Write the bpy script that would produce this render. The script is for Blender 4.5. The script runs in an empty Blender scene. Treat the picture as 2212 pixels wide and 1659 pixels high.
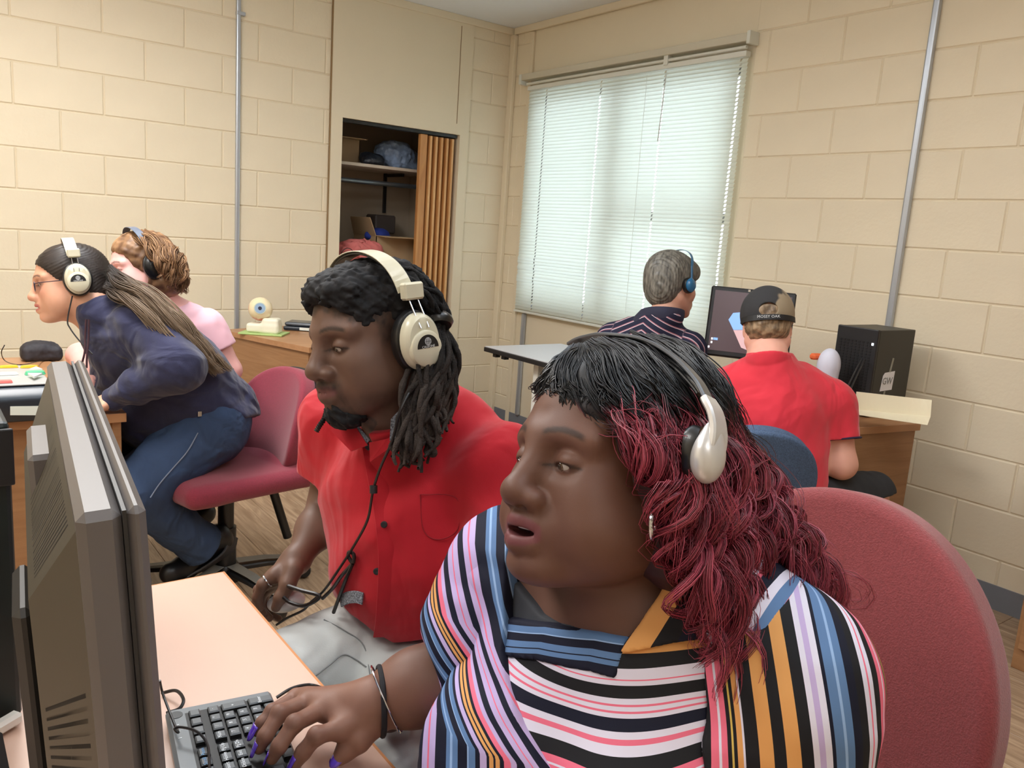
import bpy, math, random
import numpy as np
from mathutils import Matrix, Vector, noise as mnoise
random.seed(7); RNG = np.random.default_rng(11)
sc = bpy.context.scene
COL = sc.collection
# ---------------------------------------------------------------- camera
F_PX = 1759.966
CAM = np.array([-3.49739, -4.84642, 1.36625])
CR = np.array([0.80148305, -0.5942246, 0.0672461])
CU = np.array([0.05462025, 0.18471797, 0.98127259])
CF = np.array([0.59551788, 0.78280035, -0.18050502])
cd = bpy.data.cameras.new('camera'); cam = bpy.data.objects.new('camera', cd); COL.objects.link(cam)
cd.sensor_fit = 'HORIZONTAL'; cd.sensor_width = 36.0; cd.lens = F_PX / 2212 * 36.0
cd.clip_start = 0.03; cd.clip_end = 200
cam.matrix_world = Matrix(((CR[0], CU[0], -CF[0], CAM[0]), (CR[1], CU[1], -CF[1], CAM[1]), (CR[2], CU[2], -CF[2], CAM[2]), (0, 0, 0, 1)))
sc.camera = cam
# ---------------------------------------------------------------- world, exposure
sc.view_settings.view_transform = 'Standard'; sc.view_settings.look = 'None'
sc.view_settings.gamma = 1.0; sc.view_settings.use_curve_mapping = False
sc.view_settings.exposure = 0.0
wd = bpy.data.worlds.new('world'); sc.world = wd; wd.use_nodes = True
wn = wd.node_tree.nodes; wn.clear()
wo = wn.new('ShaderNodeOutputWorld'); wb = wn.new('ShaderNodeBackground')
wb.inputs['Color'].default_value = (0.80, 0.90, 1.0, 1); wb.inputs['Strength'].default_value = 5.0
wd.node_tree.links.new(wb.outputs[0], wo.inputs['Surface'])
def area(name, loc, size, energy, color, rot=(0, 0, 0)):
    l = bpy.data.lights.new(name, 'AREA'); l.shape = 'RECTANGLE'; l.size, l.size_y = size
    l.energy = energy; l.color = color
    o = bpy.data.objects.new(name, l); o.location = loc; o.rotation_euler = rot; COL.objects.link(o)
    return o
WARM = (1.0, 0.975, 0.95)
for (lx, ly, e) in ((-3.2, -1.9, 56), (-4.3, -3.2, 36), (-1.7, -3.9, 15), (-3.9, -5.6, 12)):
    area('ceiling_light_lamp', (lx, ly, 2.70), (0.6, 1.2), e, WARM)
for (lx, ly) in ((-2.6, -2.2), (-2.6, -4.6)): area('ceiling_fill', (lx, ly, 2.35), (0.3, 1.2), 22, (0.80, 0.91, 1.0), (math.pi, 0, 0))  # added uplights brighten the ceiling; no pendant lamp hangs there
# unseen daylight assumed from left and behind the camera; no windows are built there
area('daylight_fill', (-5.35, -3.2, 1.6), (1.3, 2.2), 24, (0.86, 0.93, 1.0), (0, math.radians(-90), 0))
area('daylight_fill', (-2.6, -6.65, 1.65), (2.6, 1.3), 10, (0.90, 0.95, 1.0), (math.radians(90), 0, 0))

# ---------------------------------------------------------------- helpers
def at(x, y, w=None, z=None, X=None, Y=None):
    """point seen at photo pixel (x, y) at depth w, or on a plane z=, X=, Y="""
    d = CF * F_PX + CR * (x - 1106) + CU * (829.5 - y)
    if w is not None: t = w / F_PX
    elif z is not None: t = (z - CAM[2]) / d[2]
    elif X is not None: t = (X - CAM[0]) / d[0]
    else: t = (Y - CAM[1]) / d[1]
    return CAM + d * t
def unit(v): v = np.asarray(v, float); return v / np.linalg.norm(v)
def tag(o, label=None, cat=None, group=None, kind=None):
    if label: o['label'] = label
    if cat: o['category'] = cat
    if group: o['group'] = group
    if kind: o['kind'] = kind
    return o
def empty(name, loc=(0, 0, 0), rz=0.0):
    o = bpy.data.objects.new(name, None); COL.objects.link(o); o.location = loc; o.rotation_euler = (0, 0, rz); o.empty_display_size = 0.05
    return o
def link(name, me, m=None, parent=None, world=False):
    o = bpy.data.objects.new(name, me); COL.objects.link(o)
    if m is not None:
        if isinstance(m, (list, tuple)):
            for q in m: me.materials.append(q)
        elif not me.materials: me.materials.append(m)
    if parent is not None:
        o.parent = parent
        if world:
            pm = Matrix.LocRotScale(parent.location, parent.rotation_euler, parent.scale)
            if parent.parent is not None:
                pp = parent.parent
                pm = Matrix.LocRotScale(pp.location, pp.rotation_euler, pp.scale) @ parent.matrix_parent_inverse @ pm
            o.matrix_parent_inverse = pm.inverted()
    return o
def np_mesh(name, V, Fq, smooth=True, uv=None):
    V = np.asarray(V, np.float32); me = bpy.data.meshes.new(name)
    me.vertices.add(len(V)); me.vertices.foreach_set('co', V.ravel())
    Fq = np.asarray(Fq, np.int32); n, k = Fq.shape
    me.loops.add(n * k); me.loops.foreach_set('vertex_index', Fq.ravel())
    me.polygons.add(n); me.polygons.foreach_set('loop_start', np.arange(n, dtype=np.int32) * k)
    try: me.polygons.foreach_set('loop_total', np.full(n, k, np.int32))
    except Exception: pass
    me.update(calc_edges=True)
    if smooth: me.polygons.foreach_set('use_smooth', np.ones(n, bool))
    return me
def attr_col(me, col, name='col'):
    a = me.attributes.new(name, 'FLOAT_COLOR', 'POINT')
    c = np.ones((len(me.vertices), 4), np.float32); c[:, :3] = col
    a.data.foreach_set('color', c.ravel())
def attr_f(me, val, name='s'):
    a = me.attributes.new(name, 'FLOAT', 'POINT'); a.data.foreach_set('value', np.asarray(val, np.float32))
class MB:
    """collects simple shapes, then builds ONE mesh object"""
    def __init__(s): s.v = []; s.f = []; s.n = 0
    def add(s, V, Fs):
        s.v.append(np.asarray(V, float)); s.f += [tuple(i + s.n for i in f) for f in Fs]; s.n += len(V); return s
    def box(s, c, size, M=None, bev=0.0):
        hx, hy, hz = [q / 2 for q in size]; b = min(bev, hx * .9, hy * .9, hz * .9)
        if b <= 0:
            V = np.array([(x, y, z) for x in (-hx, hx) for y in (-hy, hy) for z in (-hz, hz)])
            Fs = [(0, 1, 3, 2), (4, 6, 7, 5), (0, 4, 5, 1), (2, 3, 7, 6), (0, 2, 6, 4), (1, 5, 7, 3)]
        else:
            V = []; idx = {}
            for sx in (-1, 1):
                for sy in (-1, 1):
                    for sz in (-1, 1):
                        for a in range(3):
                            p = [sx * (hx - b), sy * (hy - b), sz * (hz - b)]
                            p[a] = (sx * hx, sy * hy, sz * hz)[a]
                            idx[(sx, sy, sz, a)] = len(V); V.append(p)
            Fs = []
            for a in range(3):
                u, w = [q for q in range(3) if q != a]
                for sa in (-1, 1):
                    q = []
                    for su, sw in ((-1, -1), (1, -1), (1, 1), (-1, 1)):
                        k = [0, 0, 0]; k[a] = sa; k[u] = su; k[w] = sw; q.append(idx[(k[0], k[1], k[2], a)])
                    Fs.append(tuple(q))
            for a in range(3):
                u, w = [q for q in range(3) if q != a]
                for su in (-1, 1):
                    for sw in (-1, 1):
                        k0 = [0, 0, 0]; k0[a] = -1; k0[u] = su; k0[w] = sw; k1 = list(k0); k1[a] = 1
                        Fs.append((idx[(*k0, u)], idx[(*k1, u)], idx[(*k1, w)], idx[(*k0, w)]))
            for sx in (-1, 1):
                for sy in (-1, 1):
                    for sz in (-1, 1): Fs.append(tuple(idx[(sx, sy, sz, a)] for a in range(3)))
            V = np.array(V)
        if M is not None: V = V @ np.asarray(M).T
        return s.add(V + np.asarray(c, float), Fs)
    def quadpts(s, pts, thick, n=None):
        """polygon of points, thickened along n"""
        P = np.asarray(pts, float); k = len(P)
        if n is None: n = unit(np.cross(P[1] - P[0], P[2] - P[0]))
        V = np.vstack([P, P - np.asarray(n) * thick])
        return s.add(V, [tuple(range(k)), tuple(range(2 * k - 1, k - 1, -1))] + [(i, i + k, (i + 1) % k + k, (i + 1) % k) for i in range(k)])
    def tube(s, pts, r, n=8, cap=True, flat=1.0, up=None):
        P = np.asarray(pts, float); m = len(P); r = np.broadcast_to(np.asarray(r, float), (m,))
        T = np.gradient(P, axis=0); T /= np.linalg.norm(T, axis=1)[:, None] + 1e-12
        u = np.array(up if up is not None else ((0, 0, 1) if abs(T[0][2]) < .9 else (1, 0, 0)), float)
        rings = []
        for i in range(m):
            u = u - T[i] * (u @ T[i]); u = unit(u); w = np.cross(T[i], u)
            a = np.arange(n) * 2 * math.pi / n
            rings.append(P[i] + r[i] * (np.cos(a)[:, None] * u * flat + np.sin(a)[:, None] * w))
        V = np.vstack(rings)
        Fs = [(i * n + j, i * n + (j + 1) % n, (i + 1) * n + (j + 1) % n, (i + 1) * n + j) for i in range(m - 1) for j in range(n)]
        if cap: Fs += [tuple(range(n - 1, -1, -1)), tuple((m - 1) * n + j for j in range(n))]
        return s.add(V, Fs)
    def cyl(s, a, b, r, n=20, r2=None): return s.tube([a, b], [r, r if r2 is None else r2], n)
    def strip(s, pts, side, width, thick):
        """flat band swept along pts; side = direction of its width"""
        P = np.asarray(pts, float); T = np.gradient(P, axis=0); T /= np.linalg.norm(T, axis=1)[:, None]
        m = len(P); side = np.broadcast_to(np.asarray(side, float), (m, 3)); width = np.broadcast_to(width, (m,)); thick = np.broadcast_to(thick, (m,))
        rings = []
        for i in range(m):
            w = unit(side[i] - T[i] * (side[i] @ T[i])); u = np.cross(T[i], w); hw = width[i] / 2; ht = thick[i] / 2; b = min(hw, ht) * .5
            rings.append([P[i] + w * x + u * y for x, y in ((-hw + b, -ht), (hw - b, -ht), (hw, -ht + b), (hw, ht - b), (hw - b, ht), (-hw + b, ht), (-hw, ht - b), (-hw, -ht + b))])
        V = np.array(rings).reshape(-1, 3); n = 8
        Fs = [(i * n + j, i * n + (j + 1) % n, (i + 1) * n + (j + 1) % n, (i + 1) * n + j) for i in range(m - 1) for j in range(n)]
        Fs += [tuple(range(n - 1, -1, -1)), tuple((m - 1) * n + j for j in range(n))]
        return s.add(V, Fs)
    def lathe(s, prof, c, axis=(0, 0, 1), n=32, e1=None, flat=1.0):
        """profile [(r, h)] spun about axis; flat scales second radius"""
        ax = unit(axis)
        if e1 is None: e1 = unit(np.cross(ax, (0, 0, 1) if abs(ax[2]) < .9 else (1, 0, 0)))
        else: e1 = unit(np.asarray(e1) - ax * (np.asarray(e1) @ ax))
        e2 = np.cross(ax, e1); a = np.arange(n) * 2 * math.pi / n
        V = np.vstack([np.asarray(c) + ax * h + r * (np.cos(a)[:, None] * e1 + flat * np.sin(a)[:, None] * e2) for r, h in prof]); m = len(prof)
        Fs = [(i * n + j, i * n + (j + 1) % n, (i + 1) * n + (j + 1) % n, (i + 1) * n + j) for i in range(m - 1) for j in range(n)]
        Fs += [tuple(range(n - 1, -1, -1)), tuple((m - 1) * n + j for j in range(n))]
        return s.add(V, Fs)
    def mesh(s, name):
        me = bpy.data.meshes.new(name); me.from_pydata(np.vstack(s.v).tolist(), [], s.f)
        import bmesh
        bm = bmesh.new(); bm.from_mesh(me); bmesh.ops.recalc_face_normals(bm, faces=bm.faces); bm.to_mesh(me); bm.free()
        return me
    def build(s, name, m, parent=None, smooth=False, bevel=0.0, world=True):
        me = s.mesh(name)
        if smooth:
            me.polygons.foreach_set('use_smooth', np.ones(len(me.polygons), bool))
            try: me.set_sharp_from_angle(angle=math.radians(40))
            except Exception: pass
        o = link(name, me, m, parent, world)
        if bevel > 0:
            bv = o.modifiers.new('b', 'BEVEL'); bv.width = bevel; bv.segments = 2; bv.limit_method = 'ANGLE'; bv.angle_limit = math.radians(40)
        return o
def rotz(a): c, s = math.cos(a), math.sin(a); return np.array([[c, -s, 0], [s, c, 0], [0, 0, 1]])
def rotax(ax, a): return np.array(Matrix.Rotation(a, 3, Vector(ax)))
def spline(pts, n):
    """Catmull-Rom through pts, n samples"""
    P = np.asarray(pts, float); P = np.vstack([2 * P[0] - P[1], P, 2 * P[-1] - P[-2]]); m = len(P) - 3
    t = np.linspace(0, m - 1e-6, n); i = t.astype(int); u = (t - i)[:, None]
    a, b, c, d = P[i], P[i + 1], P[i + 2], P[i + 3]
    return .5 * (2 * b + (c - a) * u + (2 * a - 5 * b + 4 * c - d) * u ** 2 + (3 * b - a - 3 * c + d) * u ** 3)
# ---------------------------------------------------------------- materials
def srgb(r, g, b):
    f = lambda c: (c / 255 / 12.92) if c / 255 <= .04045 else ((c / 255 + .055) / 1.055) ** 2.4
    return (f(r), f(g), f(b))
def mat(name, color, rough=.5, metal=0.0, attr=None, noise=None, bump=None, folds=None, spec=.5, coat=0.0, sheen=0.0, sss=0.0, alpha=1.0, trans=0.0, emit=None):
    m = bpy.data.materials.new(name); m.use_nodes = True; nt = m.node_tree; N = nt.nodes; L = nt.links
    b = N['Principled BSDF']; b.inputs['Base Color'].default_value = (*color, 1); b.inputs['Roughness'].default_value = rough
    b.inputs['Metallic'].default_value = metal; b.inputs['Specular IOR Level'].default_value = spec
    b.inputs['Coat Weight'].default_value = coat; b.inputs['Sheen Weight'].default_value = sheen
    if sss: b.inputs['Subsurface Weight'].default_value = sss; b.inputs['Subsurface Radius'].default_value = (1, .35, .2); b.inputs['Subsurface Scale'].default_value = .006
    b.inputs['Transmission Weight'].default_value = trans; b.inputs['Alpha'].default_value = alpha
    if emit: b.inputs['Emission Color'].default_value = (*emit[0], 1); b.inputs['Emission Strength'].default_value = emit[1]
    tc = N.new('ShaderNodeTexCoord'); src = None
    if attr:
        a = N.new('ShaderNodeAttribute'); a.attribute_name = attr; src = a.outputs['Color']
    if noise:   # (scale, amount, stretch)
        sc_, am, st = noise; mp = N.new('ShaderNodeMapping'); mp.inputs['Scale'].default_value = st
        L.new(tc.outputs['Object'], mp.inputs['Vector'])
        nz = N.new('ShaderNodeTexNoise'); nz.inputs['Scale'].default_value = sc_; nz.inputs['Detail'].default_value = 5; L.new(mp.outputs[0], nz.inputs['Vector'])
        mr = N.new('ShaderNodeMapRange'); mr.inputs['From Min'].default_value = .3; mr.inputs['From Max'].default_value = .7
        mr.inputs['To Min'].default_value = 1 - am; mr.inputs['To Max'].default_value = 1 + am; L.new(nz.outputs['Fac'], mr.inputs['Value'])
        vm = N.new('ShaderNodeVectorMath'); vm.operation = 'SCALE'
        if src is not None: L.new(src, vm.inputs[0])
        else: vm.inputs[0].default_value = color
        L.new(mr.outputs[0], vm.inputs['Scale']); src = vm.outputs[0]
    if src is not None: L.new(src, b.inputs['Base Color'])
    if bump:    # (scale, strength, distance)
        nz = N.new('ShaderNodeTexNoise'); nz.inputs['Scale'].default_value = bump[0]; nz.inputs['Detail'].default_value = 4; L.new(tc.outputs['Object'], nz.inputs['Vector'])
        bp = N.new('ShaderNodeBump'); bp.inputs['Strength'].default_value = bump[1]; bp.inputs['Distance'].default_value = bump[2]
        L.new(nz.outputs['Fac'], bp.inputs['Height']); L.new(bp.outputs[0], b.inputs['Normal'])
    if folds:   # (scale, strength, distance, stretch): soft cloth creases under the weave
        mp = N.new('ShaderNodeMapping'); mp.inputs['Scale'].default_value = folds[3]; mp.inputs['Rotation'].default_value = (.5, .4, .3); L.new(tc.outputs['Object'], mp.inputs['Vector'])
        n2 = N.new('ShaderNodeTexNoise'); n2.inputs['Scale'].default_value = folds[0]; n2.inputs['Detail'].default_value = 2.5; n2.inputs['Distortion'].default_value = .8; L.new(mp.outputs[0], n2.inputs['Vector'])
        b2 = N.new('ShaderNodeBump'); b2.inputs['Strength'].default_value = folds[1]; b2.inputs['Distance'].default_value = folds[2]; L.new(n2.outputs['Fac'], b2.inputs['Height'])
        if bump: L.new(bp.outputs[0], b2.inputs['Normal'])
        L.new(b2.outputs[0], b.inputs['Normal'])
    return m
def wood(name, c1, c2, scale=1.0, stretch=(1, 12, 12), rough=.45):
    m = mat(name, c1, rough); nt = m.node_tree; N = nt.nodes; L = nt.links; b = N['Principled BSDF']
    tc = N.new('ShaderNodeTexCoord'); mp = N.new('ShaderNodeMapping'); mp.inputs['Scale'].default_value = stretch
    oi = N.new('ShaderNodeObjectInfo'); ad = N.new('ShaderNodeVectorMath'); ad.operation = 'ADD'
    ml = N.new('ShaderNodeMath'); ml.operation = 'MULTIPLY'; ml.inputs[1].default_value = 37.0; L.new(oi.outputs['Random'], ml.inputs[0])
    L.new(tc.outputs['Object'], ad.inputs[0]); L.new(ml.outputs[0], ad.inputs[1]); L.new(ad.outputs[0], mp.inputs['Vector'])
    nz = N.new('ShaderNodeTexNoise'); nz.inputs['Scale'].default_value = 2.2 * scale; nz.inputs['Detail'].default_value = 8; nz.inputs['Distortion'].default_value = 1.2
    L.new(mp.outputs[0], nz.inputs['Vector'])
    cr = N.new('ShaderNodeValToRGB'); cr.color_ramp.elements[0].position = .32; cr.color_ramp.elements[0].color = (*c2, 1)
    cr.color_ramp.elements[1].position = .66; cr.color_ramp.elements[1].color = (*c1, 1)
    L.new(nz.outputs['Fac'], cr.inputs[0]); L.new(cr.outputs[0], b.inputs['Base Color'])
    return m
def ramp_mat(name, stops, attr='s', rough=.75, bump=None):
    """constant stripes from a float attribute; stops = [(width, colour)]"""
    m = mat(name, (1, 1, 1), rough, bump=bump, spec=.25); nt = m.node_tree; N = nt.nodes; L = nt.links
    a = N.new('ShaderNodeAttribute'); a.attribute_name = attr; fr = N.new('ShaderNodeMath'); fr.operation = 'FRACT'; L.new(a.outputs['Fac'], fr.inputs[0])
    cr = N.new('ShaderNodeValToRGB'); cr.color_ramp.interpolation = 'CONSTANT'; tot = sum(w for w, _ in stops); x = 0
    els = cr.color_ramp.elements
    for i, (w, c) in enumerate(stops):
        e = els[i] if i < 2 else els.new(x / tot)
        e.position = x / tot; e.color = (*c, 1); x += w
    L.new(fr.outputs[0], cr.inputs[0]); L.new(cr.outputs[0], N['Principled BSDF'].inputs['Base Color'])
    return m
def text_obj(s, size, M, parent, m, name='lettering', thick=.0004):
    c = bpy.data.curves.new(name, 'FONT'); c.body = s; c.size = size; c.extrude = thick; c.align_x = 'CENTER'; c.align_y = 'CENTER'; c.resolution_u = 2
    o = bpy.data.objects.new(name, c); COL.objects.link(o)
    dg = bpy.context.evaluated_depsgraph_get(); me = bpy.data.meshes.new_from_object(o.evaluated_get(dg)); bpy.data.objects.remove(o)
    n = len(me.vertices); V = np.empty(n * 3); me.vertices.foreach_get('co', V); V = V.reshape(-1, 3)
    M = np.asarray(M); V = V @ M[:3, :3].T + M[:3, 3]; me.vertices.foreach_set('co', V.astype(np.float32).ravel()); me.update()
    return link(name, me, m, parent, True)
def frame4(o, x, y, z=None):
    x = unit(x); z = unit(np.cross(x, y)); y = np.cross(z, x); M = np.eye(4); M[:3, 0] = x; M[:3, 1] = y; M[:3, 2] = z; M[:3, 3] = o; return M
# ---------------------------------------------------------------- signed-distance modelling
class Sdf:
    def __init__(s): s.ops = []; s.t = np.zeros(3); s.R = np.eye(3); s.sc = 1.0; s.post = None
    def frame(s, t=(0, 0, 0), R=None, sc=1.0): s.t = np.asarray(t, float); s.R = np.eye(3) if R is None else np.asarray(R, float); s.sc = sc; return s
    def w(s, p): return s.t + s.sc * (s.R @ np.asarray(p, float))
    def ell(s, c, r, k=.01, rot=None, op='u'):
        c = s.w(c); r = np.broadcast_to(np.asarray(r, float), (3,)) * s.sc; Q = s.R if rot is None else s.R @ rot
        def f(P):
            q = (P - c) @ Q; a = np.linalg.norm(q / r, axis=1); b = np.linalg.norm(q / (r * r), axis=1)
            return a * (a - 1) / (b + 1e-9)
        s.ops.append((op, f, c, float(r.max()), k * s.sc)); return s
    def cap(s, a, b, ra, rb=None, k=.01, op='u'):
        a = s.w(a); b = s.w(b); ra = ra * s.sc; rb = ra if rb is None else rb * s.sc; ab = b - a; l2 = ab @ ab + 1e-12
        def f(P):
            h = np.clip(((P - a) @ ab) / l2, 0, 1); return np.linalg.norm(P - a - h[:, None] * ab, axis=1) - (ra + (rb - ra) * h)
        s.ops.append((op, f, (a + b) / 2, float(math.sqrt(l2) / 2 + max(ra, rb)), k * s.sc)); return s
    def chain(s, pts, rs, k=.01, op='u'):
        for i in range(len(pts) - 1): s.cap(pts[i], pts[i + 1], rs[i], rs[i + 1], k if i == 0 else min(k, .004 + .3 * min(rs[i], rs[i + 1])), op)
        return s
    def box(s, c, h, r=.01, k=.01, rot=None, op='u'):
        c = s.w(c); h = np.asarray(h, float) * s.sc; r = r * s.sc; Q = s.R if rot is None else s.R @ rot
        def f(P):
            q = np.abs((P - c) @ Q) - (h - r); return np.linalg.norm(np.maximum(q, 0), axis=1) + np.minimum(q.max(axis=1), 0) - r
        s.ops.append((op, f, c, float(np.linalg.norm(h)), k * s.sc)); return s
    def half(s, p, n, k=.001, op='s'):
        """cut away the side the normal n points to"""
        p = s.w(p); n = s.R @ unit(n)
        s.ops.append((op, (lambda P: -((P - p) @ n)), p, 1e9, k)); return s
    def cuff(s, p, n, R, k=.003):
        """cut a sleeve or leg end: only within R of the limb's axis"""
        p = np.asarray(p, float); n = unit(n)
        def f(P): q = P - p; a = q @ n; return np.maximum(-a, np.linalg.norm(q - a[:, None] * n, axis=1) - R)
        s.ops.append(('s', f, p, 1e9, k)); return s
    def fn(s, f, op='s', k=.002): s.ops.append((op, f, np.zeros(3), 1e9, k)); return s
    def ev(s, P, mask=None, rep=None):
        d = np.full(len(P), 1.0)
        for i, (op, f, c, R, k) in enumerate(s.ops):
            if mask is not None and not mask[i].all():
                ix = np.flatnonzero(mask[i][rep])
                if len(ix) == 0: continue
                q = P[ix]; e = d[ix]
            else: ix = None; q = P; e = d
            v = f(q)
            if op == 'u':
                h = np.maximum(k - np.abs(e - v), 0) / k; r = np.minimum(e, v) - h * h * k * .25
            else:
                v = -v; h = np.maximum(k - np.abs(e - v), 0) / k; r = np.maximum(e, v) + h * h * k * .25
            if ix is None: d = r
            else: d[ix] = r
        if s.post is not None: d = s.post(P, d)
        return d
    def mesh(s, name, h, lo=None, hi=None):
        us = [o for o in s.ops if o[0] == 'u']
        if lo is None: lo = np.min([o[2] - o[3] for o in us], axis=0) - 2 * h
        if hi is None: hi = np.max([o[2] + o[3] for o in us], axis=0) + 2 * h
        n = 8; S = n * h; nb = np.ceil((hi - lo) / S).astype(int) + 1
        B = np.stack(np.meshgrid(*[np.arange(q) for q in nb], indexing='ij'), -1).reshape(-1, 3); C = lo + (B + .5) * S
        br = S * .87
        def masks(C, ext): return np.array([np.linalg.norm(C - o[2], axis=1) < o[3] + o[4] + ext if o[3] < 1e8 else np.ones(len(C), bool) for o in s.ops])
        M = masks(C, br * 2.2)
        um = np.zeros(len(C), bool)
        for i, o in enumerate(s.ops):
            if o[0] == 'u': um |= M[i]
        C = C[um]; B = B[um]; M = M[:, um]
        d = s.ev(C, M, np.arange(len(C)))
        kp = np.abs(d) < br * 1.7 + .004; C = C[kp]; B = B[kp]; M = M[:, kp]
        g = np.stack(np.meshgrid(*[np.arange(n + 1)] * 3, indexing='ij'), -1).reshape(-1, 3)
        VV = []; ID = []; QQ = []; BI = []
        big = np.array(nb) * n + 2; key = lambda I: (I[:, 0] * big[1] + I[:, 1]) * big[2] + I[:, 2]
        CH = 700
        cell = np.stack(np.meshgrid(*[np.arange(n)] * 3, indexing='ij'), -1).reshape(-1, 3)
        offs = np.array([(i, j, k) for i in (0, 1) for j in (0, 1) for k in (0, 1)])
        edges = [(a, b) for a in range(8) for b in range(a + 1, 8) if np.abs(offs[a] - offs[b]).sum() == 1]
        for c0 in range(0, len(B), CH):
            bb = B[c0:c0 + CH]; m = len(bb)
            P = (lo + (bb[:, None, :] * n + g[None]) * h).reshape(-1, 3)
            D = s.ev(P, M[:, c0:c0 + CH], np.repeat(np.arange(m), len(g))).reshape(m, n + 1, n + 1, n + 1)
            K = np.stack([D[:, o[0]:o[0] + n, o[1]:o[1] + n, o[2]:o[2] + n].reshape(m, -1) for o in offs], -1)
            sg = K < 0; act = sg.any(-1) & ~sg.all(-1); bi, ci = np.nonzero(act)
            if len(bi) == 0: continue
            k8 = K[bi, ci]; base = bb[bi] * n + cell[ci]
            acc = np.zeros((len(bi), 3)); cnt = np.zeros(len(bi))
            for a, b in edges:
                va, vb = k8[:, a], k8[:, b]; x = (va < 0) != (vb < 0); t = np.where(x, va / np.where(x, va - vb, 1), 0)
                acc += np.where(x[:, None], offs[a] + t[:, None] * (offs[b] - offs[a]), 0); cnt += x
            VV.append(lo + (base + acc / cnt[:, None]) * h); ID.append(key(base)); BI.append(bi + c0)
            for ax, (o1, o2) in enumerate((((0, 1, 0), (0, 0, 1)), ((0, 0, 1), (1, 0, 0)), ((1, 0, 0), (0, 1, 0)))):
                e = (4, 2, 1)[ax]; x = (k8[:, 0] < 0) != (k8[:, e] < 0)
                b0 = base[x]; o1 = np.array(o1); o2 = np.array(o2); fl = (k8[x, 0] < 0)
                q = np.stack([key(b0), key(b0 - o1), key(b0 - o1 - o2), key(b0 - o2)], 1); q[~fl] = q[~fl][:, ::-1]; QQ.append(q)
        V = np.vstack(VV); ID = np.concatenate(ID); BI = np.concatenate(BI); Q = np.vstack(QQ)
        od = np.argsort(ID); V = V[od]; ID = ID[od]; BI = BI[od]
        ix = np.searchsorted(ID, Q); ix = np.minimum(ix, len(ID) - 1); ok = (ID[ix] == Q).all(1); Fq = ix[ok]
        e = h * .3; T = np.array([(1, -1, -1), (-1, -1, 1), (-1, 1, -1), (1, 1, 1)]) * e
        for it in range(2):
            ds = [s.ev(V + t, M, BI) for t in T]; G = sum(dd[:, None] * t for dd, t in zip(ds, T)) / (4 * e * e); dm = sum(ds) / 4
            gn = np.maximum((G * G).sum(1), .25); st = dm / gn
            V = V - np.clip(st, -.5 * h, .5 * h)[:, None] * G
        me = np_mesh(name, V, Fq[:, ::-1]); return me, V
def vnoise(P, f, seed=0, oct=3):
    """cheap smooth pseudo-noise, about -1..1"""
    r = np.random.default_rng(seed); o = np.zeros(len(P)); a = 1.0; tot = 0
    for k in range(oct):
        for j in range(3):
            d = r.normal(size=3); d /= np.linalg.norm(d); e = r.normal(size=3); e /= np.linalg.norm(e)
            o += a * np.sin((P @ d) * f * 2.1 + 1.7 * np.sin((P @ e) * f * 1.3 + r.uniform(0, 6)) + r.uniform(0, 6)) / 1.8
        tot += a; a *= .5; f *= 2.07
    return o / tot
def sstep(a, b, x): t = np.clip((x - a) / (b - a), 0, 1); return t * t * (3 - 2 * t)
def mixc(a, b, t): return np.asarray(a) * (1 - t[:, None]) + np.asarray(b) * t[:, None]
def tubes(name, paths, rad, sides=3):
    """paths (S,n,3), rad (S,n): many strands in one mesh"""
    S, n, _ = paths.shape; T = np.gradient(paths, axis=1); T /= np.linalg.norm(T, axis=2)[..., None] + 1e-9
    u = np.tile(np.array([0.31, 0.52, 0.79]), (S, 1)); rings = np.empty((S, n, sides, 3))
    for i in range(n):
        u = u - T[:, i] * (u * T[:, i]).sum(1)[:, None]; u /= np.linalg.norm(u, axis=1)[:, None] + 1e-9; w = np.cross(T[:, i], u)
        for j in range(sides):
            a = 2 * math.pi * j / sides; rings[:, i, j] = paths[:, i] + rad[:, i, None] * (math.cos(a) * u + math.sin(a) * w)
    b = (np.arange(S) * n * sides)[:, None, None] + (np.arange(n - 1) * sides)[None, :, None] + np.arange(sides)[None, None]
    b2 = (np.arange(S) * n * sides)[:, None, None] + (np.arange(n - 1) * sides)[None, :, None] + ((np.arange(sides) + 1) % sides)[None, None]
    Fq = np.stack([b, b2, b2 + sides, b + sides], -1).reshape(-1, 4)
    return np_mesh(name, rings.reshape(-1, 3), Fq)
# ================================================================ ROOM
ZC = 2.755; H8 = .2032; B16 = .4064
M_PAINT = mat('cream_paint', srgb(232, 219, 192), .55, noise=(3.0, .035, (1, 1, 1)), bump=(60, .25, .004))
M_PAINT_S = mat('cream_paint_smooth', srgb(230, 217, 190), .5, noise=(2.0, .025, (1, 1, 1)))
M_MORTAR = mat('painted_mortar', srgb(222, 208, 180), .7)
M_CEIL = mat('ceiling_white', srgb(238, 244, 250), .8, bump=(90, .2, .002))
M_METAL = mat('galvanised_conduit', srgb(186, 192, 200), .35, .6)
M_BASE = mat('grey_vinyl_base', srgb(120, 124, 132), .5)
M_WHITEM = mat('white_enamel', srgb(232, 232, 226), .4)
M_FLOOR = wood('floor_plank_vinyl', srgb(184, 158, 130), srgb(140, 114, 90), 1.5, (14, 1.1, 6), .42)
M_OAK = wood('oak_laminate', srgb(166, 124, 86), srgb(150, 108, 72), 1.0, (1.2, 1.2, 14), .45)
M_OAKTOP = wood('oak_laminate_top', srgb(186, 138, 98), srgb(172, 124, 84), 1.0, (1.0, 9, 9), .35)
M_BLACK = mat('black_plastic', srgb(34, 34, 36), .45)
M_BLACKM = mat('black_metal', srgb(26, 27, 29), .35)
M_CARD = mat('cardboard', srgb(176, 148, 112), .8)

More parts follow.
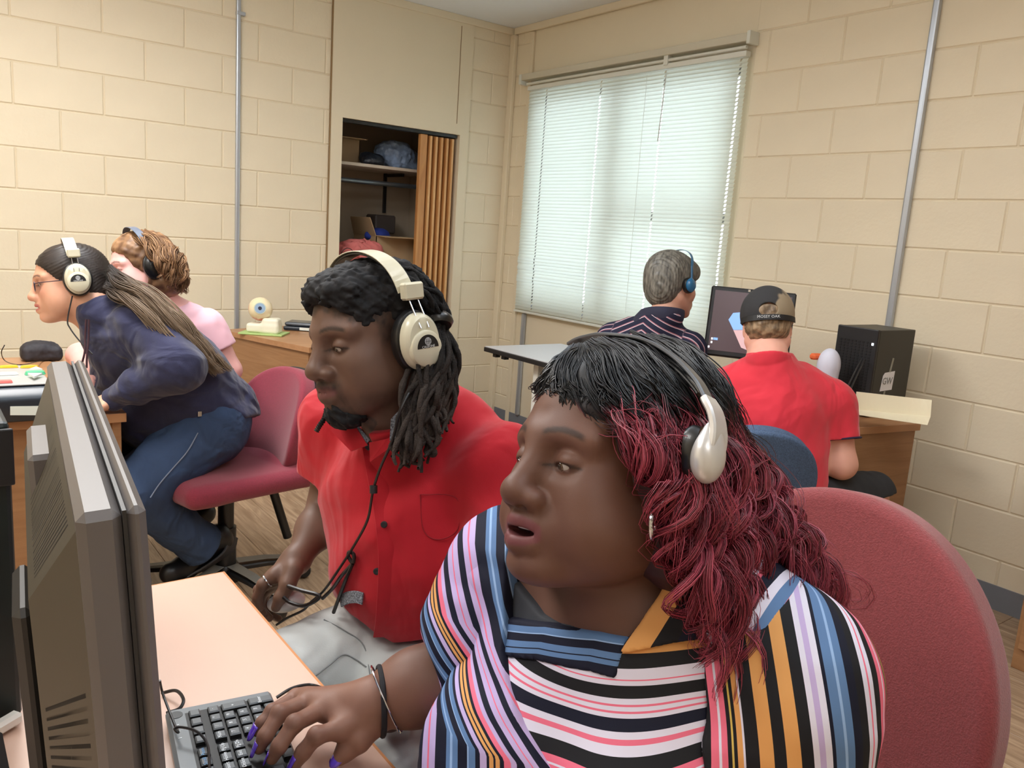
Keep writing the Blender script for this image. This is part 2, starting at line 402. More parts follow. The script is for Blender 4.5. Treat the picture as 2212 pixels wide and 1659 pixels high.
def struct(name, mb, m, parent=None, **k):
    o = mb.build(name, m, parent, **k)
    if parent is None: o['kind'] = 'structure'
    return o
# floor: sub-floor slab and vinyl planks
floor = struct('floor', MB().box((-2.6, -3.2, -.03), (5.6, 6.8, .05)), mat('subfloor', srgb(110, 86, 64), .8))
pl_me = MB().box((0, 0, 0), (.1795, 1.2185, .006), bev=.0012).mesh('plank'); pl_me.materials.append(M_FLOOR)
pl_h = {}
for i in range(29):
    x = -.09 - .181 * i; off = (i * .47) % 1.22
    y = -off * 1.0
    y0 = 0.0; first = True
    while y0 > -6.4:
        L_ = off if (first and off > .15) else 1.22
        first = False
        if L_ > 1.2: me = pl_me
        else:
            me = MB().box((0, 0, 0), (.1795, L_ - .0015, .006), bev=.0012).mesh('plank'); me.materials.append(M_FLOOR)
        o = bpy.data.objects.new('plank', me); COL.objects.link(o); o.location = (x, y0 - L_ / 2, -.003); o.parent = floor
        y0 -= L_
# ceiling
struct('ceiling', MB().box((-2.6, -3.2, ZC + .03), (5.6, 6.8, .06)), M_CEIL)
# back wall (y = 0) and right wall (x = 0): slab + blocks
def slab(mb, x0, x1, y0, y1, z0, z1): return mb.box(((x0 + x1) / 2, (y0 + y1) / 2, (z0 + z1) / 2), (abs(x1 - x0), abs(y1 - y0), abs(z1 - z0)))
CX0, CX1 = -1.340, -.335      # closet front panel
OX0, OX1, OZ = -1.262, -.405, 2.0   # closet opening
mb = MB(); slab(mb, -5.3, CX0, .004, .14, 0, ZC); slab(mb, CX1, .1, .004, .14, 0, ZC)
wall_back = struct('wall_back', mb, M_MORTAR)
mb = MB(); slab(mb, .004, .18, -.205, 0.004, 0, ZC); slab(mb, .004, .18, -6.6, -2.065, 0, ZC)
wall_right = struct('wall_right', mb, M_MORTAR)
blk = {}
def block_mesh(L_, h):
    k = (round(L_, 3), round(h, 3))
    if k not in blk:
        blk[k] = MB().box((0, 0, 0), (L_ - .0035, .03, h - .0035), bev=.0048).mesh('block'); blk[k].materials.append(M_PAINT)
    return blk[k]
def blocks(par, a0, a1, joint0, wall):
    """courses of blocks between wall coordinates a0 < a1"""
    for c in range(14):
        z0 = c * H8; z1 = min(z0 + H8, ZC - .003)
        if z1 - z0 < .04: continue
        off = 0 if c % 2 else B16 / 2
        n0 = math.floor((a0 - joint0 - off) / B16); j = joint0 + off + n0 * B16
        while j < a1:
            s0, s1 = max(j, a0), min(j + B16, a1); j += B16
            if s1 - s0 < .03: continue
            o = bpy.data.objects.new('block', block_mesh(s1 - s0, z1 - z0)); COL.objects.link(o); o.parent = par
            d = random.uniform(-.0007, .0007); m = (s0 + s1) / 2; zz = (z0 + z1) / 2
            if wall == 'b': o.location = (m, .0145 + d, zz)
            else: o.location = (.0145 + d, m, zz); o.rotation_euler = (0, 0, math.pi / 2)
blocks(wall_back, -5.2, CX0, -3.0024, 'b'); blocks(wall_back, CX1, 0.0, -3.0024, 'b')
blocks(wall_right, -5.1, -2.065, -2.1518, 'r'); blocks(wall_right, -.205, 0, -2.1518, 'r')
struct('wall_left', slab(MB(), -5.4, -5.2, -6.6, .1, 0, ZC), M_PAINT_S)
struct('wall_front', slab(MB(), -5.3, .1, -6.8, -6.6, 0, ZC), M_PAINT_S)
# window bay: smooth panels above and below the window
WY0, WY1, WZ0, WZ1 = -2.0, -.28, .90, 2.30
mb = MB(); slab(mb, .006, .16, -2.065, -.205, WZ1, ZC); slab(mb, .006, .16, -2.065, -.205, 0, WZ0)
slab(mb, .006, .16, -2.065, WY0, WZ0, WZ1); slab(mb, .006, .16, WY1, -.205, WZ0, WZ1)
struct('trim_1', mb, M_PAINT_S)
mb = MB(); slab(mb, -.012, .006, -.245, -.205, 0, ZC - .05)
struct('trim_2', mb, M_PAINT_S, bevel=.003)
# ceiling trims
mb = MB(); slab(mb, -5.2, 0, -.022, 0, ZC - .045, ZC); struct('trim_3', mb, M_PAINT_S, bevel=.004)
mb = MB(); slab(mb, -.022, 0, -6.5, -.03, ZC - .045, ZC); struct('trim_4', mb, M_PAINT_S, bevel=.004)
# corner post
mb = MB(); slab(mb, -.03, 0, -.055, -.0, 0, ZC - .045); struct('trim_5', mb, M_PAINT_S, bevel=.006)
mb = MB(); slab(mb, -5.2, CX0, -.006, 0, 0, .1); slab(mb, CX1, -.03, -.006, 0, 0, .1); struct('baseboard_back', mb, M_BASE)
mb = MB(); slab(mb, -.006, 0, -6.5, -.06, 0, .1); struct('baseboard_right', mb, M_BASE)
# window
win = MB(); fw = .045
for (a, b, c, d) in ((WY0, WY1, WZ0, WZ0 + fw), (WY0, WY1, WZ1 - fw, WZ1), (WY0, WY0 + fw, WZ0, WZ1), (WY1 - fw, WY1, WZ0, WZ1), (-1.16, -1.07, WZ0, WZ1), (WY0, -1.1, 1.50, 1.55)):
    slab(win, .07, .12, a, b, c, d)
window = struct('window_1', win, mat('window_aluminium', srgb(150, 150, 146), .4, .4))
MG = mat('window_glass', (.95, .98, .97), .02, trans=1.0)
for a, b in ((WY0, -1.115), (-1.115, WY1)):
    slab(MB(), .092, .097, a + .02, b - .02, WZ0 + .02, WZ1 - .02).build('pane', MG, window)
slab(MB(), -.012, .07, WY0 - .02, WY1 + .02, WZ0 - .03, WZ0 - .004).build('window_sill', mat('sill_paint', srgb(178, 186, 204), .5), window, bevel=.003)
# blinds
bl = tag(empty('venetian_blind', (-.03, -1.15, 2.33)), 'closed white venetian blind covering the whole window', 'blind')
MBL = bpy.data.materials.new('blind_slat'); MBL.use_nodes = True; nt = MBL.node_tree; N = nt.nodes; N.clear()
o_ = N.new('ShaderNodeOutputMaterial'); mx = N.new('ShaderNodeMixShader'); df = N.new('ShaderNodeBsdfPrincipled'); tr = N.new('ShaderNodeBsdfTranslucent')
df.inputs['Base Color'].default_value = (.78, .80, .70, 1); df.inputs['Roughness'].default_value = .4; tr.inputs['Color'].default_value = (.80, .86, .80, 1); mx.inputs[0].default_value = .42
nt.links.new(df.outputs[0], mx.inputs[1]); nt.links.new(tr.outputs[0], mx.inputs[2]); nt.links.new(mx.outputs[0], o_.inputs[0])
BY0, BY1 = -2.055, -.265
cords = [at(1180, 215, X=-.03)[1], at(1298, 195, X=-.03)[1], at(1437, 164, X=-.03)[1], at(1600, 140, X=-.03)[1]]
def slat_mesh(dy=0.0, tilt=68):
    cuts = [BY0 + dy]; solid = []
    for c in sorted(cords): cuts += [c - .006, c + .006]
    cuts.append(BY1); V = []; Fs = []
    th = math.radians(tilt); prof = []
    for q in (-1, -.34, .34, 1):
        a = q * .0125; b = .0022 * (1 - q * q); prof.append((-(a * math.cos(th)) - b * math.sin(th), -a * math.sin(th) + b * math.cos(th)))
    for i in range(len(cuts) - 1):
        hole = i % 2 == 1
        for j in range(3):
            if hole and j == 1: continue
            if hole and j == 0: continue
            n = len(V)
            for yy in (cuts[i], cuts[i + 1]):
                for jj in (j, j + 1): V.append((prof[jj][0], yy + 1.15, prof[jj][1]))
            Fs.append((n, n + 1, n + 3, n + 2))
    me = bpy.data.meshes.new('slat'); me.from_pydata(V, [], Fs); me.materials.append(MBL); return me
sm = slat_mesh(); nsl = 69
for i in range(nsl):
    z = 2.302 - i * .0211
    me = sm
    o = bpy.data.objects.new('slat', me); COL.objects.link(o); o.parent = bl; o.location = (0, 0, z - 2.33)
    if i in (52, 53, 55, 58, 59): o.rotation_euler = (0, -.5, .006)
MW2 = mat('blind_rail', srgb(222, 224, 214), .35)
slab(MB(), -.052, -.012, BY0, BY1, 2.318, 2.345).build('head_rail', MW2, bl, bevel=.003)
slab(MB(), -.045, -.018, BY0, BY1, .835, .850).build('bottom_rail', MW2, bl, bevel=.003)
mb = MB()
for c in cords[1:3]: mb.cyl((-.046, c - .02, 2.30), (-.046, c - .02, .85), .0008, 5)
mb.cyl((-.05, cords[2] + .12, 2.30), (-.05, cords[2] + .12, .95), .0012, 5); mb.build('lift_cord', MW2, bl)
MB().cyl((-.055, cords[2] - .03, 2.30), (-.06, cords[2] - .02, 1.93), .003, 8).build('tilt_wand', mat('clear_wand', srgb(190, 190, 180), .2), bl)
# curtain track above the blind
ct = tag(empty('curtain_track', (-.03, -1.15, 2.40)), 'pale painted curtain track mounted just above the window blind', 'curtain track')
slab(MB(), -.070, 0, -2.075, -.20, 2.385, 2.425).build('rail', mat('track_paint', srgb(206, 200, 180), .4), ct, bevel=.004)
slab(MB(), -.075, -.0, -2.085, -2.065, 2.370, 2.432).build('end_bracket', MW2, ct, bevel=.003)
slab(MB(), -.075, -.0, -.215, -.19, 2.360, 2.425).build('end_bracket', MW2, ct, bevel=.003)
slab(MB(), -.06, -.02, -1.53, -1.50, 2.335, 2.39).build('mid_bracket', MW2, ct, bevel=.003)
MB().cyl((-.045, -2.05, 2.362), (-.045, -.25, 2.362), .009, 12).build('rod', MW2, ct, smooth=True)
# conduits
def conduit(p, wall, z0, z1, lab):
    e = tag(empty('conduit', p), lab, 'conduit')
    if wall == 'b':
        MB().box((p[0], -.012, (z0 + z1) / 2), (.024, .024, z1 - z0)).build('pipe', M_METAL, e, bevel=.006)
        if z1 > 2: MB().box((p[0] + .012, -.012, 2.47), (.05, .027, .02)).build('clamp', M_METAL, e, bevel=.003)
    else:
        MB().box((-.014, p[1], (z0 + z1) / 2), (.028, .03, z1 - z0)).build('pipe', M_METAL, e, bevel=.008)
        if z1 > 2:
            MB().box((-.014, p[1] - .018, 2.49), (.031, .07, .02)).build('clamp', M_METAL, e, bevel=.003)
    return e
conduit((-1.905, 0, 0), 'b', .0, ZC, 'thin grey conduit running up the back block wall left of the closet')
conduit((0, -2.975, 0), 'r', .0, ZC, 'grey metal conduit running up the right wall above the black computer tower')
py_ = at(1134, 700, X=0)[1]
conduit((0, py_, 0), 'r', .1, .83, 'short grey conduit dropping from the left end of the window sill')
# ---------------------------------------------------------------- closet
mb = MB(); slab(mb, CX0, OX0, -.012, .05, 0, ZC - .045); slab(mb, OX1, CX1, -.012, .05, 0, ZC - .045); slab(mb, OX0, OX1, -.012, .05, OZ, ZC - .045)
closet = struct('wall_closet', mb, M_PAINT_S)
MGAP = mat('panel_gap', srgb(150, 124, 90), .8)
sx = at(993, 150, Y=-.013)[0]; slab(MB(), sx - .0025, sx + .0025, -.0135, -.011, 2.07, 2.69).build('panel_gap', MGAP, closet)
slab(MB(), CX0 - .004, CX0 + .001, -.0135, .0, 0, 2.7).build('edge_gap', MGAP, closet)
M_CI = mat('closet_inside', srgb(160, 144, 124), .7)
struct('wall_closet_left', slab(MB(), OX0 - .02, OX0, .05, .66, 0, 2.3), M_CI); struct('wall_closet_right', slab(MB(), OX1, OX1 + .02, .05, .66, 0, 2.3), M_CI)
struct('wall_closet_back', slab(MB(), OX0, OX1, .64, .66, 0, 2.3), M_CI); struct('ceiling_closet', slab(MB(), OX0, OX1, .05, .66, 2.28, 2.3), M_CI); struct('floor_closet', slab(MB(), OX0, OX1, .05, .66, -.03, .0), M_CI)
MSH = mat('shelf_white', srgb(200, 186, 170), .5)
zs = at(820, 357, Y=.18)[2]
sh = tag(slab(MB(), OX0 + .001, OX1 - .001, .18, .639, zs - .02, zs).build('closet_shelf', MSH, bevel=.002), 'white shelf board spanning the upper part of the closet', 'shelf')
rz_ = at(800, 394, Y=.30)[2]
rod = tag(MB().cyl((OX0 + .001, .30, rz_), (OX1 - .001, .30, rz_), .016, 16).build('hanging_rod', mat('rod_metal', srgb(120, 130, 140), .3, .8), smooth=True), 'grey metal hanging rod under the closet shelf', 'rod')
br = tag(MB().box((-.62, .627, zs - .16), (.02, .02, .28)).box((-.62, .5, zs - .035), (.02, .27, .02)).build('shelf_bracket', M_BLACKM), 'dark metal bracket holding the closet shelf from below', 'bracket')
# folding door
fd = tag(empty('folding_door', (-.60, .03, 0)), 'orange wood accordion door folded open at the right of the closet', 'door')
MFD = wood('fold_wood', srgb(205, 150, 92), srgb(176, 118, 66), 1.0, (9, 9, .8), .4)
MFD2 = wood('fold_wood_light', srgb(226, 180, 122), srgb(204, 152, 96), 1.0, (9, 9, .8), .4)
xa = at(903, 400, Y=.02)[0]; xb = at(977, 400, Y=.02)[0]
slab(MB(), xa, xa + .052, .012, .045, .01, 1.975).build('lead_post', MFD, fd, bevel=.003)
MB().box((xa + .03, .008, .98), (.02, .012, .12)).build('latch_plate', mat('latch', srgb(200, 150, 80), .3, .5), fd, bevel=.002)
n = 5; x0_ = xa + .055; wq = (xb - x0_) / n
for i in range(n):
    xl = x0_ + i * wq
    MB().quadpts([(xl, .10, .01), (xl + wq * .42, .012, .01), (xl + wq * .42, .012, 1.97), (xl, .10, 1.97)], .004).build('fold_panel', MFD, fd)
    slab(MB(), xl + wq * .40, xl + wq * .78, .008, .02, .01, 1.97).build('fold_edge', MFD2, fd, bevel=.002)
    MB().quadpts([(xl + wq * .78, .012, .01), (xl + wq, .10, .01), (xl + wq, .10, 1.97), (xl + wq * .78, .012, 1.97)], .004).build('fold_panel', MFD, fd)
slab(MB(), OX0 + .01, OX1 - .01, .01, .05, 1.978, 1.998).build('track', M_BLACKM, fd)
# things in the closet
def crumple(name, c, r, m, lab, cat, seed, amp=.02, h=.012, par=None):
    S = Sdf(); rr = np.random.default_rng(seed)
    for k in range(7):
        S.ell(np.array(c) + rr.uniform(-.55, .55, 3) * np.array(r) * np.array([1, 1, .6]), np.array(r) * rr.uniform(.45, .75, 3), .03)
    S.post = lambda P, d: d + amp * np.abs(vnoise(P, 26, seed, 3)) - amp * .4
    S.fn(lambda P: (P[:, 2] - (c[2] - r[2] * .62)) * 1.0, op='s', k=.004)
    me, V = S.mesh(name, h); o = link(name, me, m); return tag(o, lab, cat)
def cbox(name, c, size, lab, cat='box', rz=0.0, flap=True, m=None):
    m = m or M_CARD
    e = tag(empty(name, (c[0], c[1], c[2]), rz), lab, cat); R = rotz(rz); w, d, h = size; t = .005
    mb = MB()
    for cc, ss in (((0, 0, t / 2), (w, d, t)), ((0, -d / 2 + t / 2, h / 2), (w, t, h)), ((0, d / 2 - t / 2, h / 2), (w, t, h)), ((-w / 2 + t / 2, 0, h / 2), (t, d, h)), ((w / 2 - t / 2, 0, h / 2), (t, d, h))):
        mb.box(np.array(c) + R @ np.array(cc), ss, R)
    mb.build('body', m, e)
    if flap:
        q = lambda p: np.array(c) + R @ np.array(p)
        MB().quadpts([q((-w / 2, -d / 2, h)), q((w / 2, -d / 2, h)), q((w / 2 - .01, -d / 2 - .13, h - .005)), q((-w / 2 + .01, -d / 2 - .13, h - .005))], .004).build('flap', m, e)
        MB().quadpts([q((-w / 2, -d / 2, h)), q((-w / 2, d / 2, h)), q((-w / 2 - .04, d / 2 - .02, h + .12)), q((-w / 2 - .04, -d / 2 + .02, h + .12))], .004).build('flap', m, e)
    return e
cbox('cardboard_box', (-1.10, .47, zs), (.28, .22, .16), 'tan cardboard box with an open flap on the closet shelf')
bagm = mat('plastic_bag', srgb(140, 160, 190), .3, noise=(9, .5, (1, 1, 1)), bump=(30, .8, .01))
pb = at(850, 335, Y=.40); crumple('plastic_bag', (pb[0] + .03, .42, zs + .082), (.17, .15, .13), bagm, 'crumpled blue and white plastic bag on the closet shelf', 'bag', 3)
crumple('dark_bag', (-.93, .26, zs + .036), (.09, .06, .055), mat('dark_bag', srgb(30, 36, 46), .4, bump=(40, .8, .01)), 'small crumpled dark bag at the front of the closet shelf', 'bag', 5, .012)
bz = at(850, 512, Y=.10)[2]
cbox('storage_box', (-.74, .36, bz - .33), (.32, .34, .33), 'open cardboard box with a drooping flap inside the closet')
cbox('lower_box', (-.74, .36, .0), (.34, .36, bz - .335), 'large closed carton under the open box in the closet', flap=False)
crumple('blue_cloth', (-.80, .34, bz + .0), (.11, .09, .05), mat('blue_cloth', srgb(40, 60, 150), .8), 'bright blue cloth on top of the open closet box', 'cloth', 8, .012)
bb_ = MB().box((-.70, .52, bz + .08), (.16, .16, .13), bev=.01); tag(bb_.build('dark_case', mat('dark_case', srgb(64, 56, 52), .6)), 'dark case behind the blue cloth in the closet', 'case')
pz = at(790, 560, Y=.12)
crumple('pink_cloth', (pz[0] - .02, .20, pz[2] + .02), (.17, .13, .12), mat('pink_cloth', srgb(206, 112, 108), .85), 'bundle of salmon pink clothing piled in the closet', 'clothing', 12, .03, .01)
cbox('tall_carton', (-1.09, .20, 0), (.30, .26, pz[2] - .075), 'tall carton under the pink clothing in the closet', flap=False)
q = at(752, 548, Y=.03); a_ = np.linspace(0, 2 * math.pi, 24)
tag(MB().tube([(q[0] + .045 * math.cos(t), .035 + .01 * math.sin(2 * t), q[2] + .035 * math.sin(t)) for t in a_], .0025, 6).build('wire_loop', M_BLACKM), 'thin dark wire loop lying on the pink clothing', 'wire')
# tall wooden cabinet at the right edge of the picture
kc = tag(empty('wooden_cabinet', (-.23, -4.3, 0)), 'tall brown wooden cabinet standing against the right wall at the frame edge', 'cabinet')
slab(MB(), -.46, -.435, -4.80, -3.835, .0, 1.9).build('side_panel', M_OAK, kc, bevel=.002)
slab(MB(), -.435, -.012, -3.86, -3.835, .0, 1.9).build('side_panel', M_OAK, kc, bevel=.002)
slab(MB(), -.435, -.012, -4.8, -3.86, 1.875, 1.9).build('top', M_OAK, kc, bevel=.002)
slab(MB(), -.435, -.012, -4.8, -4.78, .0, 1.875).build('side_panel', M_OAK, kc)
slab(MB(), -.435, -.012, -4.78, -3.86, .02, .05).build('bottom', M_OAK, kc)
slab(MB(), -.475, -.461, -4.30, -3.85, .08, 1.85).build('door', M_OAK, kc, bevel=.002)
slab(MB(), -.475, -.461, -4.79, -4.32, .08, 1.85).build('door', M_OAK, kc, bevel=.002)
# ================================================================ FURNITURE AND THINGS
def frame3(ax, ay):  # columns = axes
    ax = unit(ax); az = unit(np.cross(ax, ay)); return np.stack([ax, np.cross(az, ax), az], 1)
def fbox(mb, o, A, lo, hi, bev=0.0):
    """box lo..hi in local frame (origin o, axes A)"""
    lo = np.asarray(lo, float); hi = np.asarray(hi, float); c = o + A @ ((lo + hi) / 2); return mb.box(c, hi - lo, A, bev)
DZ = .74
# --- near desk the two people in front sit at
M_DESKP = mat('desk_pink_laminate', srgb(216, 182, 163), .3, noise=(3, .02, (1, 1, 1)))
M_EDGE = mat('desk_edge', srgb(196, 132, 80), .4)
dk = tag(empty('desk', (-3.45, -4.1, 0)), 'pinkish laminate desk with a keyboard in the foreground', 'desk')
mb = MB(); slab(mb, -3.85, -3.064, -4.70, -3.465, .712, DZ); mb.build('desktop', M_DESKP, dk)
mb = MB(); slab(mb, -3.064, -3.060, -4.70, -3.465, .712, DZ - .0005); slab(mb, -3.85, -3.06, -3.465, -3.461, .712, DZ - .0005); mb.build('edge_band', M_EDGE, dk)
slab(MB(), -3.84, -3.10, -3.50, -3.475, 0, .712).build('side_panel', M_OAK, dk)
slab(MB(), -3.84, -3.10, -4.69, -4.665, 0, .712).build('side_panel', M_OAK, dk)
slab(MB(), -3.80, -3.78, -4.665, -3.50, .25, .712).build('back_panel', M_OAK, dk)
# --- keyboard
M_KB = mat('keyboard_grey', srgb(112, 116, 118), .38); M_KEY = mat('key_grey', srgb(92, 95, 97), .42); M_KEYS = mat('key_side', srgb(8, 8, 9), .5); M_LEG = mat('legend_white', srgb(225, 228, 230), .5); M_LEGB = mat('legend_blue', srgb(120, 170, 215), .5)
kv = unit((.989, -.148, 0)); ku = unit((-.148, -.989, 0)); kz = np.array([0, 0, 1.0]); KA = np.stack([ku, kv, np.cross(ku, kv)], 1)
if KA[2, 2] < 0: KA[:, 2] *= -1
KO = np.array([-3.262, -3.872, DZ])
kb = tag(empty('keyboard', tuple(KO + ku * .22 + kv * .064)), 'grey computer keyboard under the typing hand on the near desk', 'keyboard')
fbox(MB(), KO, KA, (0, 0, .004), (.442, .128, .0165), .004).build('body', M_KB, kb)
fbox(MB(), KO, KA, (.0165, .021, .0160), (.430, .122, .0168), .0).build('key_bed', M_KEYS, kb)
kmesh = {}
def key(u, r, w=1.0, hgt=1.0, leg=None, blue=False):
    """u = units from the numpad end, r = units from the back row"""
    k = (w, hgt); p = .0186
    if k not in kmesh:
        lx, ly = w * p - .0035, hgt * p - .0035
        V = [];
        for z, ins in ((0, 0), (.0048, .0006), (.0062, .0022)):
            V += [(-lx / 2 + ins, -ly / 2 + ins, z), (lx / 2 - ins, -ly / 2 + ins, z), (lx / 2 - ins, ly / 2 - ins, z), (-lx / 2 + ins, ly / 2 - ins, z)]
        Fs = [(i + 4 * j, (i + 1) % 4 + 4 * j, (i + 1) % 4 + 4 * j + 4, i + 4 * j + 4) for j in (0, 1) for i in range(4)] + [(8, 9, 10, 11)]
        me = bpy.data.meshes.new('key'); me.from_pydata(V, [], Fs); me.materials.append(M_KEYS); me.materials.append(M_KEY)
        for i, f in enumerate(me.polygons): f.material_index = 1 if i >= 4 else 0
        kmesh[k] = me
    c = KO + ku * (.0185 + (u + w / 2) * p) + kv * (.023 + (r + hgt / 2) * .0162 * 1.0) + kz * .0166
    o = bpy.data.objects.new('key', kmesh[k]); COL.objects.link(o); o.parent = kb
    M = np.eye(4); M[:3, 0] = ku; M[:3, 1] = kv * .88; M[:3, 2] = kz; M[:3, 3] = c - np.array(kb.location); o.matrix_local = Matrix(M.tolist())
    if leg:
        # lettering reads from the typist's side: its right is +y (towards -ku), its top is -kv
        T = frame4(c + kz * .0063 - kv * .0015 + ku * .001, -ku, -kv)
        t = text_obj(leg, .0062, T, None, M_LEGB if blue else M_LEG, 'legend', .00015); t.parent = o; t.matrix_parent_inverse = (Matrix.Translation(kb.location) @ o.matrix_local).inverted()
rows = [.0, 1.35, 2.35, 3.35, 4.35, 5.35]
np_rows = [('-', '*', '/', 'Num'), (None, '9', '8', '7'), ('+', '6', '5', '4'), (None, '3', '2', '1'), ('Enter', '.', '0', None)]
key(0, 1.35, leg='-'); key(0, 2.35, hgt=2, leg='+'); key(0, 4.35, hgt=2, leg='Enter')
for j, L3 in enumerate((('*', '/', 'Num'), ('9', '8', '7'), ('6', '5', '4'), ('3', '2', '1'))):
    for i, s in enumerate(L3): key(1 + i, 1.35 + j, leg=s)
key(1, 5.35, leg='.'); key(2, 5.35, w=2, leg='0')
for i in range(4): key(i, 0, leg=None)
for j, (r, L3) in enumerate(((0, ('Pause', 'Scroll', 'Print')), (1.35, ('Pg Up', 'Home', 'Insert')), (2.35, ('Pg Dn', 'End', 'Delete')))):
    for i, s in enumerate(L3): key(4.4 + i, r, leg=s, blue=(r == 0))
key(4.4, 5.35); key(5.4, 5.35); key(6.4, 5.35); key(5.4, 4.35)
for j, (r, ws) in enumerate(((0, [1] * 4 + [.5] + [1] * 4 + [.5] + [1] * 4 + [1.0, 1]), (1.35, [2] + [1] * 13), (2.35, [1.5] + [1] * 12 + [1.5]), (3.35, [2.25] + [1] * 11 + [1.75]), (4.35, [2.75] + [1] * 10 + [2.25]), (5.35, [1.25] * 4 + [6.25] + [1.25] * 3))):
    u = 7.8
    for w in ws:
        if w != .5: key(u, r, w=w)
        u += w
lg = KO + ku * .016 + kv * .011 + kz * .0167
MB().lathe([(.0, -.0001), (.0078, 0), (.0078, .0003), (0.0, .0003)], lg, (0, 0, 1), 20).build('logo_disc', mat('logo_disc', srgb(58, 60, 62), .3), kb)
for i in range(3): MB().box(lg + ku * (.022 + .014 * i) + kv * (-.001), (.0012, .004, .0004), KA).build('indicator', M_LEG, kb)
M_CABLE = mat('cable_black', srgb(24, 20, 20), .4)
def cable(name, pts, r, lab, n=60, m=None, cat='cable'):
    return tag(MB().tube(spline(pts, n), r, 7).build(name, m or M_CABLE, smooth=True), lab, cat)
zt = DZ + .004
cable('keyboard_cable', [at(350, 1497, z=zt), at(380, 1492, z=zt + .01), at(396, 1510, z=zt + .012), at(388, 1530, z=zt + .006), at(360, 1540, z=zt)], .0022, 'short black cable loop on the desk beside the monitor')
cable('mouse_cable', [at(345, 1470, z=zt + .05), at(352, 1500, z=zt + .03), at(375, 1560, z=zt + .022), at(385, 1582, z=zt + .024), at(377, 1574, z=zt + .028), at(392, 1571, z=zt + .03), at(425, 1580, z=zt + .03), at(447, 1606, z=zt + .025), at(452, 1650, z=zt + .025), at(450, 1700, z=zt + .025)], .0016, 'thin black cable curling over the corner of the keyboard')
cable('mouse_cable', [at(597, 1507, z=zt), at(630, 1487, z=zt + .008), at(665, 1479, z=zt + .006), at(690, 1484, z=zt - .002), at(708, 1492, z=zt - .06)], .0022, 'black cable running from the keyboard off the desk edge')
cable('headset_cable', [at(818, 1567, w=1.02), at(850, 1562, w=1.03), at(885, 1550, w=1.04), at(960, 1535, w=1.06)], .0022, 'black cable crossing the pale trousers below the forearm')
# --- monitor on the near desk, seen from behind
M_MON = mat('monitor_grey', srgb(100, 95, 94), .38); M_MOND = mat('monitor_dark', srgb(72, 66, 54), .5); M_MONS = mat('monitor_side', srgb(44, 42, 40), .45)
P1 = np.array([-3.340, -3.862, 1.200]); me_ = unit((-.101, -.995, 0)); mdn = unit((.055, -.006, -1)); MA = frame3(me_, mdn); mn = MA[:, 2]
if mn[0] < 0: mn = -mn
MA = np.stack([me_, mdn - me_ * (mdn @ me_), mn], 1)
mon = tag(empty('computer_monitor', (-3.38, -4.1, DZ)), 'large grey computer monitor seen from behind at the left edge', 'monitor')
fbox(MB(), P1, MA, (0, 0, -.010), (.512, .36, .0), .004).build('front_bezel', M_MON, mon)
fbox(MB(), P1, MA, (.001, .001, -.0125), (.511, .359, -.0103)).build('seam', M_BLACK, mon)
fbox(MB(), P1, MA, (0, 0, -.036), (.512, .36, -.0128), .005).build('rear_frame', M_MON, mon)
def mp(u, v, d): return P1 + MA @ np.array([u, v, -d])
V = [mp(u, v, .0355) for u, v in ((.012, .012), (.500, .012), (.500, .348), (.012, .348))] + [mp(u, v, .064) for u, v in ((.085, .075), (.44, .075), (.44, .33), (.085, .33))]
MB().add(V, [(0, 1, 5, 4), (1, 2, 6, 5), (2, 3, 7, 6), (3, 0, 4, 7), (4, 5, 6, 7)]).build('rear_cover', M_MOND, mon, bevel=.004)
def bil(q, s_, t_): a, b, c, d = [np.array(x) for x in q]; return (a * (1 - s_) + b * s_) * (1 - t_) + (d * (1 - s_) + c * s_) * t_
M_VS = mat('vent_slot', srgb(30, 26, 22), .7)
sl_ = MB(); q_ = (V[1], V[2], V[6], V[5])                       # near side chamfer: horizontal slots
for i in range(26):
    s0 = .30 + i * .026; sl_.quadpts([bil(q_, s0, .12), bil(q_, s0 + .010, .12), bil(q_, s0 + .010, .90), bil(q_, s0, .90)], .0008, unit(-mn * .7 + me_ * .7))
q_ = (V[0], V[1], V[5], V[4])                                    # top chamfer: fine slots
for i in range(40):
    s0 = .30 + i * .0165; t1_ = .15 + .7 * min(1, (i + 1) / 14); sl_.quadpts([bil(q_, s0, .12), bil(q_, s0 + .007, .12), bil(q_, s0 + .007, t1_), bil(q_, s0, t1_)], .0008, unit(-mn * .7 - mdn * .7))
sl_.build('vent_slots', M_VS, mon)['kind'] = 'stuff'
fbox(MB(), P1, MA, (.21, .14, -.080), (.31, .40, -.0645), .006).build('stand_neck', M_MONS, mon)
fbox(MB(), P1, MA, (.160, .030, -.0590), (.268, .100, -.030), .004).build('rear_hump', M_MON, mon)
o = MB(); o.box((-3.42, -4.10, DZ + .012), (.24, .28, .022), rotz(.1), .01); o.box((-3.47, -4.09, DZ + .09), (.05, .10, .14), None, .01); o.build('stand_base', M_BLACK, mon)
fbox(MB(), P1, MA, (.012, .012, .0), (.50, .335, .0006)).build('screen', mat('screen_dark', (.01, .012, .02), .15, emit=((.35, .5, .9), .3)), mon)
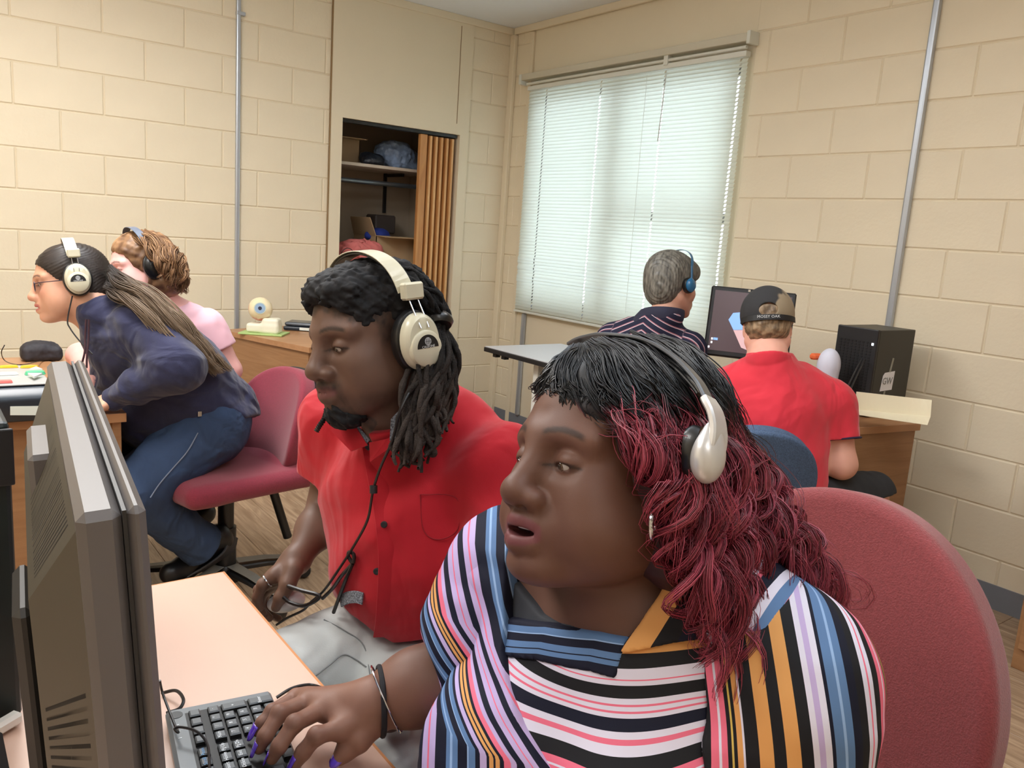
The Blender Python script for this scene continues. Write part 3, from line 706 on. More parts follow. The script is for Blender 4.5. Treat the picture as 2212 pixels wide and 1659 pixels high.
# --- black PC tower on the near desk behind the monitor
M_TWD = mat('tower_dark', srgb(22, 32, 32), .45, noise=(20, .25, (1, 1, 1)))
tw = tag(empty('computer_tower', (-3.64, -3.58, DZ)), 'dark computer tower at the left edge behind the grey monitor', 'computer')
slab(MB(), -3.95 + .1, -3.405, -3.775, -3.475, DZ + .001, 1.115).build('case', M_TWD, tw, bevel=.006)
slab(MB(), -3.845, -3.402, -3.781, -3.776, 1.04, 1.108).build('front_trim', M_BLACK, tw, bevel=.002)
cable('power_cable', [at(-20, 1478, z=DZ + .01), at(30, 1480, z=DZ + .008), at(52, 1484, z=DZ + .01), at(80, 1486, z=DZ + .01)], .003, 'black cable on the desk at the left edge below the tower')
pl_ = at(14, 1562, z=DZ + .012)
tag(MB().box(pl_, (.035, .016, .016), rotz(.6), .004).build('white_plug', mat('white_plastic', srgb(225, 222, 215), .4)), 'small white plug lying on the desk at the left edge', 'plug')

# --- generic office chair
def chair(name, lab, loc, rz, seat_c, frame_c, shell_c=None, ntop=2.9, shs=.985, hs=.46, bw=.42, bh=.42, recl=10, bz=.60, seat=(.48, .46), h=.008, cast=True, bthick=.035, bx=-.25, grp=None):
    """chair faces local +x"""
    e = tag(empty(name, loc, rz), lab, 'chair', grp); R = rotz(rz); L0 = np.array(loc)
    S = Sdf().frame(L0, R)
    S.box((.0, 0, hs - .035), (seat[0] / 2, seat[1] / 2, .038), .036, .01); S.ell((.16, 0, hs - .035), (.10, seat[1] / 2 - .01, .04), .04); S.ell((-.2, 0, hs - .02), (.06, seat[1] / 2 - .03, .045), .04)
    me, V = S.mesh('seat', h); link('seat', me, seat_c, e, True)
    B = Sdf().frame(L0 + R @ np.array([bx, 0, bz + bh / 2]), R @ rotax((0, 1, 0), -math.radians(recl)))
    def slabf(P, B=B, t=B.t.copy(), Q=B.R.copy()):
        q = (P - t) @ Q; x, y, z = q.T
        xx = x - .045 * (y / (bw / 2)) ** 2 - .02 * (1 - (z / (bh / 2)) ** 2) * 1.0
        zt_ = (z / (bh / 2)); n = np.where(zt_ > 0, ntop, 2.9); yt = y / (bw / 2 * (1 - .10 * np.clip(zt_, -1, 1) ** 2 * (zt_ > 0)))
        rr = (np.abs(zt_) ** n + np.abs(yt) ** n + 1e-9) ** (1 / n); d2 = (rr - 1) * min(bw, bh) / 2
        dx = np.abs(xx) - (bthick - .02); q2 = np.maximum(d2 + .02, 0); q3 = np.maximum(dx, 0)
        return np.sqrt(q2 ** 2 + q3 ** 2) + np.minimum(np.maximum(d2 + .02, dx), 0) - .02
    B.ops.append(('u', slabf, B.t.copy(), max(bw, bh) * .75, .003))
    me, V = B.mesh('backrest', h); link('backrest', me, seat_c, e, True)
    # shell behind the cushion
    Bs = Sdf().frame(B.t, B.R)
    def shellf(P, t=B.t.copy(), Q=B.R.copy()):
        q = (P - t) @ Q; q = q.copy(); q[:, 0] += bthick - .004; q[:, 1:] /= shs
        x, y, z = q.T; xx = x - .045 * (y / (bw / 2)) ** 2
        n = np.where(z > 0, ntop, 2.9); rr = (np.abs(z / (bh / 2)) ** n + np.abs(y / (bw / 2)) ** n + 1e-9) ** (1 / n); d2 = (rr - 1) * min(bw, bh) / 2
        dx = np.abs(xx) - .004; q2 = np.maximum(d2 + .008, 0); q3 = np.maximum(dx, 0)
        return np.sqrt(q2 ** 2 + q3 ** 2) + np.minimum(np.maximum(d2 + .008, dx), 0) - .008
    Bs.ops.append(('u', shellf, B.t.copy(), max(bw, bh) * .75, .003))
    me, V = Bs.mesh('back_shell', h * 1.0); link('back_shell', me, shell_c or frame_c, e, True)
    w = lambda p: L0 + R @ np.array(p, float)
    m = MB(); m.strip([w((-.05, 0, hs - .10)), w((bx + .02, 0, hs - .11)), w((bx - .055, 0, hs + .0)), w((bx - .065, 0, bz + bh * .4))], R @ np.array([0, 1, 0]), .06, .012)
    m.box(w((0, 0, hs - .085)), (.30, .22, .03), R, .008); m.build('support_bar', frame_c, e, bevel=.002)
    MB().tube([w((bx + .06, .0, hs - .10)), w((bx - .02, 0, hs - .34))], .017, 12).build('adjust_lever', frame_c, e, smooth=True)
    MB().box(w((-.01, 0, hs - .078)), (.36, .34, .012), R, .005).build('seat_pan', frame_c, e)
    MB().cyl(w((0, 0, .09)), w((0, 0, hs - .08)), .028, 20).cyl(w((0, 0, .09)), w((0, 0, .26)), .036, 20).build('pole', frame_c, e, smooth=True)
    return e, w, R
M_BURG = mat('burgundy_fabric', srgb(128, 36, 54), .9, noise=(220, .10, (1, 1, 1)), bump=(500, .3, .002), sheen=.25)
M_LEGT = mat('chair_leg_grey', srgb(120, 118, 112), .45)
def star_base(e, w, R, a0, frame, legtop, r=.30):
    MB().lathe([(0, -.03), (.05, -.03), (.05, .02), (.04, .035), (0, .035)], w((0, 0, .085)), (0, 0, 1), 20).build('hub', frame, e, smooth=True)
    for i in range(5):
        a = a0 + i * 2 * math.pi / 5; d = np.array([math.cos(a), math.sin(a), 0])
        sd = R @ np.array([-d[1], d[0], 0])
        lg_ = MB().strip([w(d * .03 + np.array([0, 0, .10])), w(d * .15 + np.array([0, 0, .095])), w(d * r + np.array([0, 0, .075]))], sd, [.055, .05, .035], [.02, .018, .014]).build('leg', frame, e)
        MB().strip([w(d * .04 + np.array([0, 0, .122])), w(d * .15 + np.array([0, 0, .115])), w(d * (r - .01) + np.array([0, 0, .091]))], sd, [.045, .04, .03], [.003, .003, .003]).build('leg_cap', legtop, lg_)
        cp = w(d * r + np.array([0, 0, .028]))
        MB().lathe([(0, -.022), (.018, -.022), (.026, -.012), (.026, .012), (.018, .022), (0, .022)], cp, sd, 18).build('caster', frame, e, smooth=True)
# burgundy chair of the woman in navy
c2, w2, R2 = chair('office_chair', 'burgundy fabric office chair under the woman in the navy hoodie', (-2.60, -2.02, 0), math.pi + .18, M_BURG, M_BLACKM, hs=.50, bw=.41, bh=.40, recl=14, bz=.425, seat=(.50, .48), bx=-.235, h=.007, ntop=2.5, shs=1.03)
star_base(c2, w2, R2, .45, M_BLACKM, M_LEGT)

# --- desk of the woman in navy, with the reading machine
def desk(name, lab, O, A, W, D, top_m, side_m, z=DZ, open_front='near', legs=True):
    """O = origin corner, local x = W, local y = D"""
    e = tag(empty(name, tuple(O)), lab, 'desk')
    fbox(MB(), O, A, (0, 0, z - .028), (W, D, z)).build('desktop', top_m, e, bevel=.001)
    for a, b in ((.012, .037), (W - .037, W - .012)): fbox(MB(), O, A, (a, .02, 0), (b, D - .02, z - .029)).build('side_panel', side_m, e)
    return e
I3 = np.eye(3)
d3 = desk('desk', 'brown wooden desk holding the reading machine beside the navy hoodie', np.array([-3.80, -2.17, 0]), I3, .845, 1.13, M_OAKTOP, M_OAK)
slab(MB(), -3.76, -2.97, -2.135, -2.115, .10, .71).build('end_panel', M_OAK, d3)
rm = tag(empty('reading_machine', (-3.3, -2.0, DZ)), 'dark reading machine with coloured keys on its grey panel', 'machine')
M_NAVYP = mat('machine_navy', srgb(40, 48, 58), .3); M_PANEL = mat('machine_panel', srgb(168, 166, 164), .35)
mx0, mx1 = -3.62, -3.155
prof = [(-2.20, .742), (-2.225, .78), (-2.225, .815), (-2.205, .838), (-2.17, .845), (-1.86, .845), (-1.84, .83), (-1.84, .742)]
V = [(x, y, z) for x in (mx0, mx1) for y, z in prof]; k = len(prof)
MB().add(V, [tuple(range(k)), tuple(range(2 * k - 1, k - 1, -1))] + [(i, (i + 1) % k, (i + 1) % k + k, i + k) for i in range(k)]).build('body', M_NAVYP, rm, bevel=.006, smooth=True)
slab(MB(), mx0 + .006, mx1 - .004, -2.185, -1.862, .845, .8495).build('control_panel', M_PANEL, rm, bevel=.002)
def onp(x, y): return at(x, y, z=.8505)
def pill(x, y, hw, hd, m, name='button', h=.006, n=28, ang=0.0):
    c = onp(x, y); A = rotz(ang); a = np.arange(n) * 2 * math.pi / n
    sq = lambda v: np.sign(v) * np.abs(v) ** .55
    ring = np.stack([hw * sq(np.cos(a)), hd * sq(np.sin(a)), 0 * a], 1) @ A.T
    V = np.vstack([ring + c, ring * .86 + c + [0, 0, h]]); MB().add(V, [tuple(range(n, 2 * n))] + [(i, (i + 1) % n, (i + 1) % n + n, i + n) for i in range(n)]).build(name, m, rm)
Y_ = mat('key_yellow', srgb(248, 190, 40), .4); W_ = mat('key_white', srgb(226, 234, 226), .4); G_ = mat('key_green', srgb(84, 190, 140), .4); Rd_ = mat('key_red', srgb(226, 110, 104), .4)
pill(19, 793.5, .026, .011, Y_); pill(64, 793.5, .026, .011, Y_); pill(15, 809, .030, .012, W_); pill(10, 826, .020, .014, Rd_); pill(76, 808, .028, .017, G_, 'scroll_key', .009)
for pts in (((63, 801), (92, 801), (78, 795)), ((60, 814), (92, 814), (74, 822))):
    MB().quadpts([onp(*p) + np.array([0, 0, .006]) for p in pts], .006).build('arrow_key', W_, rm)
# white arrows above and below the green key
MB().quadpts([at(22, 897, Y=-2.2275), at(88, 897, Y=-2.2275), at(88, 877, Y=-2.2275), at(22, 878, Y=-2.2275)], .001, (0, -1, 0)).build('label_plate', W_, rm)
# pouch and cable
pc = np.array([-3.055, -1.12, DZ])
S = Sdf(); S.box(pc + [0, 0, .030], (.072, .05, .030), .02, .01); S.ell(pc + [-.005, .0, .055], (.06, .045, .025), .02)
S.post = lambda P, d: d + .003 * vnoise(P, 40, 2)
me, V = S.mesh('pouch', .004); po = tag(link('pouch', me, mat('pouch_black', srgb(44, 42, 48), .7, noise=(60, .3, (1, 1, 1)))), 'dark zipped pouch on the far end of the brown desk', 'pouch')
cable('thin_cable', [at(10, 745, z=.83), at(3, 762, z=.80), at(12, 780, z=.76), at(45, 788, z=.85), at(90, 780, z=.746), at(135, 783, z=.748)], .0018, 'thin black cable looping behind the reading machine')
# --- desk with the eye model
BL, FC = np.array([-2.086, -.308, 0]), np.array([-1.871, -1.015, 0]); e2 = unit(BL - FC); e1 = np.array([e2[1], -e2[0], 0])
A2 = np.stack([e1, e2, [0, 0, 1]], 1)
d2 = desk('desk', 'brown wooden desk with the eye model standing by the back wall', FC, A2, 1.03, float(np.linalg.norm(BL - FC)), M_OAKTOP, M_OAK)
fbox(MB(), FC, A2, (.04, .50, .12), (.99, .52, .71)).build('modesty_panel', M_OAK, d2)
fbox(MB(), FC, A2, (.04, .05, .62), (.62, .5, .705)).build('drawer_tray', M_BLACK, d2)
fbox(MB(), FC, A2, (.66, .03, .05), (.985, .5, .71)).build('drawer_box', M_OAK, d2)
# eye model
ec = at(568, 668, w=4.44); zb = DZ
eb = at(577, 712, z=DZ)
em = tag(empty('eye_model', (ec[0], ec[1], DZ)), 'anatomical eyeball model on a white stand with a green base', 'model')
Ae = np.stack([unit(CR * [1, 1, 0]), unit(CF * [1, 1, 0]), [0, 0, 1]], 1); eo = np.array([ec[0], ec[1], 0])
fbox(MB(), eo, Ae, (-.105, -.09, DZ + .001), (.13, .07, DZ + .010)).build('base', mat('green_base', srgb(176, 204, 130), .5), em, bevel=.002)
S = Sdf().frame(eo, Ae); S.box((.012, -.02, DZ + .035), (.085, .045, .025), .015, .01); S.box((.055, -.02, DZ + .05), (.045, .045, .042), .018, .02)
S.ell((-.01, -.01, DZ + .135), (.066,) * 3, .004, op='s')
me, V = S.mesh('stand', .004); link('stand', me, mat('stand_cream', srgb(240, 236, 214), .4), em, True)
er = .064; eC = eo + Ae @ np.array([-.01, -.01, DZ + .135])
S = Sdf().frame(eC, Ae); S.ell((0, 0, 0), (er, er, er), .01)
gz = unit(-CF * .85 + CR * .22 + CU * -.02)
S.fn(lambda P: er * .90 - (P - eC) @ gz, op='s', k=.001)
me, V = S.mesh('eyeball', .003)
q = (V - eC) / er; red = sstep(.75, .98, -(q @ Ae[:, 0])) + sstep(.55, .95, -q[:, 2] + .15 * vnoise(q, 6, 1)) * .9 + sstep(.8, .95, q[:, 2] * .6 + .4 * vnoise(q, 5, 4)) * .4
attr_col(me, mixc(srgb(244, 228, 190), srgb(210, 80, 50), np.clip(red, 0, 1))); link('eyeball', me, mat('eyeball_paint', (.8, .7, .5), .3, attr='col', coat=.3), em, True)
for r0, h0, c_, nm in ((er * .50, .001, srgb(206, 214, 196), 'limbus'), (er * .43, .0025, srgb(150, 178, 206), 'iris'), (er * .16, .004, srgb(30, 36, 60), 'pupil')):
    MB().lathe([(0, 0), (r0, 0), (r0 * .97, h0), (0, h0)], eC + gz * (er * .888), gz, 32).build(nm, mat(nm, c_, .25, coat=.5), em, smooth=False)
kc_ = at(655, 712, z=DZ); cs = tag(empty('equipment_case', (kc_[0], kc_[1], DZ)), 'dark clamshell case lying on the desk beside the eye model', 'case')
fbox(MB(), kc_, Ae, (-.095, -.08, .001), (.14, .06, .024)).build('body', M_NAVYP, cs, bevel=.008)
fbox(MB(), kc_, Ae, (-.090, -.075, .025), (.135, .06, .048)).build('lid', mat('case_lid', srgb(62, 70, 80), .25), cs, bevel=.012)
fbox(MB(), kc_, Ae, (.0, -.083, .006), (.11, -.081, .022)).build('label_strip', W_, cs)
# --- white table under the window
M_TTOP = mat('table_white', srgb(206, 206, 210), .35)
tb = tag(empty('table', (-.62, -1.8, 0)), 'white topped table with black edge standing under the window', 'table')
slab(MB(), -.885, -.33, -2.18, -1.14, DZ - .004, DZ).build('tabletop', M_TTOP, tb)
slab(MB(), -.89, -.325, -2.185, -1.135, DZ - .03, DZ - .0045).build('edge', M_BLACK, tb, bevel=.004)
for yy in (-1.50, -2.10):
    slab(MB(), -.80, -.76, yy - .02, yy + .02, .02, .71).build('leg', M_WHITEM, tb, bevel=.004)
    slab(MB(), -.40, -.36, yy - .02, yy + .02, .02, .71).build('leg', M_WHITEM, tb, bevel=.004)
    slab(MB(), -.86, -.34, yy - .025, yy + .025, .0, .03).build('foot', M_WHITEM, tb, bevel=.004)
for yy in (-1.22, -1.30): MB().box((-.86, yy, .700), (.03, .03, .02)).build('clip', M_BLACK, tb)
slab(MB(), -.73, -.45, -2.1, -1.6, .0, .55).build('black_bin', M_BLACK, None); tag(bpy.data.objects['black_bin'], 'black box standing on the floor under the white table', 'box')
# --- polo man's desk
e1p = unit((.985, -.17, 0)); e2p = unit((.17, .985, 0)); A4 = np.stack([e1p, e2p, [0, 0, 1]], 1); O4 = np.array([-.291, -3.315, 0]) - e1p * .66
d4 = desk('desk', 'brown wooden desk at the right wall with the computer tower', O4, A4, .66, .98, M_OAKTOP, M_OAK)
fbox(MB(), O4, A4, (.01, .012, .0), (.648, .034, .711)).build('end_panel', M_OAK, d4)
TN = at(1871, 903, z=DZ); ta = unit((1, -.04, 0)); tbv = unit((.04, 1, 0)); AT = np.stack([ta, tbv, [0, 0, 1]], 1)
pt = tag(empty('computer_tower', tuple(TN)), 'black computer tower with a paper note on the right desk', 'computer')
TH = .352
fbox(MB(), TN, AT, (.012, 0, .012), (.265, .178, TH)).build('case', mat('tower_case', srgb(52, 50, 44), .5), pt, bevel=.003)
fbox(MB(), TN, AT, (-.004, -.001, .008), (.0115, .179, TH + .002)).build('front_panel', M_BLACK, pt, bevel=.004)
g = MB()
for i in range(24):
    for j in range(9): fbox(g, TN, AT, (-.0055, .020 + j * .0165, .03 + i * .0115), (-.004, .030 + j * .0165, .037 + i * .0115))
gr = g.build('grille_holes', M_BLACKM, pt); gr['kind'] = 'stuff'
for x_, z_ in ((.02, .02), (.23, .02), (.02, .15), (.23, .15)):
    fbox(MB(), TN, AT, (x_, z_, .0), (x_ + .02, z_ + .015, .012)).build('foot', M_BLACKM, pt)
fbox(MB(), TN, AT, (-.006, .012, .29), (-.004, .02, .30)).build('power_light', mat('power_light', (.8, .9, 1), .3, emit=((.8, .9, 1), 2)), pt)
def sidep(a, z, d=.001): return TN + ta * a - tbv * d + np.array([0, 0, z])
nt_ = tag(MB().quadpts([sidep(.066, .105), sidep(.150, .108), sidep(.155, .185), sidep(.085, .180), sidep(.074, .168)], .0008).build('paper_note', mat('paper_white', srgb(240, 240, 244), .7)), 'small white paper note taped to the side of the tower', 'note')
text_obj('GW', .040, frame4(sidep(.108, .145, .0022), ta, (0, 0, 1)), nt_, mat('pencil', srgb(140, 140, 136), .7), 'handwriting')
MB().quadpts([sidep(.112, .180), sidep(.124, .178), sidep(.136, .238), sidep(.124, .240)], .0006).build('tape', mat('tape', srgb(150, 150, 140), .15), nt_)
MB().quadpts([sidep(.092, .078), sidep(.104, .078), sidep(.108, .104), sidep(.096, .104)], .0006).build('tape', bpy.data.materials['tape'], nt_)
# paper sheet folded on the desk end
M_PAPC = mat('paper_cream', srgb(240, 230, 200), .7)
a1, a2, a3, a4 = at(1850, 846, w=3.10), at(2013, 864, w=2.98), at(2009, 900, w=2.98), at(1844, 884, w=3.12)
a5, a6 = at(2003, 918, w=2.93), at(1840, 894, w=3.06)
pp = tag(empty('folded_paper', tuple(at(1930, 890, z=DZ))), 'long folded cream paper lying over the end of the right desk', 'paper')
V = []; n = 12
for i in range(n + 1):
    t = i / n; b = .004 * math.sin(t * 7)
    for p0, p1, q in ((a1, a2, 0), (a4, a3, 1), (a6, a5, .3)): V.append(p0 * (1 - t) + p1 * t + np.array([-.3, -.8, .2]) * b * q)
MB().add(V, [(3 * i + j, 3 * i + j + 1, 3 * i + j + 4, 3 * i + j + 3) for i in range(n) for j in (0, 1)]).build('sheet', M_PAPC, pp).modifiers.new('s', 'SOLIDIFY').thickness = .001
# headphone plugs in the tower front
for k, (x0, y0, x1, y1) in enumerate(((1862, 775, 1826, 848), (1868, 776, 1833, 852))):
    j = at(x0, y0, w=3.22); f_ = at(x1, y1, w=3.10)
    cable('audio_cable', [j, j * .6 + f_ * .4 + np.array([0, 0, .005]), f_, at(x1 - 5, y1 + 25, w=3.08)], .0035, ('left' if k == 0 else 'right') + ' one of two black audio cables plugged into the tower front', 20, M_BLACK)
# monitor facing the man in the cap
mo = at(1538, 616, w=3.42); mr_ = at(1722, 634, w=3.34); ml_ = at(1518, 765, w=3.42)
ex = unit(mr_ - mo); ez = unit(mo - ml_); ez = unit(ez - ex * (ez @ ex)); ey = np.cross(ez, ex); AM = np.stack([ex, ey, ez], 1); Wm = float(np.linalg.norm(mr_ - mo)); Hm = .292
mo2 = mo - ez * Hm
m2 = tag(empty('computer_monitor', tuple(mo2 + ex * Wm / 2)), 'black flat monitor with a dark screen in front of the man in the cap', 'monitor')
fbox(MB(), mo2, AM, (0, 0, 0), (Wm, .045, Hm), .006).build('housing', mat('monitor_black', srgb(38, 40, 44), .4), m2)
scr = mat('screen_maroon', srgb(64, 50, 54), .25, emit=((.16, .11, .12), .45))
sf = -.0012 if (ey @ CF) > 0 else .0458
fbox(MB(), mo2, AM, (.017, sf - .0006, .022), (Wm - .017, sf + .0006, Hm - .018)).build('screen', scr, m2)
def scp(u, v): return mo2 + ex * u + ez * v + ey * (sf - .0012)
bl_m = mat('screen_blue', srgb(120, 160, 220), .3, emit=((.25, .45, .8), .8)); pk_m = mat('screen_pink', srgb(205, 170, 175), .3, emit=((.75, .5, .5), .5)); wm_ = mat('screen_white', (1, 1, 1), .3, emit=((.9, .9, 1), .8))
blob = MB().quadpts([scp(.085, .155), scp(.10, .185), scp(.15, .195), scp(.20, .18), scp(.20, .13), scp(.15, .12), scp(.11, .115)], .0003); blob.build('screen_window', bl_m, m2)
MB().quadpts([scp(.11, .114), scp(.15, .119), scp(.20, .10), scp(.20, .03), scp(.15, .045)], .0003).build('screen_window', pk_m, m2)
for (u, v) in ((.025, .065), (.025, .050), (.016, .030)): MB().quadpts([scp(u, v), scp(u + .007, v), scp(u + .007, v + .009), scp(u, v + .009)], .0003).build('screen_icon', wm_, m2)
MB().quadpts([scp(.034, .065), scp(.052, .065), scp(.052, .075), scp(.034, .075)], .0003).build('screen_icon', bl_m, m2)
MB().quadpts([scp(Wm / 2 - .022, Hm - .013), scp(Wm / 2 - .013, Hm - .013), scp(Wm / 2 - .013, Hm - .004), scp(Wm / 2 - .022, Hm - .004)], .0006).build('logo_plate', mat('logo_plate', srgb(190, 180, 160), .3), m2)
nb = mo2 + ex * Wm / 2
m_ = MB(); m_.tube([nb + ey * .03 * np.sign(ey @ CF) + ez * .02, [nb[0] + .02, nb[1] + .02, DZ + .02]], .02, 12); m_.box((nb[0], nb[1], DZ + .011), (.2, .2, .018), A4, .006); m_.build('stand', M_BLACK, m2)
# paper roll and orange item beyond his shoulder
wp = at(1790, 790, w=3.25)
S = Sdf(); S.ell(wp, (.045, .045, .07), .01); S.ell(wp - [0, 0, .06], (.04, .04, .05), .02); me, V = S.mesh('white_bag', .005); o = tag(link('white_bag', me, mat('white_bag', srgb(222, 224, 240), .5)), 'rounded white packet with an orange end on the right desk', 'packet')
op_ = at(1762, 770, w=3.27); MB().box(op_, (.05, .03, .025), A4, .008).build('orange_label', mat('orange', srgb(236, 110, 60), .6), o)
slab(MB(), wp[0] - .05, wp[0] + .05, wp[1] - .05, wp[1] + .05, DZ, wp[2] - .09).build('tissue_box', mat('tissue_box', srgb(200, 196, 190), .7)); tag(bpy.data.objects['tissue_box'], 'pale box under the white packet behind the man in the cap', 'box')
# ================================================================ PEOPLE
def head_frame(px, py, w, yaw, pitch, roll=0.0, left=True):
    """ear-level centre of a head seen at (px,py,w). yaw: degrees turned from pure profile towards the camera.
    left=True: faces image-left. returns origin, R with columns forward, left, up"""
    o = at(px, py, w=w); a = math.radians(yaw); b = math.radians(pitch); r = math.radians(roll)
    s = -1 if left else 1
    F0 = unit(CF - CU * (CF @ np.array([0, 0, 1])) * 0)
    h = math.cos(a) * s * CR - math.sin(a) * CF
    up = CU * math.cos(r) + CR * math.sin(r)
    h = unit(h - up * (h @ up)); f = math.cos(b) * h + math.sin(b) * up; u = unit(up * math.cos(b) - h * math.sin(b))
    l = np.cross(u, f); return o, np.stack([f, l, u], 1)
def head_ops(S, o, R, sc=1.0, fat=0.0, nose=1.0, lips=1.0, wide=1.0, mouth=0.0, lid=.5, neck=None, neck_r=.055, jaw=1.0, ear=True, chin2=0.0):
    S.frame(o, R, sc); W = wide
    S.ell((-.010, 0, .038), (.098, .075 * W, .082), .01)
    S.ell((.030, 0, -.022), (.060, .062 * W, .088), .03)
    S.ell((.010, 0, -.040), (.062, .058 * W + fat * .3, .060), .03)
    for s in (1, -1):
        S.cap((-.012, s * .056 * W, -.055), (.060, s * .020, -.098), .018 + fat * .3, .014, .035)
        S.ell((.052, s * .043 * W, -.028), (.026, .022, .022), .025)
        if fat: S.ell((.040, s * .046 * W, -.062), (.032 + fat * .2, .022 + fat * .35, .030), .03)
        S.cap((.084, s * .012, .022), (.068, s * .050 * W, .020), .0105, .008, .018)
    S.ell((.078, 0, -.101 * jaw), (.019, .021 + fat * .2, .016), .018)
    if chin2: S.ell((.035, 0, -.108), (.050, .045, .020 + chin2), .03)
    for s in (1, -1):   # eye sockets and lids
        S.ell((.095, s * .033, -.001), (.017, .020, .0125), .014, op='s')
        S.ell((.0725, s * .0325, -.001), (.0150, .0165, .0135), .004)
        zz = -.0008 - .006 * lid
        S.ell((.0905, s * .0325, zz), (.0105, .0148, .0064 * (1 - .50 * lid)), .0010, op='s')
    # nose
    S.cap((.085, 0, .014), (.106, 0, -.030), .0095, .0115 * (.6 + .4 * nose), .016)
    S.ell((.1085, 0, -.036), (.0125, .0125 * nose, .0115), .010)
    for s in (1, -1):
        S.ell((.0985, s * .0140 * nose, -.0400), (.0115, .0080 * nose, .0090), .007)
        S.ell((.104, s * .0080 * nose, -.0490), (.0045, .0042 * nose, .0040), .003, op='s')
    # mouth
    S.ell((.078, 0, -.066), (.022, .034, .022), .018)
    mo = mouth
    pts = [(.076, .029, -.067), (.091, .015, -.0620), (.0985, .003, -.0610), (.0985, -.003, -.0610), (.091, -.015, -.0620), (.076, -.029, -.067)]
    S.chain(pts, [.003, .0062 * lips, .0062 * lips, .0062 * lips, .0062 * lips, .003], .005)
    pts = [(.076, .027, -.068 - mo * .3), (.090, .014, -.0745 - mo), (.0955, .0, -.0755 - mo), (.090, -.014, -.0745 - mo), (.076, -.027, -.068 - mo * .3)]
    S.chain(pts, [.003, .0075 * lips, .0082 * lips, .0075 * lips, .003], .005)
    if mo > .001:
        S.ell((.096, 0, -.068 - mo * .45), (.022, .021, .0012 + mo * .60), .0015, op='s')
    else:
        pts = [(.084, .024, -.0675), (.0995, .010, -.0675), (.1035, 0, -.0670), (.0995, -.010, -.0675), (.084, -.024, -.0675)]
        for i in range(4): S.cap(pts[i], pts[i + 1], .0012, .0012, .002, op='s')
    if ear:
        for s in (1, -1):
            S.ell((-.006, s * .0765 * W, -.004), (.0165, .006, .030), .005, rot=rotax((0, 0, 1), s * .35))
            S.ell((-.003, s * .0835 * W, -.002), (.0095, .004, .019), .003, op='s')
            S.ell((-.001, s * .0755 * W, -.030), (.0085, .0055, .009), .004)
    S.frame()
def head_local(V, o, R, sc): return ((V - o) @ R) / sc
def skin_col(V, o, R, sc, base, lip, mo=0.0, brow=None, blush=None, lips=1.0, beard=None, W=1.0, seed=3, jaw=1.0, lid=.5):
    q = head_local(V, o, R, sc); n = vnoise(V, 30, seed)
    c = np.tile(np.asarray(base), (len(V), 1)) * (1 + .06 * n)[:, None]
    near = (np.abs(q).max(1) < .17)
    x, y, z = q.T
    if blush is not None:
        t = np.exp(-(((x - .065) / .03) ** 2 + ((np.abs(y) - .045) / .02) ** 2 + ((z + .03) / .022) ** 2)) * .6 + np.exp(-(((x - .115) / .015) ** 2 + (y / .015) ** 2 + ((z + .04) / .014) ** 2)) * .5
        c = mixc(c, blush, np.clip(t, 0, .8) * near)
    # lips
    zl = -.067 - mo * .5; hw = .030; hh = (.0085 * lips + mo * .62) * np.sqrt(np.clip(1 - (y / hw) ** 2, 0, 1)) + .0005
    t = sstep(.0015, -.0012, np.abs(z - zl) - hh) * (x > .072) * near * sstep(hw, hw - .004, np.abs(y))
    c = mixc(c, lip, t * .95)
    # inside of the mouth
    if mo > .001:
        t = (np.abs(z - (zl + .001)) < mo * .62) & (np.abs(y) < .018) & (x < .0945) & (x > .05) & near
        c = mixc(c, (.05, .01, .012), t * 1.0)
    if brow is not None:
        bx = np.abs(y) - .033; arc = .0235 + .004 * (1 - (bx / .02) ** 2) - .10 * np.clip(bx, 0, 1)
        t = sstep(.0045, .0015, np.abs(z - arc)) * sstep(.023, .016, np.abs(bx)) * (x > .05) * near
        c = mixc(c, brow, t * .85)
    # lash line
    dl = np.sqrt(((np.abs(y) - .0325) / .0158) ** 2 + ((z + .0010 + .006 * lid) / (.0075 * (1 - .5 * lid))) ** 2)
    t = sstep(1.38, 1.05, dl) * (x > .066) * near * (.45 + .55 * (z > -.0012 - .006 * lid)); c = mixc(c, np.asarray(base) * .12, t * .85)
    if beard is not None: c = beard(c, q, near)
    return np.clip(c, 0, 1)
def eyes(par, o, R, sc, look=(1, 0, -.25), iris=(.06, .03, .015)):
    for s in (1, -1):
        c = o + sc * (R @ np.array([.0728, s * .0325, -.001])); g = unit(R @ np.array(look, float)); r = .0132 * sc
        e = MB().lathe([(r * math.sin(t), r * -math.cos(t)) for t in np.linspace(0.01, math.pi - .01, 15)], c, g, 20).build('eye', M_EYE, par, smooth=True)
        MB().lathe([(0, 0), (.0058 * sc, 0), (.0050 * sc, .0012 * sc), (0, .0016 * sc)], c + g * r * .90, g, 20).build('iris', mat('iris', iris, .15, coat=1), e)
        MB().lathe([(0, 0), (.0025 * sc, 0), (.0023 * sc, .0004 * sc), (0, .0005 * sc)], c + g * (r * .90 + .0015 * sc), g, 16).build('pupil', M_PUP, e)
M_EYE = mat('eye_white', srgb(176, 164, 154), .3, coat=.5); M_PUP = mat('pupil_black', (.004, .004, .004), .1, coat=1)
M_TOOTH = mat('teeth', srgb(236, 230, 222), .25, coat=.5)
def skinmat(name, rough=.48, sss=.08): return mat(name, (.5, .3, .2), rough, attr='col', sss=sss, spec=.38, bump=(900, .12, .0006))
def finish(S, name, h, m, par=None, colf=None, sf=None, kind=None):
    me, V = S.mesh(name, h)
    if colf is not None: attr_col(me, colf(V))
    if sf is not None: attr_f(me, sf(V))
    return link(name, me, m, par, par is not None), V
def person(lab, loc, cat='person'): return tag(empty('person', tuple(loc)), lab, cat)
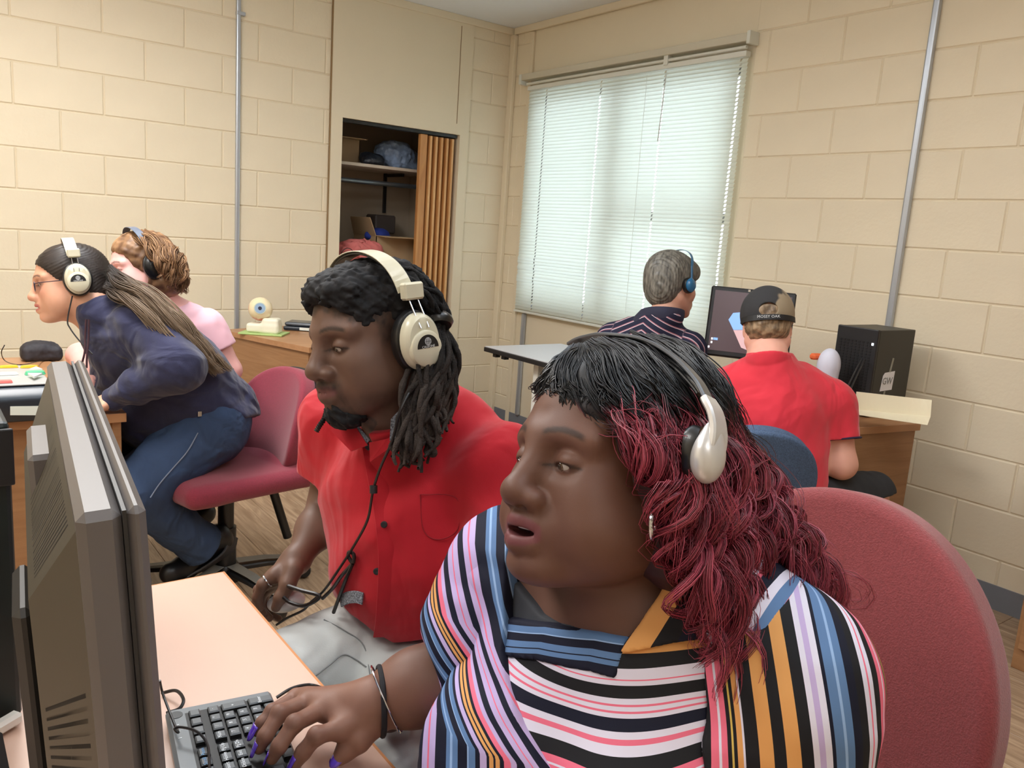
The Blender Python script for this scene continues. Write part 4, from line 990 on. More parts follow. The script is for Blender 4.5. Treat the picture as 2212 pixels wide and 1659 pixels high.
def shells(S, amp, f, seed, stretch=(1, 1, 1)):
    st = np.array(stretch)
    def post(P, d):
        m = np.abs(d) < .05
        if m.any(): d = d.copy(); q = P[m] * st; d[m] += amp * vnoise(q, f, seed, 3)
        return d
    S.post = post
def hand_ops(S, wrist, knuckles, chains, thumb, r=.0085, wr=.024, k=.006, palm_t=.012, up=(0, 0, 1)):
    """wrist point, 4 knuckles, per-finger joint lists [pip, dip, tip], thumb [base, mcp, ip, tip]"""
    wrist = np.asarray(wrist, float); up = unit(up)
    for j, (K, ch) in enumerate(zip(knuckles, chains)):
        K = np.asarray(K, float); S.cap(wrist + (K - wrist) * .12, K - up * .002, wr * .62, r * 1.35, .018)
        rr = r * (1.0 if j < 3 else .86)
        S.chain([K] + [np.asarray(c, float) for c in ch], [rr * 1.22, rr * 1.08, rr * .98, rr * .80], .004)
        S.ell(ch[0], (rr * 1.12,) * 3, .004)
    for j in range(3): S.cap(np.asarray(knuckles[j]) * .85 + wrist * .15 - up * .003, np.asarray(knuckles[j + 1]) * .85 + wrist * .15 - up * .003, r * 1.25, r * 1.25, .012)
    S.chain([np.asarray(t, float) for t in thumb], [r * 1.9, r * 1.45, r * 1.25, r * .95], .012)
def nail(par, tip, back, up, m, L=.013, W=.0052, name='nail'):
    """long almond nail at a fingertip; back = direction from tip to joint"""
    d = unit(np.asarray(tip) - np.asarray(back)); u = unit(np.asarray(up) - d * (np.asarray(up) @ d)); s = np.cross(d, u); V = []
    ts = np.linspace(0, 1, 7); us = np.linspace(-1, 1, 5)
    for t in ts:
        w = W * (1.0 if t < .55 else math.sqrt(max(1 - ((t - .55) / .47) ** 2, .03)))
        for q in us: V.append(np.asarray(tip) + d * (t * L - L * .34) + s * q * w + u * (.0080 * (1 - .25 * q * q) - .0022 * t * t))
    n = len(us); Fs = [(i * n + j, i * n + j + 1, (i + 1) * n + j + 1, (i + 1) * n + j) for i in range(len(ts) - 1) for j in range(n - 1)]
    o = MB().add(V, Fs).build(name, m, par, smooth=True); md = o.modifiers.new('s', 'SOLIDIFY'); md.thickness = .0009; return o
# ---------------------------------------------------------------- hair helpers
def strands_from(roots, dirs, n, length, grav, wave, freq, rad, seed, keep=None, taper=.35, curl=0.0):
    """roots (S,3) start points, dirs (S,3); straight-ish falling strands with waves"""
    r = np.random.default_rng(seed); Sn = len(roots); P = np.empty((Sn, n, 3)); p = roots.copy(); d = dirs.copy(); st = (np.asarray(length) / n)
    ph = r.uniform(0, 6.28, (Sn, 1)); P[:, 0] = p
    for i in range(1, n):
        d = d + np.array(grav) * (1.0 / n); d /= np.linalg.norm(d, axis=1)[:, None]; p = p + d * (st[:, None] if np.ndim(st) else st); P[:, i] = p
        if keep is not None: p = keep(p); P[:, i] = p
    T = np.gradient(P, axis=1); T /= np.linalg.norm(T, axis=2)[..., None]
    u = np.cross(T, np.array([.3, .5, .8])); u /= np.linalg.norm(u, axis=2)[..., None]; w = np.cross(T, u)
    t = np.linspace(0, 1, n)[None, :, None]; a = ph[:, :, None] + freq * t * 6.28; amp = wave * (np.clip(t * 3, 0, 1))
    P = P + amp * (np.cos(a) * u + np.sin(a) * w)
    R_ = np.tile(rad * (1 - (1 - taper) * np.linspace(0, 1, n) ** 2)[None], (Sn, 1)); return P, R_
# ---------------------------------------------------------------- headphones
M_CREAM = mat('headphone_cream', srgb(206, 200, 176), .35, coat=.3); M_CUSH = mat('cushion_black', srgb(14, 14, 15), .35, coat=.2); M_CHROME = mat('chrome_wire', srgb(200, 200, 205), .15, 1.0)
def headphones(lab, o, R, sc, ear=(-.008, .088, -.006), tilt=(0, 0, 0), top=.135, cup=(.036, .046), m_band=None, m_cup=None, style='classic', topx=-.0, logo=True, bw=.030, label_m=None, fwd=0.0):
    e = tag(empty('headphones', tuple(o)), lab, 'headphones')
    w = lambda p: o + sc * (R @ np.asarray(p, float))
    ex, ey, ez = ear
    # band path from cup to cup over the crown
    pts = []
    for a in np.linspace(-1, 1, 33):
        t = a * math.radians(84); y = (ey + .006) * math.sin(t) / math.sin(math.radians(84)); z = ez + .062 + (top - ez - .062) * max(math.cos(t), 0) ** .8
        pts.append(w((ex + (topx - ex) * (z - ez - .05) / (top - ez - .05), y, z)))
    side = R @ unit((1, 0, fwd))
    b = MB().strip(pts, side, bw * sc, .0018 * sc).build('headband', m_band, e)
    if style == 'classic':
        q = [o + (p - o) * .975 for p in pts[5:-5]]
        MB().strip(q, side, (bw - .006) * sc, .0045 * sc).build('band_padding', M_CUSH, e, smooth=True)
    for s in (1, -1):
        tl = R @ rotax((0, 0, 1), s * tilt[2]) @ rotax((1, 0, 0), -s * tilt[0]) @ rotax((0, 1, 0), tilt[1])
        c = w((ex, s * ey, ez)); ax = tl @ np.array([0, s, 0]); e1 = tl @ np.array([0, 0, 1.0])
        # cushion
        rx, rz_ = cup[0] * sc, cup[1] * sc; fl = rx / rz_
        MB().lathe([(0, -.012 * sc), (rz_ * .75, -.012 * sc), (rz_ * .98, -.008 * sc), (rz_ * 1.06, .0), (rz_ * 1.02, .009 * sc), (rz_ * .88, .012 * sc), (0, .012 * sc)], c, ax, 40, e1, fl).build('cushion', M_CUSH, e, smooth=True)
        if style == 'classic':
            sh = MB().lathe([(rz_ * .94, .010 * sc), (rz_ * .95, .018 * sc), (rz_ * .90, .025 * sc), (rz_ * .78, .030 * sc), (rz_ * .3, .031 * sc), (0, .031 * sc)], c, ax, 40, e1, fl * .97).build('ear_cup', m_cup, e, smooth=True)
            c2_ = c - e1 * rz_ * .22 + ax * .030 * sc
            MB().lathe([(rz_ * .62, -.004), (rz_ * .60, .004 * sc), (rz_ * .52, .0065 * sc), (0, .0065 * sc)], c2_, ax, 36, e1).build('boss', m_cup, sh, smooth=True)
            if logo:
                fwdv = np.cross(e1, ax) ; rr = rz_ * .43; base = c2_ + ax * .0068 * sc
                fx = tl @ np.array([1., 0, 0]) * (-s)   # reads left to right from outside
                a = np.linspace(0, math.pi, 19); tlt = .25 * s * 0
                MB().quadpts([base + rr * (math.cos(t) * fx + math.sin(t) * e1) + e1 * .001 for t in a], .0006, ax).build('badge', mat('badge_black', srgb(16, 18, 24), .3), sh)
                MB().lathe([(0, 0), (rr * .30, 0), (rr * .30, .0005), (0, .0005)], base + e1 * rr * .55 + ax * .0006, ax, 20).build('emblem', mat('badge_silver', srgb(190, 194, 200), .3, .3), sh)
                g_ = MB()
                for q in (-.5, 0, .5): g_.box(base + e1 * rr * .55 + fx * rr * .3 * q + ax * .0012, (.0006 * sc, .0006 * sc, rr * .45), np.stack([fx, ax, e1], 1))
                g_.box(base + e1 * rr * .55 + ax * .0012, (rr * .55, .0006 * sc, .0006 * sc), np.stack([fx, ax, e1], 1)); g_.build('emblem_lines', bpy.data.materials['badge_black'], sh)
                text_obj('CALIFONE', rr * .26, frame4(base + e1 * rr * .15 + ax * .0009, fx, e1), sh, M_LEG, 'lettering', .0001)
            # slider and wires
            top_c = c + e1 * (rz_ + .030 * sc) + ax * .010 * sc
            pe = pts[-1] if s > 0 else pts[0]
            MB().box(top_c, (.036 * sc, .016 * sc, .026 * sc), np.stack([tl[:, 0], ax, e1], 1), .003).build('slider', m_cup, b, smooth=False)
            for f in (-.008, .008):
                MB().tube([top_c + tl[:, 0] * f * sc - e1 * .010 * sc, c + e1 * rz_ * .85 + ax * .024 * sc + tl[:, 0] * f * 1.0 * sc, c + e1 * rz_ * .45 + ax * .0335 * sc + tl[:, 0] * f * .9 * sc], .0013 * sc, 8).build('wire', M_CHROME, e, smooth=True)
            MB().strip([pe, (pe + top_c) / 2 + ax * .001, top_c], side, bw * sc, .003 * sc).build('band_end', m_cup, e)
        elif style == 'plain':
            MB().lathe([(rz_ * .9, .010 * sc), (rz_ * .92, .016 * sc), (rz_ * .7, .024 * sc), (rz_ * .3, .027 * sc), (0, .027 * sc)], c, ax, 32, e1, fl).build('ear_cup', m_cup, e, smooth=True)
            pe = pts[-1] if s > 0 else pts[0]
            MB().strip([pe, c + e1 * rz_ * .8 + ax * .016 * sc, c + e1 * rz_ * .2 + ax * .027 * sc], side, bw * .8 * sc, .003 * sc).build('arm', m_band, e)
    return e, w
# ---------------------------------------------------------------- woman with burgundy curls (foreground)
W1o, W1R = head_frame(1314, 1014, .87, 34, 11); W1s = 1.06
T1 = at(1372, 1306, w=.905)                                     # between the shoulders
a_ = math.radians(55); f_ = unit((math.cos(a_) * -CR - math.sin(a_) * CF) * [1, 1, 0]); T1R = np.stack([f_, np.cross([0, 0, 1.], f_), [0, 0, 1.]], 1)
def t1(p): return T1 + T1R @ np.asarray(p, float)
p1 = person('seated woman with long burgundy curls and striped top typing at the near desk', (T1[0], T1[1], 0))
SH_L = t1((.0, .170, -.03)); SH_R = t1((-.01, -.172, -.015))
EL_R = at(1050, 1428, w=1.0); WR_R = at(812, 1518, w=.965)
EL_L = t1((.05, .215, -.34))
def torso1(S, g=0.0, arms=True):
    S.frame(T1, T1R)
    S.ell((.005, 0, -.12), (.120 + g, .165 + g, .18 + g), .03)
    S.cap((-.01, .09, .02), (-.005, .155, -.02), .052 + g, .060 + g, .05); S.cap((-.01, -.09, .02), (-.005, -.150, -.02), .052 + g, .060 + g, .05)
    for s in (1, -1): S.ell((.085, s * .080, -.175), (.095 + g, .090 + g, .095 + g), .05)
    S.ell((.05, 0, -.40), (.160 + g, .180 + g, .20 + g), .06)
    S.frame()
# skin: head, neck, chest, right arm and hand, one surface
S = Sdf(); head_ops(S, W1o, W1R, W1s, fat=.036, nose=1.25, lips=1.25, wide=1.06, mouth=.0055, lid=.95, chin2=0)
S.frame(W1o, W1R, W1s); S.cap((-.030, 0, -.065), (-.052, 0, -.14), .054, .064, .018); S.frame()
nk = W1o + W1R @ np.array([-.052, 0, -.135]) * W1s
S.cap(nk, t1((-.035, 0, -.01)), .058, .072, .03); torso1(S)
S.cap(SH_R, EL_R, .055, .050, .03); S.cap(EL_R, EL_R * .35 + WR_R * .65, .050, .040, .03); S.cap(EL_R * .35 + WR_R * .65, WR_R, .040, .0285, .03)
S.cap(SH_L, EL_L, .055, .048, .03); S.cap(EL_L, t1((.26, .16, -.38)), .045, .03, .02)
zk = DZ + .052
K = [at(733, 1575, z=zk + .006), at(700, 1530, z=zk + .010), at(662, 1517, z=zk + .006), at(640, 1505, z=zk - .004)]      # index, middle, ring, little
CH = [[at(684, 1589, z=zk + .006), at(655, 1625, z=zk - .012), at(640, 1648, z=zk - .024)],
      [at(636, 1563, z=zk + .012), at(603, 1612, z=zk - .006), at(588, 1638, z=zk - .022)],
      [at(604, 1541, z=zk + .008), at(573, 1590, z=zk - .008), at(560, 1616, z=zk - .022)],
      [at(588, 1537, z=zk - .006), at(566, 1562, z=zk - .014), at(555, 1580, z=zk - .023)]]
TH = [at(800, 1568, z=zk + .0), at(775, 1600, z=zk - .010), at(747, 1622, z=zk - .020), at(733, 1638, z=zk - .026)]
hand_ops(S, WR_R, K, CH, TH, r=.0088, wr=.030)
SKW = np.array(srgb(104, 71, 57)); 
def col1(V):
    c = skin_col(V, W1o, W1R, W1s, SKW, srgb(112, 62, 64), mo=.0055, brow=SKW * .18, lips=1.25, seed=5, lid=.95)
    t = sstep(.06, .16, (V - EL_R) @ unit(WR_R - EL_R)) * (np.linalg.norm(V - WR_R, axis=1) < .25); c = mixc(c, np.array(srgb(134, 94, 76)) * (1 + .05 * vnoise(V, 60, 2))[:, None], t)  # forearm and hand coloured lighter, stronger light put into the skin tone
    for ch in CH:
        for q, r_ in ((ch[0], .0085), (ch[1], .0065)):
            e = (V - q); dd = np.linalg.norm(e, axis=1); t = np.exp(-(dd / (r_ * 1.15)) ** 2) * (e[:, 2] > .001) * .6; c = mixc(c, np.array(srgb(70, 44, 38)), t)
    return np.clip(c, 0, 1)
M_SK1 = skinmat('skin_deep_brown', .52)
o, V = finish(S, 'body', .0021, M_SK1, p1, col1)
eyes(p1, W1o, W1R, W1s, look=(1, -.30, -.48))
tw_ = lambda p: W1o + W1s * (W1R @ np.asarray(p, float))
MB().tube(spline([tw_(q) for q in ((.078, .018, -.0665), (.090, .009, -.0658), (.0935, 0, -.0656), (.090, -.009, -.0658), (.078, -.018, -.0665))], 14), .0032, 8).build('teeth', M_TOOTH, p1, smooth=True)
M_NAIL = mat('nail_purple', srgb(92, 52, 190), .12, coat=1.0)
for ch in CH: nail(p1, ch[2], ch[1], (0, 0, 1), M_NAIL, L=.020, W=.0070, name='fingernail')
nail(p1, TH[3], TH[2], unit(CR * .2 + np.array([0, 0, .8]) - CF * .5), M_NAIL, L=.020, W=.0068, name='fingernail')
# ---- striped wrap top
NV, WH, PK, OR, BL_, LB, LI, YE, GR_ = srgb(24, 26, 44), srgb(226, 222, 240), srgb(238, 116, 142), srgb(226, 164, 98), srgb(96, 128, 172), srgb(150, 180, 220), srgb(196, 176, 222), srgb(214, 186, 96), srgb(30, 30, 34)
PAL_A = [(.05, GR_), (.07, WH), (.012, PK), (.03, WH), (.085, GR_), (.035, WH), (.012, PK), (.03, WH), (.012, PK), (.03, WH), (.075, NV), (.045, WH), (.03, PK), (.06, WH), (.09, GR_), (.045, PK), (.016, WH), (.04, PK), (.02, GR_), (.01, YE), (.022, GR_), (.03, OR), (.01, GR_), (.03, OR), (.02, WH), (.05, GR_), (.055, OR), (.055, NV), (.055, OR), (.05, GR_)]
PAL_B = [(.03, NV), (.05, BL_), (.012, LB), (.07, NV), (.04, BL_), (.02, LB), (.03, BL_), (.09, NV), (.05, LI), (.014, PK), (.05, LI), (.06, NV), (.05, LI), (.014, PK), (.05, LI), (.06, NV), (.04, LI), (.05, PK), (.03, NV), (.03, OR), (.012, NV), (.03, OR), (.02, NV), (.05, LI)]
PAL_D = [(.045, GR_), (.03, WH), (.012, PK), (.03, WH), (.05, GR_), (.045, PK), (.016, WH), (.035, PK), (.02, GR_), (.01, YE), (.02, GR_), (.03, OR), (.012, WH), (.07, GR_), (.07, OR), (.06, GR_), (.07, OR), (.06, GR_), (.03, WH), (.03, LI), (.03, WH), (.02, NV), (.05, BL_), (.014, LB), (.04, BL_), (.05, NV)]
M_SA = ramp_mat('stripe_bodice', PAL_A); M_SB = ramp_mat('stripe_wrap', PAL_B); M_SD = ramp_mat('stripe_sleeve', PAL_D)
TS = Sdf(); torso1(TS, .012)
def chest(px, py, xt=.165):
    """photo pixel -> torso lateral and vertical coordinate on the chest front"""
    d = CF * F_PX + CR * (px - 1106) + CU * (829.5 - py); n = T1R[:, 0]; t = ((T1 + n * xt - CAM) @ n) / (d @ n); q = CAM + d * t
    ts = np.linspace(.55, 1.3, 260) / F_PX; P = CAM + d[None] * ts[:, None]; e = TS.ev(P); i = np.argmax(e < 0)
    if (e < 0).any(): q = P[max(i - 1, 0)]
    q = (q - T1) @ T1R; return q[1], q[2]
def line(pts, xt=.165):
    q = sorted([chest(a, b, xt) for a, b in pts], key=lambda u: u[1]); z = np.array([u[1] for u in q]); y = np.array([u[0] for u in q]); return lambda zz: np.interp(zz, z, y)
gB = line([(1108, 1200), (1096, 1300), (1094, 1400), (1108, 1480), (1140, 1570), (1190, 1659), (1240, 1750)])
gS = line([(1560, 1330), (1540, 1380), (1533, 1450), (1530, 1550), (1532, 1659), (1535, 1750)], .10)
def loc1(P): return (P - T1) @ T1R
def topline(pts, xt=.15):
    q = sorted([chest(a, b, xt) for a, b in pts]); y = np.array([u[0] for u in q]); z = np.array([u[1] for u in q]); return lambda yy: np.interp(yy, y, z)
hA = topline([(1000, 1335), (1093, 1342), (1180, 1357), (1290, 1376), (1355, 1392), (1450, 1378), (1545, 1366), (1700, 1350)])
def wrinkle(S, amp, f, seed):
    S.post = lambda P, d: d + amp * vnoise((P - T1) @ T1R * np.array([1, .6, 2.2]), f, seed, 2)

def keep(S, f): return S.fn(f, op='s', k=.0015)
def L1(i, sgn=1): return lambda P: sgn * loc1(P)[:, i]
# bodice panel
S = Sdf(); torso1(S, .013); wrinkle(S, .0015, 14, 5)
keep(S, lambda P: hA(loc1(P)[:, 1]) - loc1(P)[:, 2]); keep(S, lambda P: loc1(P)[:, 1] - gB(loc1(P)[:, 2]) + .012)
keep(S, lambda P: gS(loc1(P)[:, 2]) - loc1(P)[:, 1]); keep(S, lambda P: loc1(P)[:, 0] + .03)
def stripeA(V):
    q = loc1(V); y, z = q[:, 1], q[:, 2]; return -(z - 1.2 * (y + .02) ** 2 - .04 * y) / .160 - .08
finish(S, 'bodice', .0035, M_SA, p1, None, stripeA)
# dark undershirt
hU = topline([(1090, 1250), (1125, 1290), (1160, 1335), (1200, 1352), (1290, 1356), (1370, 1342), (1430, 1310), (1480, 1260)])
S = Sdf(); torso1(S, .008); keep(S, lambda P: hU(loc1(P)[:, 1]) - loc1(P)[:, 2]); keep(S, lambda P: loc1(P)[:, 0] + .03)
finish(S, 'undershirt', .0035, mat('undershirt', srgb(48, 50, 56), .8), p1)
# gathered blue neckline edge of the bodice
S = Sdf(); torso1(S, .0155); hA0 = lambda y: hA(y) + .004
keep(S, lambda P: hA0(loc1(P)[:, 1]) - loc1(P)[:, 2]); keep(S, lambda P: loc1(P)[:, 2] - hA(loc1(P)[:, 1]) + .030)
keep(S, lambda P: loc1(P)[:, 1] - gB(loc1(P)[:, 2]) + .01); gE = line([(1340, 1300), (1352, 1392), (1300, 1410), (1180, 1425), (1120, 1430)]); keep(S, lambda P: chestE - loc1(P)[:, 1]); keep(S, lambda P: loc1(P)[:, 0] + .02)
chestE = chest(1352, 1392)[0]
PAL_N = [(.16, BL_), (.03, LB), (.20, NV), (.16, BL_), (.03, NV), (.12, BL_), (.30, NV)]
finish(S, 'neckline_fold', .003, ramp_mat('stripe_neck', PAL_N), p1, None, lambda V: (hA(loc1(V)[:, 1]) + .0045 - loc1(V)[:, 2] + .05 * (loc1(V)[:, 1]) ) / .036)
# wrap band with the right sleeve
gN = line([(1112, 1190), (1104, 1240), (1098, 1300), (1094, 1400), (1108, 1480), (1140, 1570), (1190, 1659), (1240, 1750)])
ER2 = EL_R * .52 + WR_R * .48
S = Sdf(); torso1(S, .020); S.cap(t1((.0, -.06, .045)), SH_R, .045, .070, .05)
wrinkle(S, .0035, 16, 9)
keep(S, lambda P: gN(loc1(P)[:, 2]) - loc1(P)[:, 1])
keep(S, lambda P: loc1(P)[:, 0] + .06)
_e = sorted([((lambda y, z: (z, t1((.10, y, z)) @ CR))(*chest(a, b))) for a, b in ((1108, 1200), (1098, 1300), (1094, 1400), (1108, 1480), (1140, 1570), (1190, 1659))]); _z = np.array([u[0] for u in _e]); _r = np.array([u[1] for u in _e])
def stripeB(V):
    z = loc1(V)[:, 2]; return (np.interp(z, _z, _r) - V @ CR + .03) / .135 + .004 * np.sin(z * 30)
finish(S, 'wrap_panel', .0033, M_SB, p1, None, stripeB)
S = Sdf(); S.cap(SH_R, (SH_R + EL_R) / 2, .080, .080, .05); S.cap((SH_R + EL_R) / 2, EL_R, .080, .076, .05); S.cap(EL_R, ER2, .074, .058, .04); wrinkle(S, .003, 16, 10); S.half(ER2, WR_R - EL_R, .012)
finish(S, 'sleeve', .0035, M_SB, p1, None, stripeB)
# left collar band
gC0 = line([(1500, 1195), (1478, 1217), (1430, 1280), (1390, 1335), (1352, 1395)], .12); gC1 = line([(1640, 1240), (1600, 1290), (1560, 1350), (1545, 1372)], .10)
S = Sdf(); torso1(S, .019); S.cap(t1((.01, .075, .06)), t1((0, .15, .01)), .038, .058, .05); wrinkle(S, .002, 16, 12)
keep(S, lambda P: loc1(P)[:, 1] - gC0(loc1(P)[:, 2])); keep(S, lambda P: loc1(P)[:, 2] - hA(loc1(P)[:, 1]) + .004); keep(S, lambda P: .27 - loc1(P)[:, 1]); keep(S, lambda P: loc1(P)[:, 0] + .10)
PAL_C = [(.12, OR), (.10, GR_), (.10, NV), (.06, WH), (.02, PK), (.06, NV), (.05, WH), (.06, BL_), (.02, PK), (.04, WH), (.06, BL_), (.08, NV), (.05, BL_), (.03, LB), (.06, NV)]
finish(S, 'collar_panel', .0033, ramp_mat('stripe_collar', PAL_C), p1, None, lambda V: (loc1(V)[:, 1] - gC0(loc1(V)[:, 2])) / .17)
# left sleeve and back
S = Sdf(); S.cap(SH_L, (SH_L + EL_L) / 2, .078, .082, .05); S.cap((SH_L + EL_L) / 2, EL_L + (EL_L - SH_L) * .1, .082, .076, .04)
S.ell(t1((-.02, .14, -.30)), (.10, .07, .30), .05, rot=T1R); torso1(S, .013); S.cap(t1((0, .08, .03)), SH_L, .056, .078, .05); wrinkle(S, .003, 15, 21)
keep(S, lambda P: loc1(P)[:, 1] - gS(loc1(P)[:, 2]) + .002); S.half(t1((0, 0, -.5)), (0, 0, -1))
axL = unit(EL_L - SH_L); viewd = unit((SH_L + EL_L) / 2 - CAM); sideL = unit(np.cross(viewd, axL)); sideL = sideL if sideL @ CR > 0 else -sideL
def stripeD(V):
    q = V - SH_L; v = q @ axL; pr = q - v[:, None] * axL; rr_ = np.linalg.norm(pr, axis=1) + 1e-6; ph = np.arctan2(pr @ sideL, -(pr @ viewd)); return (rr_ * ph + .105 + .25 * np.clip(.06 - v, 0, 1) ** 1.5 * 2) / .190
finish(S, 'sleeve', .0035, M_SD, p1, None, stripeD)
S = Sdf(); torso1(S, .013); keep(S, lambda P: .03 - loc1(P)[:, 0]); keep(S, lambda P: .045 - loc1(P)[:, 2])
finish(S, 'back_panel', .006, M_SD, p1, None, lambda V: loc1(V)[:, 1] / .2)
# lap and legs (dark trousers under the desk edge)
hip = t1((.0, 0, -.56)); S = Sdf().frame(T1, T1R)
S.ell((.02, 0, -.56), (.17, .20, .13), .04)
fx = unit(T1R.T @ np.array([-1., .15, 0]))
for s in (1, -1):
    kn = np.array([.0, s * .11, -.54]) + fx * .42; S.cap((0, s * .10, -.54), kn, .095, .075, .04); S.cap(kn, kn + np.array([0, 0, -.42]), .070, .05, .03)
finish(S, 'trousers', .009, mat('trousers_dark', srgb(30, 30, 36), .8), p1)
# ---- hair
hl = lambda p: W1o + W1s * (W1R @ np.asarray(p, float))
S = Sdf().frame(W1o, W1R, W1s)
S.ell((-.018, 0, .044), (.104, .090, .084), .01); S.ell((-.050, 0, -.01), (.085, .100, .09), .04); S.ell((-.03, .075, -.02), (.05, .042, .085), .03)
S.ell((.078, 0, -.052), (.085, .072, .115), .012, op='s')
S.frame(); wz = lambda P, d: d + .0035 * vnoise(P, 34, 3, 3) * (np.abs(d) < .05); S.post = wz
BK = np.array(srgb(16, 16, 20)); BU = np.array(srgb(122, 34, 52)); BUL = np.array(srgb(176, 70, 88)); BUD = np.array(srgb(58, 16, 26))
def hcol(V):
    q = head_local(V, W1o, W1R, W1s); t = sstep(.075, -.01, q[:, 2] + .25 * np.clip(q[:, 0], -1, 0)); return mixc(BK, BUD * .7, t)
M_HAIR1 = mat('hair_curls', (.1, .02, .03), .36, attr='col', spec=.55)
hr, V = finish(S, 'hair', .0035, mat('hair_under', (.1, .02, .03), .6, attr='col'), p1, hcol)
def lerp_paths(A, B, t): return A[None] * (1 - t)[:, None, None] + B[None] * t[:, None, None]
def family(fam, n, S_, seed, clump_r, curl_a, curl_f, spread, r0, lmin=.55, per=22):
    """fam: list of waypoint paths (k,3) for t=0..1; returns paths (S,n,3), rad, along, rnd"""
    r = np.random.default_rng(seed); fam = np.array(fam); m = len(fam) - 1; C_ = max(1, S_ // per); P = []; A = []; Rn = []
    for c in range(C_):
        t = (c + r.uniform(0, 1)) / C_ * m; i = min(int(t), m - 1); u = t - i; w_ = fam[i] * (1 - u) + fam[i + 1] * u
        k = len(w_); w_ = w_ + r.normal(0, spread, (k, 3)) * np.linspace(.35, 1, k)[:, None]
        L_ = r.uniform(lmin, 1.0); path = spline(w_, n)
        path = np.stack([np.interp(np.linspace(0, L_, n), np.linspace(0, 1, n), path[:, i]) for i in range(3)], 1)
        T = np.gradient(path, axis=0); T /= np.linalg.norm(T, axis=1)[:, None] + 1e-9; u1 = np.cross(T, [.3, .5, .81]); u1 /= np.linalg.norm(u1, axis=1)[:, None]; u2 = np.cross(T, u1)
        s = np.linspace(0, 1, n); ph = r.uniform(0, 6.28); ff = curl_f * r.uniform(.75, 1.25) * L_; am = curl_a * r.uniform(.6, 1.3) * sstep(0.05, .5, s)
        a = ph + ff * 6.28 * s ** 1.15; cen = path + (am * np.cos(a))[:, None] * u1 + (am * np.sin(a))[:, None] * u2
        rr = clump_r * np.sqrt(r.uniform(0, 1, per)); tt = r.uniform(0, 6.28, per); prof = (.25 + .75 * sstep(0, .3, s)) * (1 - .55 * s ** 3)
        tw = a * .5
        for j in range(per):
            q = cen + (prof * rr[j] * np.cos(tt[j] + tw))[:, None] * u1 + (prof * rr[j] * np.sin(tt[j] + tw))[:, None] * u2 + r.normal(0, .0012, 3) * s[:, None] ** 2 * 2
            P.append(q); A.append(s); Rn.append(r.uniform(0, 1))
    P = np.array(P); s = np.linspace(0, 1, n); R_ = np.tile(r0 * (1 - .6 * s ** 3), (len(P), 1)); return P, R_, np.array(A), np.array(Rn)
def hair_obj(name, fams, colf, m, par, sides=3, seed=1):
    P = np.concatenate([f[0] for f in fams]); R_ = np.concatenate([f[1] for f in fams]); A = np.concatenate([f[2] for f in fams]); Rn = np.concatenate([f[3] for f in fams])
    me = tubes(name, P, R_, sides); c = colf(A, Rn); attr_col(me, np.repeat(c.reshape(-1, 3), sides, axis=0)); return link(name, me, m, par, True)
W = lambda *a: np.array([at(x, y, w=w) for x, y, w in a])
famB = [W((1262, 812, .835), (1300, 880, .79), (1375, 960, .757), (1425, 1060, .75), (1465, 1170, .748), (1510, 1290, .745), (1575, 1440, .755), (1598, 1600, .765)),
        W((1330, 790, .84), (1400, 880, .785), (1450, 970, .76), (1480, 1070, .755), (1510, 1180, .755), (1560, 1290, .765), (1575, 1400, .775), (1600, 1490, .785)),
        W((1400, 800, .85), (1480, 900, .80), (1540, 1010, .78), (1560, 1110, .785), (1590, 1190, .80), (1620, 1250, .82), (1650, 1290, .84), (1690, 1320, .85)),
        W((1470, 830, .87), (1570, 930, .845), (1620, 1030, .84), (1650, 1110, .84), (1690, 1190, .85), (1740, 1260, .86), (1780, 1310, .87), (1815, 1360, .88)),
        W((1510, 860, .92), (1610, 950, .91), (1660, 1040, .90), (1690, 1110, .89), (1720, 1180, .89), (1750, 1240, .89), (1780, 1290, .90), (1800, 1330, .91))]
famB2 = [[p + (at(1400, 1100, w=1) - CAM) * .045 + CR * (-.012) for p in f] for f in famB]
famT = [W((1240, 765, .885), (1205, 800, .87), (1180, 825, .865), (1165, 850, .87), (1155, 860, .885)),
        W((1250, 762, .88), (1232, 800, .845), (1225, 850, .822), (1245, 890, .81), (1290, 905, .80)),
        W((1270, 755, .88), (1300, 790, .83), (1330, 850, .79), (1370, 900, .775), (1430, 950, .77)),
        W((1320, 742, .885), (1380, 775, .84), (1430, 830, .80), (1470, 890, .785), (1500, 950, .785)),
        W((1390, 738, .90), (1450, 770, .86), (1500, 830, .83), (1540, 890, .82), (1560, 950, .82)),
        W((1430, 742, .93), (1500, 780, .90), (1550, 840, .88), (1580, 900, .87), (1600, 960, .87))]
def colB(A, Rn):
    t = sstep(.13, .33, A + .10 * (Rn[:, None] - .5)); c = BK[None, None] * (1 - t[..., None]) + (BU * (1 - Rn[:, None]) + BUL * Rn[:, None])[:, None, :] * t[..., None] * (.55 + .6 * Rn[:, None, None]); return c
def colT(A, Rn):
    t = sstep(.72, 1.0, A) * (Rn[:, None] > .62); return (BK * (0.7 + .9 * Rn[:, None]))[:, None, :] * (1 - t[..., None]) + BU[None, None] * t[..., None]
famT = [W1o + (q - W1o) * 1.055 for q in famT]
F1 = family(famB, 60, 1560, 1, .0062, .0150, 4.6, .011, .00060, .66)
F2 = family(famB2, 50, 700, 2, .008, .015, 4.2, .016, .0008, .6)
F3 = family(famB, 46, 300, 3, .016, .016, 4.2, .016, .00042, .5, per=10)
hair_obj('hair', [F1], colB, M_HAIR1, p1); hair_obj('hair', [F2], colB, M_HAIR1, p1); hair_obj('hair', [F3], colB, M_HAIR1, p1)
F4 = family(famT, 26, 1500, 4, .0080, .0022, .8, .0045, .00070, .8)
hair_obj('hair', [F4], colT, M_HAIR1, p1)
